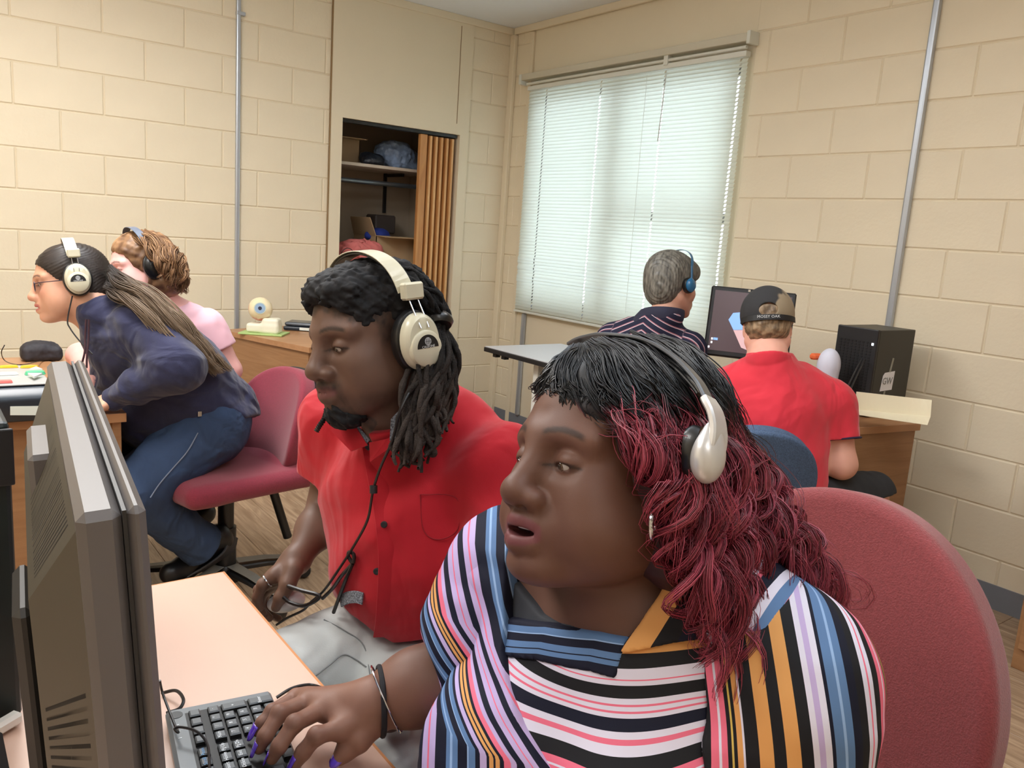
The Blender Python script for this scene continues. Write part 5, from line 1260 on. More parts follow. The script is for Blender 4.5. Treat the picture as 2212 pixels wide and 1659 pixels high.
# ---- headphones, earring, bracelet
M_GUN = mat('headband_grey', srgb(92, 94, 98), .32, .5); M_SILV = mat('headphone_silver', srgb(206, 204, 202), .28, .35, coat=.4)
e = tag(empty('headphones', tuple(at(1400, 800, w=.86))), 'grey and pearl silver headphones over the burgundy curls', 'headphones')
pts = spline(W((1236, 752, .94), (1250, 744, .93), (1270, 738, .92), (1310, 733, .895), (1390, 743, .860), (1455, 778, .815), (1505, 828, .775), (1530, 872, .752)), 40)
sd = unit(W1R[:, 0] + .3 * CR)
MB().strip([p + sd * -.0 + CU * .004 for p in pts], sd, .0155, .0040).build('headband', M_GUN, e, smooth=True)
MB().strip([p - sd * .019 * math.sin(math.pi * i / 39) ** .6 - sd * .002 - CU * .003 for i, p in enumerate(pts)], sd, .0085, .0035).build('headband', M_SILV, e, smooth=True)
MB().strip([p - CU * .006 for p in pts[4:-4]], sd, .012, .003).build('band_padding', M_CUSH, e)
ar = spline(W((1529, 862, .750), (1546, 895, .740), (1552, 940, .733), (1544, 990, .731)), 12)
MB().strip(ar, sd, [.021, .023, .024, .024, .024, .024, .024, .025, .026, .026, .026, .024], .007).build('arm', M_SILV, e, smooth=True)
S = Sdf(); c_ = at(1526, 996, w=.732); Rc = np.stack([unit(CR + CF * .35), unit(np.cross(CU, unit(CR + CF * .35))), CU], 1); Rc[:, 1] = np.cross(Rc[:, 2], Rc[:, 0]); 
S.ell(c_, (.0150, .013, .0205), .01, rot=Rc); S.ell(at(1538, 962, w=.735), (.0115, .009, .022), .012, rot=Rc)
finish(S, 'ear_cup', .0016, M_SILV, e)
MB().lathe([(0, -.008), (.026, -.008), (.029, -.002), (.027, .006), (0, .007)], at(1503, 985, w=.748), unit(-Rc[:, 1] * .5 + CR * .6), 32, CU, .62).build('cushion', M_CUSH, e, smooth=True)
er_ = at(1411, 1133, w=.742); a = np.linspace(0, 2 * math.pi, 30)
tag(MB().tube([er_ + CU * .0135 * math.cos(t) + unit(CF * .9 + CR * .3) * .0135 * math.sin(t) for t in a], .0022, 8).build('hoop_earring', M_CHROME, smooth=True), 'silver hoop earring on the woman with burgundy curls', 'earring')
def ringpts(c, ax, r1, n=40, e1=None, fl=1.0, wob=0.0):
    ax = unit(ax); e1 = unit(np.cross(ax, (0, 0, 1)) if e1 is None else e1); e2 = np.cross(ax, e1); return [c + r1 * (math.cos(t) * e1 + fl * math.sin(t) * e2) + ax * wob * math.sin(2 * t) for t in np.linspace(0, 2 * math.pi, n)]
axw = unit(WR_R - EL_R)
tag(MB().tube(ringpts(WR_R - axw * .006, unit(axw + CU * .25), .0385), .0034, 8).build('hair_tie', mat('hair_tie', srgb(24, 22, 26), .8), smooth=True), 'black elastic band on the wrist above the typing hand', 'bracelet')
bg = tag(empty('bangle', tuple(WR_R)), 'thin silver bangle with small knobs on the typing wrist', 'bracelet')
rp = ringpts(WR_R - axw * .012, unit(axw - CU * .15), .0415)
MB().tube(rp[2:-2], .0013, 8).build('wire', M_CHROME, bg, smooth=True)
for i in (8, 11): MB().lathe([(0, -.004), (.0034, -.0025), (.0034, .0025), (0, .004)], rp[i], unit(rp[i + 1] - rp[i - 1]), 12).build('knob', M_CHROME, bg, smooth=True)
# her chair
MB1 = mat('chair_red_fabric', srgb(136, 60, 62), .95, noise=(260, .14, (1, 1, 1)), bump=(420, .5, .003), sheen=.25)
# ---------------------------------------------------------------- man with dreadlocks in the red shirt
def world_frame(px, py, w, yaw, lean=0.0, left=True):
    o = at(px, py, w=w); a = math.radians(yaw); s = -1 if left else 1
    f = unit((math.cos(a) * s * CR - math.sin(a) * CF) * [1, 1, 0]); R = np.stack([f, np.cross([0, 0, 1.], f), [0, 0, 1.]], 1)
    if lean: R = R @ rotax((0, 1, 0), math.radians(lean))
    return o, R
def locf(o, R): return (lambda P: (P - o) @ R), (lambda p: o + R @ np.asarray(p, float))
def wrk(S, amp, f, seed, Rm, st=(1, .6, 2.0)):
    st = np.array(st); S.post = lambda P, d: d + amp * vnoise((P @ Rm) * st, f, seed, 3)
def shoe(par, heel, toe, up, m, ms, L=.0):
    heel, toe = np.asarray(heel), np.asarray(toe); d = toe - heel; u = unit(up); S = Sdf()
    S.cap(heel + u * .035, heel + d * .5 + u * .028, .036, .036, .03); S.cap(heel + d * .5 + u * .026, toe + u * .018, .036, .030, .03); S.cap(heel + u * .05, heel + u * .075, .036, .036, .02)
    S.half(heel - u * .002, -u); o, V = finish(S, 'shoe', .005, m, par)
    S = Sdf(); S.cap(heel - u * .003, toe - u * .003, .040, .036, .03); S.half(heel + u * .006, u); S.half(heel - u * .012, -u); finish(S, 'sole', .005, ms, o if False else par); return o
SKM = np.array(srgb(104, 76, 62))
M1o, M1R = head_frame(802, 733, 1.30, 43, -10); M1s = 1.0
T2, T2R = world_frame(900, 945, 1.42, 60); l2, w2_ = locf(T2, T2R)
p2 = person('seated man with dreadlocks and a short sleeved red shirt leaning forward', (T2[0], T2[1], 0))
HP2 = at(960, 1400, w=1.56)
SR, EL, WRm = w2_((.0, -.185, -.0)), at(716, 1085, w=1.56), at(645, 1206, w=1.45)
SL, ELl = w2_((.02, .185, -.01)), w2_((.10, .26, -.26))
def torso2(S, g=0.0):
    S.ell(w2_((-.01, 0, -.10)), (.115 + g, .165 + g, .17 + g), .03, rot=T2R)
    for s in (1, -1): S.cap(w2_((-.01, s * .08, .03)), w2_((.0, s * .155, -.01)), .045 + g, .058 + g, .05)
    mid = at(915, 1170, w=1.47); S.cap(w2_((0, 0, -.12)), mid, .125 + g, .135 + g, .05); S.cap(mid, HP2, .135 + g, .145 + g, .05)
    S.ell(mid + T2R[:, 0] * .02, (.13 + g, .165 + g, .16 + g), .04, rot=T2R)
S = Sdf(); head_ops(S, M1o, M1R, M1s, nose=1.35, lips=1.25, wide=1.02, mouth=0, lid=.82, fat=.006)
S.frame(M1o, M1R, M1s); S.cap((-.015, 0, -.06), (-.04, 0, -.15), .052, .058, .03); S.frame()
S.cap(M1o + M1R @ np.array([-.03, 0, -.12]), w2_((-.01, 0, .02)), .058, .070, .03); torso2(S)
S.cap(SR, EL, .048, .040, .03); S.cap(EL, EL * .5 + WRm * .5, .040, .034, .02); S.cap(EL * .5 + WRm * .5, WRm, .034, .0225, .02)
S.cap(SL, ELl, .048, .040, .03); S.cap(ELl, w2_((.30, .20, -.30)), .038, .024, .02)
Wm_ = lambda *a: [at(x, y, w=w) for x, y, w in a]
K2 = Wm_((592, 1243, 1.415), (584, 1250, 1.437), (582, 1258, 1.46), (584, 1266, 1.48))
C2 = [Wm_((568, 1262, 1.41), (556, 1290, 1.415), (562, 1312, 1.425)), Wm_((560, 1274, 1.435), (554, 1304, 1.435), (568, 1326, 1.44)), Wm_((562, 1286, 1.46), (562, 1316, 1.455), (582, 1335, 1.45)), Wm_((568, 1296, 1.48), (578, 1326, 1.47), (602, 1336, 1.46))]
hand_ops(S, WRm, K2, C2, Wm_((634, 1232, 1.42), (622, 1262, 1.405), (606, 1290, 1.40), (596, 1312, 1.405)), r=.0088, wr=.027)
def beard2(c, q, near):
    x, y, z = q.T; n = vnoise(q, 160, 4)
    must = sstep(.011, .003, np.abs(z + .0545 + .006 * np.clip(np.abs(y) / .03, 0, 1))) * (x > .07) * sstep(.034, .026, np.abs(y)) * .75
    side = sstep(.008, .002, np.abs(np.abs(y) - .031)) * (x > .055) * sstep(-.05, -.06, z) * .6
    chin = sstep(.034, .024, np.abs(y)) * sstep(-.088, -.096, z) * (x > .03)
    jawl = sstep(-.070, -.085, z + .25 * (x - .05) * 0) * .35 * (x > -.02)
    hairln = sstep(.052, .066, z + .03 * np.abs(y) / .07 + .004 * n) * (x > .02) + sstep(.035, .022, x - .1 * np.clip(z, 0, 1) + .004 * n) * sstep(-.02, .0, z)
    t = np.clip(np.maximum.reduce([must, side, chin, jawl, hairln * .8]), 0, 1) * (.75 + .25 * n) * near
    return mixc(c, (.008, .007, .007), np.clip(t, 0, 1))
finish(S, 'body', .0026, M_SK1, p2, lambda V: skin_col(V, M1o, M1R, M1s, SKM, srgb(112, 70, 66), brow=SKM * .15, lips=1.2, seed=8, beard=beard2, lid=.82))
eyes(p2, M1o, M1R, M1s, look=(1, -.2, -.5))
M_HBK = mat('hair_black', srgb(24, 23, 25), .75, noise=(60, .5, (1, 1, 1)), spec=.3)
S = Sdf().frame(M1o, M1R, M1s); S.ell((-.020, 0, .044), (.106, .087, .086), .01); S.ell((.045, 0, .080), (.054, .062, .030), .03); S.ell((-.06, 0, -.0), (.062, .072, .075), .03)
S.ell((.086, 0, -.03), (.088, .078, .098), .012, op='s'); S.ell((.03, .085, -.03), (.06, .03, .075), .01, op='s'); S.ell((.03, -.085, -.03), (.06, .03, .075), .01, op='s'); S.frame()
S.post = lambda P, d: d + (np.abs(d) < .03) * (.0032 * vnoise(P, 75, 6, 2) + .0022 * vnoise(P, 210, 7, 2))
finish(S, 'hair', .0026, M_HBK, p2)
S = Sdf().frame(M1o, M1R, M1s); S.ell((.064, 0, -.112), (.030, .034, .019), .01); S.ell((.086, 0, -.100), (.012, .022, .014), .01); S.frame(); S.post = lambda P, d: d + (np.abs(d) < .03) * .003 * vnoise(P, 190, 9, 2)
finish(S, 'beard', .0022, M_HBK, p2)
# dreadlocks
D1 = [W((800, 585, 1.30), (870, 600, 1.25), (915, 650, 1.245), (938, 692, 1.262), (915, 780, 1.250), (885, 870, 1.240), (872, 950, 1.238), (870, 1000, 1.238)),
      W((830, 578, 1.32), (890, 608, 1.27), (930, 655, 1.26), (945, 695, 1.268), (928, 790, 1.235), (905, 880, 1.225), (892, 960, 1.228), (888, 1010, 1.23)),
      W((860, 585, 1.34), (910, 620, 1.30), (940, 662, 1.285), (950, 697, 1.28), (945, 790, 1.24), (928, 870, 1.232), (915, 940, 1.235), (910, 990, 1.235)),
      W((880, 600, 1.37), (930, 640, 1.33), (952, 672, 1.31), (955, 700, 1.295), (962, 780, 1.262), (955, 850, 1.255), (942, 900, 1.25), (935, 945, 1.25)),
      W((890, 640, 1.40), (930, 670, 1.36), (952, 688, 1.33), (957, 704, 1.31), (975, 780, 1.30), (974, 840, 1.30), (965, 880, 1.30), (955, 915, 1.29))]
r = np.random.default_rng(4); P = []; R_ = []
for i in range(88):
    t = r.uniform(0, 4); j = min(int(t), 3); u = t - j; w_ = np.array(D1[j]) * (1 - u) + np.array(D1[j + 1]) * u
    w_ = w_ + r.normal(0, 1, w_.shape) * np.array([.006, .007, .007, .003, .008, .010, .012, .015])[:, None]
    n = 60; pth = spline(w_, n); L_ = r.uniform(.86, 1.0); pth = np.stack([np.interp(np.linspace(0, L_, n), np.linspace(0, 1, n), pth[:, q]) for q in range(3)], 1)
    s = np.linspace(0, 1, n); pth += np.stack([.0022 * np.sin(s * 26 + r.uniform(0, 6)), .0022 * np.sin(s * 22 + r.uniform(0, 6)), 0 * s], 1) * sstep(.4, .6, s)[:, None]
    P.append(pth); R_.append(r.uniform(.0033, .0047) * (1 + .14 * np.sin(s * 95 + r.uniform(0, 6)) + .10 * np.sin(s * 41 + r.uniform(0, 6))) * (1 - .5 * sstep(.9, 1, s)) * (.8 + .2 * sstep(.3, .6, s)))
for extra in (W((705, 890, 1.34), (700, 905, 1.33), (690, 920, 1.33), (683, 932, 1.33)), W((960, 790, 1.30), (970, 795, 1.30), (980, 799, 1.30), (988, 801, 1.30))):
    P.append(spline(extra, 60)); R_.append(np.full(60, .0042) * (1 + .15 * np.sin(np.linspace(0, 1, 60) * 60)))
me = tubes('dreadlocks', np.array(P), np.array(R_), 8); s = np.linspace(0, 1, 60); c = mixc((.010, .0095, .010), srgb(74, 64, 58), sstep(.45, .98, s) * .85)
c = np.tile(c[None], (len(P), 1, 1)) * r.uniform(.6, 1.3, (len(P), 1, 1)); attr_col(me, np.repeat(c.reshape(-1, 3), 8, axis=0))
link('dreadlocks', me, mat('dreadlock', (.02, .02, .02), .85, attr='col', bump=(420, .8, .003), spec=.25), p2, True)
tp = at(948, 694, w=1.272)
MB().lathe([(0, -.011), (.017, -.010), (.022, -.004), (.023, .002), (.019, .009), (0, .011)], tp, unit(at(955, 760, w=1.25) - tp), 24).build('hair_tie', M_CUSH, p2, smooth=True)
# shirt
M_RED = mat('red_cotton', srgb(182, 24, 38), .8, noise=(5, .06, (1, 1, 1)), bump=(700, .2, .0008), spec=.3, sheen=.15, folds=(7, .55, .05, (1, 1, .45)))
S = Sdf(); torso2(S, .016); nk2 = M1o + M1R @ np.array([-.04, 0, -.125]); S.cap(nk2, w2_((-.01, 0, -.02)), .084, .140, .03); S.half(nk2, unit(M1R[:, 2] + T2R[:, 0] * .25)); S.cap(SR, SR * .35 + EL * .65, .066, .066, .05); S.cap(SL, ELl, .066, .066, .05)
hem_c = at(880, 1350, w=1.45)
S.cuff(SR * .35 + EL * .65, EL - SR, .085)
hm = lambda P: l2(P)
zh0 = l2(at(760, 1300, w=1.38)[None])[0][2]; zh1 = l2(at(850, 1385, w=1.38)[None])[0][2]
keep_ = lambda S, f: S.fn(f, op='s', k=.0015)
def pxplane(x0, y0, x1, y1):   # hem plane through two points, cut downwards
    a, b = at(x0, y0, w=1.40), at(x1, y1, w=1.42); n = unit(np.cross(b - a, unit(at((x0 + x1) / 2, (y0 + y1) / 2, w=1.4) - CAM + np.array([0, 0, .15])))); return a, (n if n[2] < 0 else -n)
for seg in ((738, 1308, 850, 1388), (850, 1388, 1100, 1335)):
    a, n_ = pxplane(*seg); S.half(a, n_, .002)
# open V neck
S.ell(at(790, 950, w=1.30), (.035, .016, .030), .006, rot=T2R, op='s')
S.post = lambda P, d: d + .0016 * vnoise((P @ T2R) * np.array([1, .8, 1.7]), 14, 31, 3) + .0105 * np.abs(vnoise((P @ T2R) @ rotax((1, 0, 0), .7) * np.array([.6, .5, 1.8]), 6.5, 33, 2)) ** 1.5
finish(S, 'shirt', .0034, M_RED, p2)
fr = lambda x, y, w=1.30: at(x, y, w=w)
def surf(S_, x, y, w0=1.1, w1=1.7, n=240):
    """first point along the pixel's ray that meets the modelled surface"""
    ws = np.linspace(w0, w1, n); P = np.array([at(x, y, w=q) for q in ws]); d = S_.ev(P); i = np.argmax(d < 0); return P[max(i - 1, 0)] if (d < 0).any() else P[n // 2]
shirtS = S
pl = [surf(S, x, y) for x, y in ((800, 950), (812, 1020), (826, 1090), (834, 1150), (838, 1210), (836, 1270), (832, 1330), (826, 1375))]
nrm = unit(-CF + T2R[:, 0] * .3)
MB().strip(spline([p + nrm * .0005 for p in pl], 30), unit(CR + CF * .2), .030, .0022).build('placket', M_RED, p2, smooth=True)
for x, y in ((797, 965), (808, 1057), (831, 1132), (815, 1233)):
    q = surf(S, x, y) + nrm * .003; MB().lathe([(0, 0), (.0055, 0), (.0055, .002), (.004, .0026), (0, .0022)], q, nrm, 16).build('button', M_BLACK, p2)
q = [surf(S, x, y) + nrm * .001 for x, y in ((910, 1065), (940, 1072), (975, 1075))]
pk = [surf(S, x, y) + nrm * .0005 for x, y in ((908, 1068), (985, 1075), (990, 1140), (950, 1165), (915, 1145))]
MB().tube(spline(pk + [pk[0]], 40), .0009, 5).build('pocket_seam', mat('red_dark', srgb(150, 16, 30), .8), p2)
# collar, with its grey patterned lining
M_COLL = mat('collar_lining', srgb(120, 124, 132), .8, noise=(380, .9, (1, 1, 1)))
def flapq(name, pts, m, th=.003):
    P = [at(*p[:2], w=p[2]) for p in pts]; return MB().quadpts(P, th).build(name, m, p2)
flapq('collar', [(845, 905, 1.262), (868, 880, 1.262), (872, 945, 1.262), (842, 952, 1.262)], M_COLL)
flapq('collar', [(762, 905, 1.30), (800, 950, 1.29), (790, 962, 1.29), (750, 918, 1.30)], M_COLL)
flapq('collar', [(722, 905, 1.31), (760, 905, 1.30), (795, 962, 1.285), (760, 975, 1.29), (716, 930, 1.31)], M_RED)
flapq('collar', [(848, 945, 1.262), (838, 950, 1.265), (800, 958, 1.283), (802, 1000, 1.28), (850, 965, 1.262)], M_RED)
cl = [surf(S, x, y) + nrm * .004 for x, y in ((738, 1297), (752, 1290), (770, 1288), (785, 1292))]
MB().strip(spline(cl, 14), CU, .020, .003).build('hem_lining', M_COLL, p2)
# waist tie
for pts in (((765, 1215), (742, 1240), (722, 1268), (700, 1290)), ((765, 1215), (752, 1245), (735, 1290), (724, 1320)), ((765, 1215), (756, 1200), (758, 1190), (768, 1196), (767, 1213))):
    MB().tube(spline([surf(S, x, y) + nrm * .008 for x, y in pts], 24), .0032, 7).build('waist_tie', M_CABLE, p2, smooth=True)
# trousers
M_KH = mat('trousers_pale', srgb(192, 196, 194), .8, bump=(500, .2, .001), noise=(6, .05, (1, 1, 1)), folds=(7, .6, .05, (1, .5, 1)))
S = Sdf(); S.cap(HP2 + CR * -.05, HP2 + CR * .06, .150, .150, .04)
KR, KL = at(560, 1492, w=1.36), at(815, 1640, w=1.19)
HR_, HL_ = at(850, 1375, w=1.50), at(965, 1450, w=1.47)
S.cap(HR_, KR, .098, .080, .05); S.cap(HL_, KL, .105, .085, .05)
for k_ in (KR, KL):
    ft = np.array([k_[0] + .10, k_[1] + .10, .10]); S.cap(k_, ft, .080, .062, .03)
S.post = lambda P, d: d + .0035 * vnoise(P * [1, 1, 1.5], 17, 44, 3)
finish(S, 'trousers', .005, M_KH, p2)
for ln in (((680, 1461), (712, 1436), (742, 1414), (770, 1425), (791, 1440)), ((700, 1338), (745, 1362), (784, 1391), (798, 1447), (800, 1500))):  # pocket seam, then a crease whose shade is drawn as a dark line
    MB().tube(spline([surf(S, x, y, 1.0, 1.7) + (-CF) * .0008 for x, y in ln], 30), .0012, 5).build('seam', mat('seam_fold_grey', srgb(130, 134, 134), .9), p2)
for k_ in (KR, KL):
    shoe(p2, (k_[0] + .12, k_[1] + .12, .012), (k_[0] - .07, k_[1] + .06, .012), (0, 0, 1), mat('shoe_dark', srgb(40, 40, 44), .5), M_BLACK)
hp1, wq = headphones('cream headphones with black cushions worn by the man with dreadlocks', M1o, M1R, M1s, ear=(-.012, .094, -.008), tilt=(math.radians(4), 0, 0), top=.140, m_band=M_CREAM, m_cup=M_CREAM, topx=.004)
pc_ = wq((-.012, .105, -.055))
cable('headphone_cable', [pc_, at(868, 880, w=1.20), at(848, 950, w=1.215), at(822, 1010, w=1.24), at(806, 1060, w=1.26), at(795, 1120, w=1.28), at(770, 1170, w=1.30), at(735, 1225, w=1.33), at(700, 1275, w=1.36), at(672, 1300, w=1.38), at(655, 1318, w=1.40), at(620, 1335, w=1.42), at(597, 1350, w=1.43)], .0022, 'long black headphone cable hanging down the red shirt', 90)
tag(MB().lathe([(0, -.007), (.006, -.006), (.006, .006), (0, .007)], at(807, 1057, w=1.257), CU, 16).build('cable_bead', M_BLACK, smooth=True), 'small black cable slider on the headphone cable over the red shirt', 'slider')
cable('usb_cable', [at(612, 1262, w=1.40), at(650, 1275, w=1.375), at(690, 1288, w=1.36), at(660, 1308, w=1.37), at(628, 1302, w=1.385), at(612, 1290, w=1.39)], .0034, 'looped black cord held in the lowered hand of the man in the red shirt', 50)
S = Sdf(); mc_ = at(618, 1300, w=1.437); S.ell(mc_, (.034, .022, .018), .01, rot=np.stack([unit(CR + CU * .2), unit(CF), unit(CU - CR * .2)], 1))
me, V = S.mesh('computer_mouse', .003); tag(link('computer_mouse', me, mat('mouse_white', srgb(214, 208, 204), .35)), 'white computer mouse held in the lowered hand of the man in red', 'mouse')
tag(MB().tube(ringpts(C2[0][0] * .6 + K2[0] * .4, unit(C2[0][0] - K2[0]), .0112), .0016, 8).build('ring', M_CHROME, smooth=True), 'silver ring on the index finger holding the white mouse', 'ring')
# ---------------------------------------------------------------- woman in the navy hoodie
SKP = np.array(srgb(214, 160, 132)); M_SK2 = skinmat('skin_light', .5, .1)
N_o, N_R = head_frame(150, 612, 2.60, 29, -8); N_s = 1.0
p3 = person('woman with long brown hair, glasses and a navy hoodie leaning over the brown desk', (-2.65, -2.0, 0))
A_ = lambda x, y, w: at(x, y, w=w)
sh, el, wr = A_(300, 708, 2.56), A_(384, 792, 2.50), A_(236, 868, 2.52)
sh2, el2, wr2 = A_(250, 735, 2.86), A_(235, 860, 2.80), A_(170, 880, 2.62)
S = Sdf(); head_ops(S, N_o, N_R, N_s, nose=.95, lips=1.0, mouth=.003, lid=.25, fat=.010)
S.frame(N_o, N_R, N_s); S.cap((-.01, 0, -.06), (-.06, 0, -.13), .050, .055, .03); S.frame()
S.cap(A_(205, 660, 2.60), A_(260, 700, 2.66), .055, .07, .03)
S.chain([A_(285, 735, 2.68), A_(380, 815, 2.76), A_(450, 890, 2.86)], [.12, .12, .12], .03)
S.cap(sh, el, .045, .042, .02); S.cap(el, wr, .04, .026, .02); S.cap(sh2, el2, .045, .04, .02); S.cap(el2, wr2, .038, .025, .02)
hand_ops(S, wr, [wr + v for v in (np.array([-.075, -.03, -.01]), np.array([-.08, -.01, -.008]), np.array([-.078, .012, -.01]), np.array([-.072, .03, -.014]))],
         [[wr + v for v in t] for t in (((-.11, -.035, -.012), (-.13, -.037, -.02), (-.145, -.038, -.03)), ((-.118, -.012, -.01), (-.14, -.012, -.018), (-.156, -.012, -.03)), ((-.115, .014, -.012), (-.135, .015, -.02), (-.15, .016, -.03)), ((-.102, .034, -.016), (-.118, .036, -.024), (-.13, .037, -.032)))],
         [wr + v for v in ((-.02, -.03, -.006), (-.045, -.048, -.012), (-.07, -.056, -.02), (-.088, -.058, -.028))], r=.0078, wr=.024)
finish(S, 'body', .0036, M_SK2, p3, lambda V: skin_col(V, N_o, N_R, N_s, SKP, srgb(190, 104, 100), mo=.003, brow=(.04, .025, .02), blush=srgb(214, 140, 120), seed=12, lid=.25))
eyes(p3, N_o, N_R, N_s, look=(1, 0, -.2))
M_NAVY = mat('navy_fleece', srgb(40, 42, 72), .95, noise=(8, .10, (1, 1, 1)), bump=(400, .35, .002), sheen=.2, folds=(8, .6, .06, (.5, 1, 1)))
S = Sdf(); S.chain([A_(262, 712, 2.66), A_(300, 745, 2.68), A_(385, 818, 2.76), A_(462, 900, 2.86)], [.125, .150, .158, .160], .04); S.ell(A_(350, 900, 2.80), (.15, .15, .13), .05)
S.ell(A_(305, 850, 2.75), (.14, .14, .13), .06)
S.cap(sh, el, .082, .076, .05); S.cap(el, el * .4 + wr * .6, .074, .056, .04); S.cap(el * .4 + wr * .6, wr + (el - wr) * .08, .056, .040, .02)
S.cap(sh2, el2, .080, .075, .05); S.cap(el2, wr2, .07, .04, .03); S.ell(A_(215, 672, 2.60), (.075, .085, .062), .03); S.ell(A_(200, 650, 2.60), (.055, .052, .055), .012, op='s')
S.half(A_(400, 945, 2.8), unit(CR * .3 - CU * .95), .004)

S.post = lambda P, d: d + .0045 * vnoise(P * [1.4, 1.2, 1.2], 10, 55, 3) + .0085 * np.abs(vnoise(P @ rotax((0, 1, 0), .6) * [.6, 1, 1.7], 13, 56, 2)) ** 1.4
finish(S, 'hoodie', .0045, M_NAVY, p3)
for k_, pts in enumerate((((186, 690, 2.50), (184, 730, 2.50), (183, 760, 2.49), (177, 785, 2.49)), ((192, 690, 2.50), (191, 730, 2.50), (188, 765, 2.49), (187, 795, 2.49)))):
    MB().tube(spline(W(*pts), 20), .0032, 7).build('drawstring', mat('drawstring', srgb(58, 30, 40), .8), p3, smooth=True)
MB().box(surf(S, 433, 894, 2.2, 3.0) - CF * .004, (.012, .004, .018), None, .001).build('zip_tag', M_CHROME, p3)
def denim():
    m = mat('denim', srgb(46, 66, 98), .85, noise=(5, .3, (1, 1, 1)), bump=(600, .4, .001), folds=(8, .6, .05, (1, 1, 1))); return m
M_DEN = denim()
hN, kN, aN = A_(452, 925, 2.80), A_(285, 1065, 2.60), A_(440, 1180, 2.86)
hF, kF, aF = A_(440, 930, 3.00), A_(290, 1040, 2.85), A_(425, 1105, 3.10)
S = Sdf(); S.cap(A_(448, 900, 2.84), A_(452, 920, 2.94), .148, .140, .04); S.cap(hN, kN, .125, .085, .05); S.cap(kN, kN * .4 + aN * .6, .085, .070, .03); S.cap(kN * .4 + aN * .6, aN, .070, .078, .03)
S.cap(hF, kF, .115, .085, .05); S.cap(kF, aF, .08, .065, .03)
S.half(aN, aN - kN, .003); S.post = lambda P, d: d + .0035 * vnoise(P, 15, 61, 3)
finish(S, 'jeans', .005, M_DEN, p3)
shS = S
MB().tube(spline([surf(S, x, y, 2.3, 3.2) + (-CF) * .001 for x, y in ((428, 935), (405, 975), (375, 1010), (345, 1045), (325, 1075))], 24), .0022, 5).build('seam', mat('denim_thread', srgb(120, 130, 150), .8), p3)
M_SHOE = mat('shoe_black', srgb(22, 22, 24), .4)
up_ = unit(kN - aN)
S = Sdf(); S.cap(A_(478, 1168, 2.92), A_(400, 1225, 2.86), .040, .042, .02); S.cap(A_(470, 1160, 2.90), A_(450, 1165, 2.88), .048, .052, .02); S.cap(A_(400, 1225, 2.86), A_(368, 1238, 2.80), .042, .036, .02); finish(S, 'shoe', .005, M_SHOE, p3)
MB().strip(spline(W((503, 1158, 2.93), (492, 1190, 2.91), (450, 1222, 2.88), (400, 1248, 2.85), (365, 1252, 2.80)), 20), unit(CF + CR * .2), .07, .008).build('sole', mat('sole_grey', srgb(52, 52, 56), .5), p3, smooth=True)
S = Sdf(); S.cap(A_(440, 1108, 3.14), A_(400, 1150, 3.08), .045, .04, .02); finish(S, 'shoe', .006, M_SHOE, p3)
# hair: dark cap and long brown length down the back
HDK, HLT = np.array(srgb(46, 38, 34)), np.array(srgb(142, 120, 98))
M_HB = mat('hair_brown', (.1, .08, .06), .45, attr='col', spec=.4)
S = Sdf().frame(N_o, N_R, N_s); S.ell((-.016, 0, .042), (.108, .086, .086), .01); S.ell((-.055, 0, -.01), (.066, .082, .085), .03); S.ell((-.075, 0, -.050), (.06, .07, .06), .03)
S.ell((.085, 0, -.035), (.080, .090, .098), .010, op='s'); S.frame()
nh = N_R
S.post = lambda P, d: d + (np.abs(d) < .03) * .0010 * np.sin(((P - N_o) @ N_R @ np.array([.45, .2, 1.0])) * 640 + 6 * vnoise(P, 16, 8, 2))
finish(S, 'hair', .004, M_HB, p3, lambda V: np.tile(HDK, (len(V), 1)) * (1 + .35 * vnoise(V, 60, 3))[:, None])
fN = [W((236, 590, 2.54), (262, 612, 2.52), (310, 640, 2.50), (370, 700, 2.50), (425, 765, 2.55), (470, 815, 2.62)),
      W((240, 575, 2.58), (275, 605, 2.56), (330, 640, 2.55), (395, 700, 2.56), (445, 755, 2.60), (488, 805, 2.66)),
      W((230, 610, 2.60), (270, 635, 2.62), (325, 655, 2.64), (390, 705, 2.66), (445, 760, 2.70), (492, 800, 2.74)),
      W((225, 620, 2.53), (255, 635, 2.50), (300, 665, 2.47), (355, 725, 2.47), (410, 775, 2.50), (450, 810, 2.56))]
FN = family(fN, 34, 1300, 8, .016, .004, 1.4, .010, .0016, .82, per=26)
def colN(A, Rn): t = sstep(.05, .5, A) * (.55 + .45 * Rn[:, None]); return HDK * (1 - t[..., None]) + HLT * t[..., None]
hair_obj('hair', [FN], colN, M_HB, p3)
hp3, wN = headphones('cream headphones worn by the woman in the navy hoodie', N_o, N_R, N_s, ear=(-.022, .094, .0), top=.142, m_band=M_CREAM, m_cup=M_CREAM, topx=-.012, bw=.034, cup=(.040, .050))
cable('headphone_cable', [wN((-.0, .10, -.05)), A_(146, 690, 2.50), A_(152, 710, 2.50), A_(175, 740, 2.50), A_(200, 765, 2.50)], .0022, 'black headphone cable hanging below the chin of the woman in navy', 30)
gl = tag(empty('glasses', tuple(N_o)), 'thin dark framed glasses on the woman in the navy hoodie', 'glasses'); wn_ = lambda p: N_o + N_s * (N_R @ np.array(p, float))
MGF = mat('glasses_frame', srgb(60, 50, 66), .3, .3)
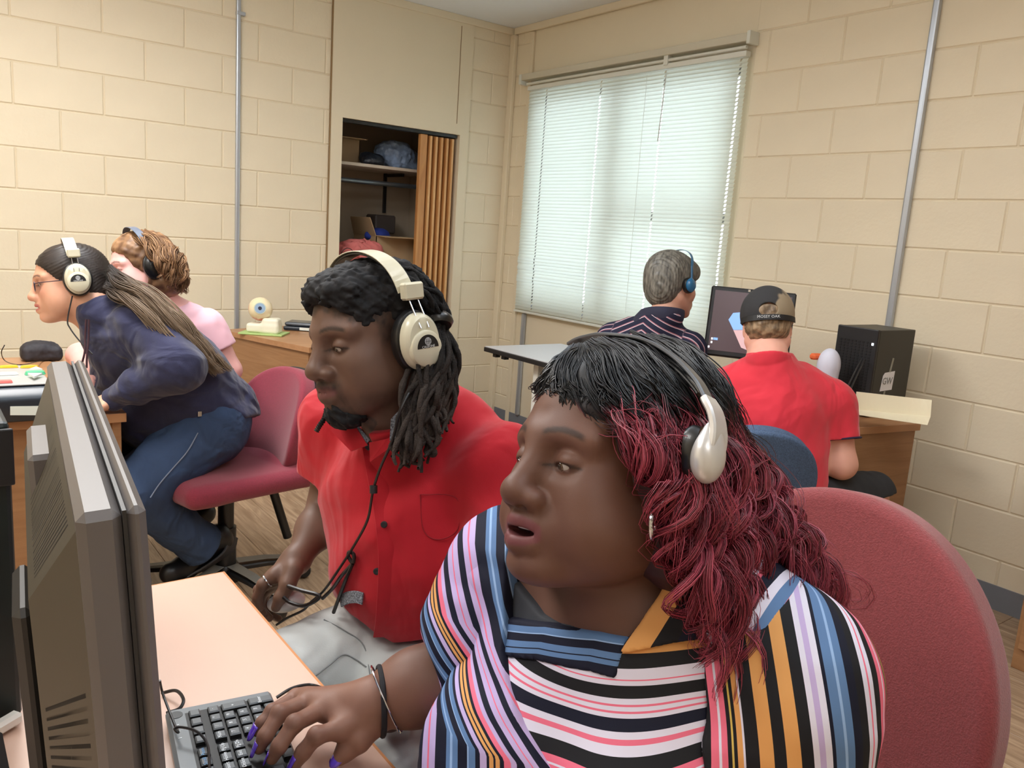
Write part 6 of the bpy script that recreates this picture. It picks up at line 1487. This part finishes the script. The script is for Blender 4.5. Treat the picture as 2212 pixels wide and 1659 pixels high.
for s in (1, -1):
    rg = [wn_((.097 - .18 * (abs(y_) - .034) ** 1 * .3, y_, z_)) for y_, z_ in ((s * (.034 + .021 * math.copysign(abs(math.cos(t)) ** .6, math.cos(t))), -.006 + .014 * math.copysign(abs(math.sin(t)) ** .6, math.sin(t))) for t in np.linspace(0, 2 * math.pi, 25))]
    MB().tube(rg, .0012, 6).build('rim', MGF, gl); MB().tube([wn_((.095, s * .055, 0)), wn_((.085, s * .072, .001)), wn_((-.0, s * .080, .003))], .0013, 6).build('temple_arm', MGF, gl)
    MB().quadpts(rg[:-1], .0008).build('lens', mat('lens_glass', srgb(190, 180, 210), .05, alpha=.35), gl)
MB().tube([wn_((.098, .013, -.002)), wn_((.101, 0, .002)), wn_((.098, -.013, -.002))], .0012, 6).build('bridge', MGF, gl)
# ---------------------------------------------------------------- woman in pink
SKK = np.array(srgb(232, 176, 168)); K_o, K_R = head_frame(303, 580, 2.98, 38, -10); K_s = 1.0
p4 = person('woman in a pink t-shirt with curly brown hair sitting beyond the navy hoodie', (-2.45, -1.35, 0))
S = Sdf(); head_ops(S, K_o, K_R, K_s, nose=.95, mouth=0, lid=.4, fat=.018)
S.frame(K_o, K_R, K_s); S.cap((-.015, 0, -.06), (-.045, 0, -.15), .052, .058, .03); S.frame()
ks, ke, kw = A_(447, 705, 3.00), A_(495, 800, 3.05), A_(430, 880, 2.95)
kr, kre, krw = A_(330, 715, 3.25), A_(172, 768, 3.02), A_(196, 822, 2.80)
S.cap(A_(348, 650, 3.02), A_(385, 700, 3.08), .058, .08, .03); S.chain([A_(385, 715, 3.10), A_(405, 800, 3.12), A_(410, 900, 3.12)], [.12, .12, .12], .03)
S.cap(ks, ke, .052, .045, .03); S.cap(ke, kw, .042, .028, .02); S.cap(kr, kre, .05, .043, .03); S.cap(kre, krw, .043, .028, .02)
hand_ops(S, krw, [krw + v for v in ((-.01, -.06, .02), (.01, -.065, .015), (.03, -.06, .01), (.045, -.05, .0))], [[krw + np.array(v) for v in t] for t in (((-.01, -.095, .01), (-.01, -.11, -.01), (-.008, -.11, -.03)), ((.012, -.10, .005), (.012, -.115, -.015), (.012, -.115, -.035)), ((.034, -.092, .0), (.034, -.106, -.018), (.032, -.106, -.036)), ((.052, -.078, -.01), (.052, -.09, -.025), (.05, -.09, -.04)))], [krw + np.array(v) for v in ((-.02, -.02, .0), (-.04, -.04, -.01), (-.048, -.062, -.018), (-.045, -.08, -.024))], r=.008, wr=.025)
finish(S, 'body', .0042, M_SK2, p4, lambda V: skin_col(V, K_o, K_R, K_s, SKK, srgb(204, 110, 112), brow=(.10, .06, .05), blush=srgb(228, 130, 130), seed=14, lid=.4))
eyes(p4, K_o, K_R, K_s, look=(1, 0, -.25))
S = Sdf(); S.ell(A_(390, 730, 3.10), (.15, .15, .13), .03); S.chain([A_(390, 740, 3.10), A_(405, 820, 3.12), A_(412, 910, 3.12)], [.150, .155, .16], .04)
S.cap(ks, ks * .45 + ke * .55, .068, .070, .05); S.cap(kr, kr * .55 + kre * .45, .068, .066, .05); S.cuff(ks * .47 + ke * .53, ke - ks, .09); S.cuff(kr * .57 + kre * .43, kre - kr, .09)
S.post = lambda P, d: d + .004 * vnoise(P, 12, 71, 3); finish(S, 't_shirt', .0055, mat('pink_cotton', srgb(236, 186, 198), .9, sheen=.2), p4)
S = Sdf(); S.cap(A_(400, 900, 3.1), A_(420, 905, 3.2), .15, .15, .04); S.cap(A_(380, 930, 3.1), A_(250, 960, 2.95), .09, .07, .04); S.cap(A_(250, 960, 2.95), A_(255, 1060, 3.05), .07, .06, .03); S.cap(A_(400, 930, 3.2), A_(270, 950, 3.15), .09, .07, .04); S.cap(A_(270, 950, 3.15), A_(275, 1050, 3.2), .07, .06, .03)
finish(S, 'trousers', .009, mat('trousers_black', srgb(24, 24, 28), .8), p4)
HC1, HC2 = np.array(srgb(96, 66, 46)), np.array(srgb(176, 136, 98))
S = Sdf().frame(K_o, K_R, K_s); S.ell((-.022, 0, .050), (.112, .092, .090), .01); S.ell((-.055, .02, -.01), (.075, .095, .10), .03); S.ell((-.06, .03, -.07), (.07, .08, .05), .03); S.ell((.085, 0, -.035), (.086, .082, .100), .012, op='s'); S.frame()
S.post = lambda P, d: d + (np.abs(d) < .04) * (.006 * vnoise(P, 34, 81, 3)); finish(S, 'hair', .0045, M_HB, p4, lambda V: mixc(HC1, HC2, np.clip(.35 + .5 * vnoise(V, 55, 2), 0, 1)))
r = np.random.default_rng(9); th = r.uniform(-.6, 3.4, 420); ph_ = r.uniform(-.55, 1.25, 420); rt = []
fk = []
for s_ in range(6):
    t = s_ / 5
    fk.append(W((272 + 60 * t, 512 - 12 * math.sin(t * 3.1), 2.93 + .04 * t), (312 + 64 * t, 520 + 20 * t, 2.90), (345 + 50 * t, 560 + 10 * t, 2.88), (358 + 42 * t, 600, 2.89), (366 + 36 * t, 632, 2.92)))
FK = family(fk, 34, 900, 14, .012, .009, 3.4, .013, .0015, .6, per=18)
hair_obj('hair', [FK], lambda A, Rn: HC1 * (1 - Rn[:, None, None]) + HC2 * Rn[:, None, None] + 0 * A[..., None], M_HB, p4)
headphones('headphones with a grey band on the curly haired woman in pink', K_o, K_R, K_s, ear=(-.020, .100, -.005), top=.150, m_band=mat('band_blue_grey', srgb(100, 108, 124), .35), m_cup=M_CUSH, style='plain', topx=.015, bw=.026)
# ---------------------------------------------------------------- man with grey hair in the pinstriped shirt
SKG = np.array(srgb(206, 156, 134)); G_o, G_R = head_frame(1452, 618, 3.40, -34, -6, left=False); G_s = 1.04
TG, TGR = world_frame(1405, 735, 3.46, -62, left=False); lg_, wg_ = locf(TG, TGR)
p5 = person('man with short grey hair in a pinstriped navy shirt facing the window blind', (TG[0], TG[1], 0))
def torsoG(S, g=0.0):
    S.ell(wg_((0, 0, -.10)), (.115 + g, .165 + g, .17 + g), .03, rot=TGR); S.cap(wg_((0, 0, -.1)), wg_((-.02, 0, -.46)), .13 + g, .15 + g, .05)
    for s in (1, -1): S.cap(wg_((-.01, s * .08, .035)), wg_((.0, s * .150, -.01)), .045 + g, .055 + g, .05)
S = Sdf(); head_ops(S, G_o, G_R, G_s, nose=1.0, mouth=0, lid=.4); S.frame(G_o, G_R, G_s); S.cap((-.02, 0, -.06), (-.04, 0, -.16), .050, .056, .03); S.frame()
S.cap(G_o + G_s * (G_R @ np.array([-.03, 0, -.13])), wg_((-.01, 0, .03)), .056, .065, .03); torsoG(S)
for s in (1, -1):
    a, b, c = wg_((0, s * .185, -.02)), wg_((.05, s * .23, -.28)), wg_((.28, s * .15, -.26)); S.cap(a, b, .045, .04, .03); S.cap(b, c, .038, .026, .02)
finish(S, 'body', .0045, M_SK2, p5, lambda V: skin_col(V, G_o, G_R, G_s, SKG, srgb(180, 110, 100), brow=(.1, .09, .08), seed=16))
S = Sdf().frame(G_o, G_R, G_s); S.ell((-.015, 0, .048), (.114, .090, .094), .01); S.ell((-.055, 0, -.01), (.068, .078, .085), .03); S.ell((.06, 0, .065), (.055, .070, .045), .03); S.ell((.092, 0, -.045), (.080, .090, .100), .010, op='s'); S.ell((.015, -.09, -.03), (.03, .02, .05), .01, op='s'); S.frame()
GR1, GR2 = np.array(srgb(64, 62, 58)), np.array(srgb(142, 138, 128))
S.post = lambda P, d: d + (np.abs(d) < .03) * .0016 * np.sin(((P - G_o) @ G_R @ np.array([.9, .5, .25])) * 560 + 4 * vnoise(P, 14, 8, 2))
finish(S, 'hair', .004, M_HB, p5, lambda V: mixc(GR1, GR2, np.clip(.42 + .45 * vnoise(((V - G_o) @ G_R) * [3, 3, 1], 55, 2, 3), 0, 1)))
MPS = bpy.data.materials.new('pinstripe'); MPS.use_nodes = True
MPS = ramp_mat('pinstripe', [(.78, srgb(34, 36, 58)), (.10, srgb(216, 196, 204)), (.04, srgb(34, 36, 58)), (.08, srgb(190, 120, 130))])
S = Sdf(); torsoG(S, .014); S.cap(G_o + G_s * (G_R @ np.array([-.03, 0, -.125])), wg_((-.015, 0, -.05)), .080, .135, .03); S.half(G_o + G_s * (G_R @ np.array([-.03, 0, -.125])), G_R[:, 2])
for s in (1, -1): S.cap(wg_((0, s * .180, -.02)), wg_((.045, s * .225, -.26)), .062, .058, .05)
S.post = lambda P, d: d + .003 * vnoise(P, 13, 91, 3)
def sG(V):
    q = lg_(V); yoke = q[:, 2] > -.055 - .25 * np.abs(q[:, 1]) * 0; sl = np.abs(q[:, 1]) > .155
    return np.where(sl, np.abs(q[:, 0] * 1.0 + .3 * q[:, 2]) / .026, np.where(yoke, (q[:, 2] + .5 * np.abs(q[:, 1])) / .028, q[:, 1] / .024))
finish(S, 'shirt', .004, MPS, p5, None, sG)
S = Sdf(); S.cap(G_o + G_s * (G_R @ np.array([-.03, 0, -.115])), wg_((-.01, 0, .045)), .082, .090, .02); S.half(G_o + G_s * (G_R @ np.array([-.03, 0, -.10])), G_R[:, 2]); S.half(wg_((0, 0, .03)), -TGR[:, 2]); finish(S, 'collar', .0045, mat('collar_navy', srgb(38, 40, 62), .8), p5)
S = Sdf(); S.ell(wg_((-.02, 0, -.50)), (.15, .17, .12), .03, rot=TGR)
for s in (1, -1): S.cap(wg_((0, s * .09, -.50)), wg_((.40, s * .10, -.48)), .085, .07, .03); S.cap(wg_((.40, s * .10, -.48)), wg_((.38, s * .10, -TG[2] + .06)), .068, .05, .03)
finish(S, 'trousers', .009, bpy.data.materials['trousers_black'], p5)
MBT = mat('headset_blue', srgb(24, 96, 140), .25, coat=.3)
headphones('small blue on-ear headset on the grey haired man', G_o, G_R, G_s, ear=(-.004, .092, -.008), cup=(.026, .030), top=.150, m_band=MBT, m_cup=MBT, style='plain', topx=.02, bw=.012)
# ---------------------------------------------------------------- man in the red polo, seen from behind
SKQ = np.array(srgb(224, 168, 148)); Q_o, Q_R = head_frame(1657, 706, 2.85, -105, -12); Q_s = 1.0
TQ, TQR = world_frame(1672, 835, 2.84, -90, 8); lq_, wq_ = locf(TQ, TQR)
p6 = person('man in a red polo shirt and black cap seen from behind at the right desk', (TQ[0], TQ[1], 0))
HQ = A_(1672, 1105, 2.84)
def torsoQ(S, g=0.0):
    S.ell(wq_((0, 0, -.11)), (.13 + g, .20 + g, .17 + g), .03, rot=TQR); S.cap(wq_((0, 0, -.12)), HQ, .155 + g, .165 + g, .05)
    S.ell(wq_((.0, 0, -.25)), (.15 + g, .195 + g, .17 + g), .05, rot=TQR)
    for s in (1, -1): S.cap(wq_((-.0, s * .07, .035)), wq_((.0, s * .175, -.03)), .050 + g, .062 + g, .06)
qs, qe, qw = wq_((.0, -.215, -.055)), A_(1818, 1003, 2.82), wq_((.34, -.16, -.25))
qs2, qe2, qw2 = wq_((.0, .215, -.055)), wq_((.06, .26, -.28)), wq_((.34, .14, -.25))
S = Sdf(); head_ops(S, Q_o, Q_R, Q_s, nose=1.0, mouth=0); S.frame(Q_o, Q_R, Q_s); S.cap((-.02, 0, -.06), (-.05, 0, -.16), .058, .064, .03); S.frame()
S.cap(Q_o + Q_s * (Q_R @ np.array([-.04, 0, -.13])), wq_((-.01, 0, .03)), .062, .075, .03); torsoQ(S)
S.cap(qs, qe, .056, .048, .03); S.cap(qe, qw, .046, .028, .03); S.cap(qs2, qe2, .056, .048, .03); S.cap(qe2, qw2, .044, .028, .03)
kq, aq = A_(1885, 1065, 3.00), np.append(A_(1905, 1240, 3.02)[:2], .10)
S.cap(kq, aq, .056, .042, .02); S.ell(aq + [.06, .03, -.02], (.09, .05, .03), .02)
finish(S, 'body', .0045, M_SK2, p6, lambda V: skin_col(V, Q_o, Q_R, Q_s, SKQ, srgb(190, 110, 104), seed=18))
M_POLO = mat('polo_red', srgb(214, 44, 62), .85, noise=(6, .05, (1, 1, 1)), sheen=.2, folds=(7, .5, .05, (1, 1, .5)))
S = Sdf(); torsoQ(S, .014); S.cap(Q_o + Q_s * (Q_R @ np.array([-.045, 0, -.125])), wq_((-.02, 0, -.06)), .080, .15, .03); S.half(Q_o + Q_s * (Q_R @ np.array([-.045, 0, -.120])), Q_R[:, 2]); S.cap(qs, qs * .42 + qe * .58, .078, .072, .05); S.cap(qs2, qs2 * .4 + qe2 * .6, .078, .072, .05); S.cuff(qs * .42 + qe * .58, qe - qs, .10); S.cuff(qs2 * .4 + qe2 * .6, qe2 - qs2, .10)
S.half(A_(1700, 1130, 2.84), (0, 0, -1)); S.post = lambda P, d: d + .0038 * vnoise(P * [1, 1, 1.6], 11, 95, 3); finish(S, 'polo_shirt', .0045, M_POLO, p6)
MB().tube(ringpts(qs * .43 + qe * .57, unit(qe - qs), .0735), .0035, 6).build('sleeve_edge', mat('navy_edge', srgb(40, 34, 66), .8), p6)
S = Sdf(); S.cap(Q_o + Q_s * (Q_R @ np.array([-.045, 0, -.115])), wq_((-.005, 0, .045)), .072, .088, .02); S.half(Q_o + Q_s * (Q_R @ np.array([-.04, 0, -.105])), unit(Q_R[:, 2] - Q_R[:, 0] * .2)); S.half(wq_((0, 0, .02)), -TQR[:, 2]); finish(S, 'collar', .0045, M_POLO, p6)
S = Sdf(); S.ell(HQ + [0, 0, -.03], (.17, .18, .11), .03); S.cap(A_(1740, 1085, 2.84), kq, .100, .082, .05); S.cap(wq_((-.02, .09, -.50)), wq_((.40, .12, -.42)), .10, .08, .05); S.post = lambda P, d: d + .003 * vnoise(P, 14, 97, 3)
S.half(kq * 1.0, aq - kq, .004); finish(S, 'shorts', .006, mat('shorts_charcoal', srgb(44, 46, 50), .9, noise=(9, .2, (1, 1, 1))), p6)
HQ1, HQ2 = np.array(srgb(96, 78, 60)), np.array(srgb(170, 144, 114))
S = Sdf().frame(Q_o, Q_R, Q_s); S.ell((-.022, 0, .030), (.100, .082, .088), .01); S.ell((-.052, 0, -.025), (.056, .068, .048), .03); S.ell((.085, 0, -.03), (.085, .10, .12), .01, op='s'); S.half((0, 0, .045), (0, 0, 1)); S.frame(); S.post = lambda P, d: d + (np.abs(d) < .03) * .0025 * vnoise(P, 80, 5, 2)
finish(S, 'hair', .0035, M_HB, p6, lambda V: mixc(HQ1, HQ2, np.clip(.4 + .6 * vnoise(((V - Q_o) @ Q_R) * [2, 2, .7], 70, 4, 3), 0, 1)))
cap_ = tag(empty('cap', tuple(Q_o)), 'black baseball cap with tan camouflage patches on the man in the red polo', 'cap')
S = Sdf().frame(Q_o, Q_R, Q_s); S.ell((-.014, 0, .040), (.112, .092, .100), .01); S.half((0, 0, .008), unit((.18, 0, -1))); S.ell((-.014, 0, .036), (.106, .086, .094), .002, op='s'); S.ell((-.118, 0, .028), (.03, .030, .022), .004, op='s'); S.frame()
S.frame(Q_o, Q_R, Q_s); S.ell((-.014, 0, .142), (.007, .007, .004), .002); S.frame()
cf_ = lambda V: mixc(srgb(48, 48, 50), srgb(150, 134, 110), sstep(.45, .62, vnoise((V - Q_o) @ Q_R * [1, 1, .5] + [.05, -.02, 0], 26, 22, 3) * .5 + .5 + .9 * np.clip(-((V - Q_o) @ Q_R)[:, 1] - .035, -.1, .05) * 8 - .15))
finish(S, 'crown', .003, mat('cap_cloth', (.03, .03, .03), .9, attr='col', bump=(300, .3, .001)), cap_, cf_)
wc = lambda p: Q_o + Q_s * (Q_R @ np.array(p, float))
MB().strip(spline([wc((-.014 - .108 * math.cos(t), .094 * math.sin(t), .012 - .012 * math.cos(t))) for t in np.linspace(-1.25, 1.25, 15)], 30), Q_R[:, 2], .020, .0025).build('strap', mat('strap_black', srgb(20, 20, 22), .6), cap_)
V = [];
S = Sdf().frame(Q_o, Q_R, Q_s); S.ell((.115, 0, .018), (.060, .064, .010), .01); S.frame(); finish(S, 'brim', .0045, bpy.data.materials['strap_black'], cap_)
bx_ = unit(np.cross(Q_R[:, 2], -Q_R[:, 0])); 
text_obj('MOSSY OAK', .0135, frame4(wc((-.126, -.0, .000)) , bx_, Q_R[:, 2]), cap_, mat('cap_text', srgb(190, 190, 190), .6), 'lettering', .0003)
shoe(p6, (aq[0] - .01, aq[1] - .02, .012), (aq[0] + .13, aq[1] + .09, .012), (0, 0, 1), M_SHOE, M_SHOE)
# his chair
MBL2 = mat('blue_mesh_fabric', srgb(74, 94, 124), .9, noise=(300, .35, (1, 1, 1)), bump=(260, .6, .003))
cb = at(1668, 1100, w=2.66); ang = math.atan2(TQR[1, 0], TQR[0, 0])
c6, w6, R6 = chair('office_chair', 'blue mesh backed office chair behind the man in the red polo', (TQ[0] - .13, TQ[1] + .05, 0), ang, MBL2, M_BLACKM, shell_c=MBL2, ntop=2.1, hs=.44, bw=.43, bh=.41, recl=12, bz=.43, seat=(.46, .46), bx=-.27, h=.008, bthick=.03)
star_base(c6, w6, R6, .1, M_BLACKM, M_LEGT)
c1, w1_, R1_ = chair('office_chair', 'large burgundy office chair behind the woman in the striped top', (-2.63, -4.28, 0), math.pi + .12, MB1, M_BLACKM, ntop=2.1, shs=.90, hs=.47, bw=.50, bh=.54, recl=14, bz=.495, seat=(.50, .50), bx=-.19, h=.006, bthick=.045)
star_base(c1, w1_, R1_, .2, M_BLACKM, M_LEGT)
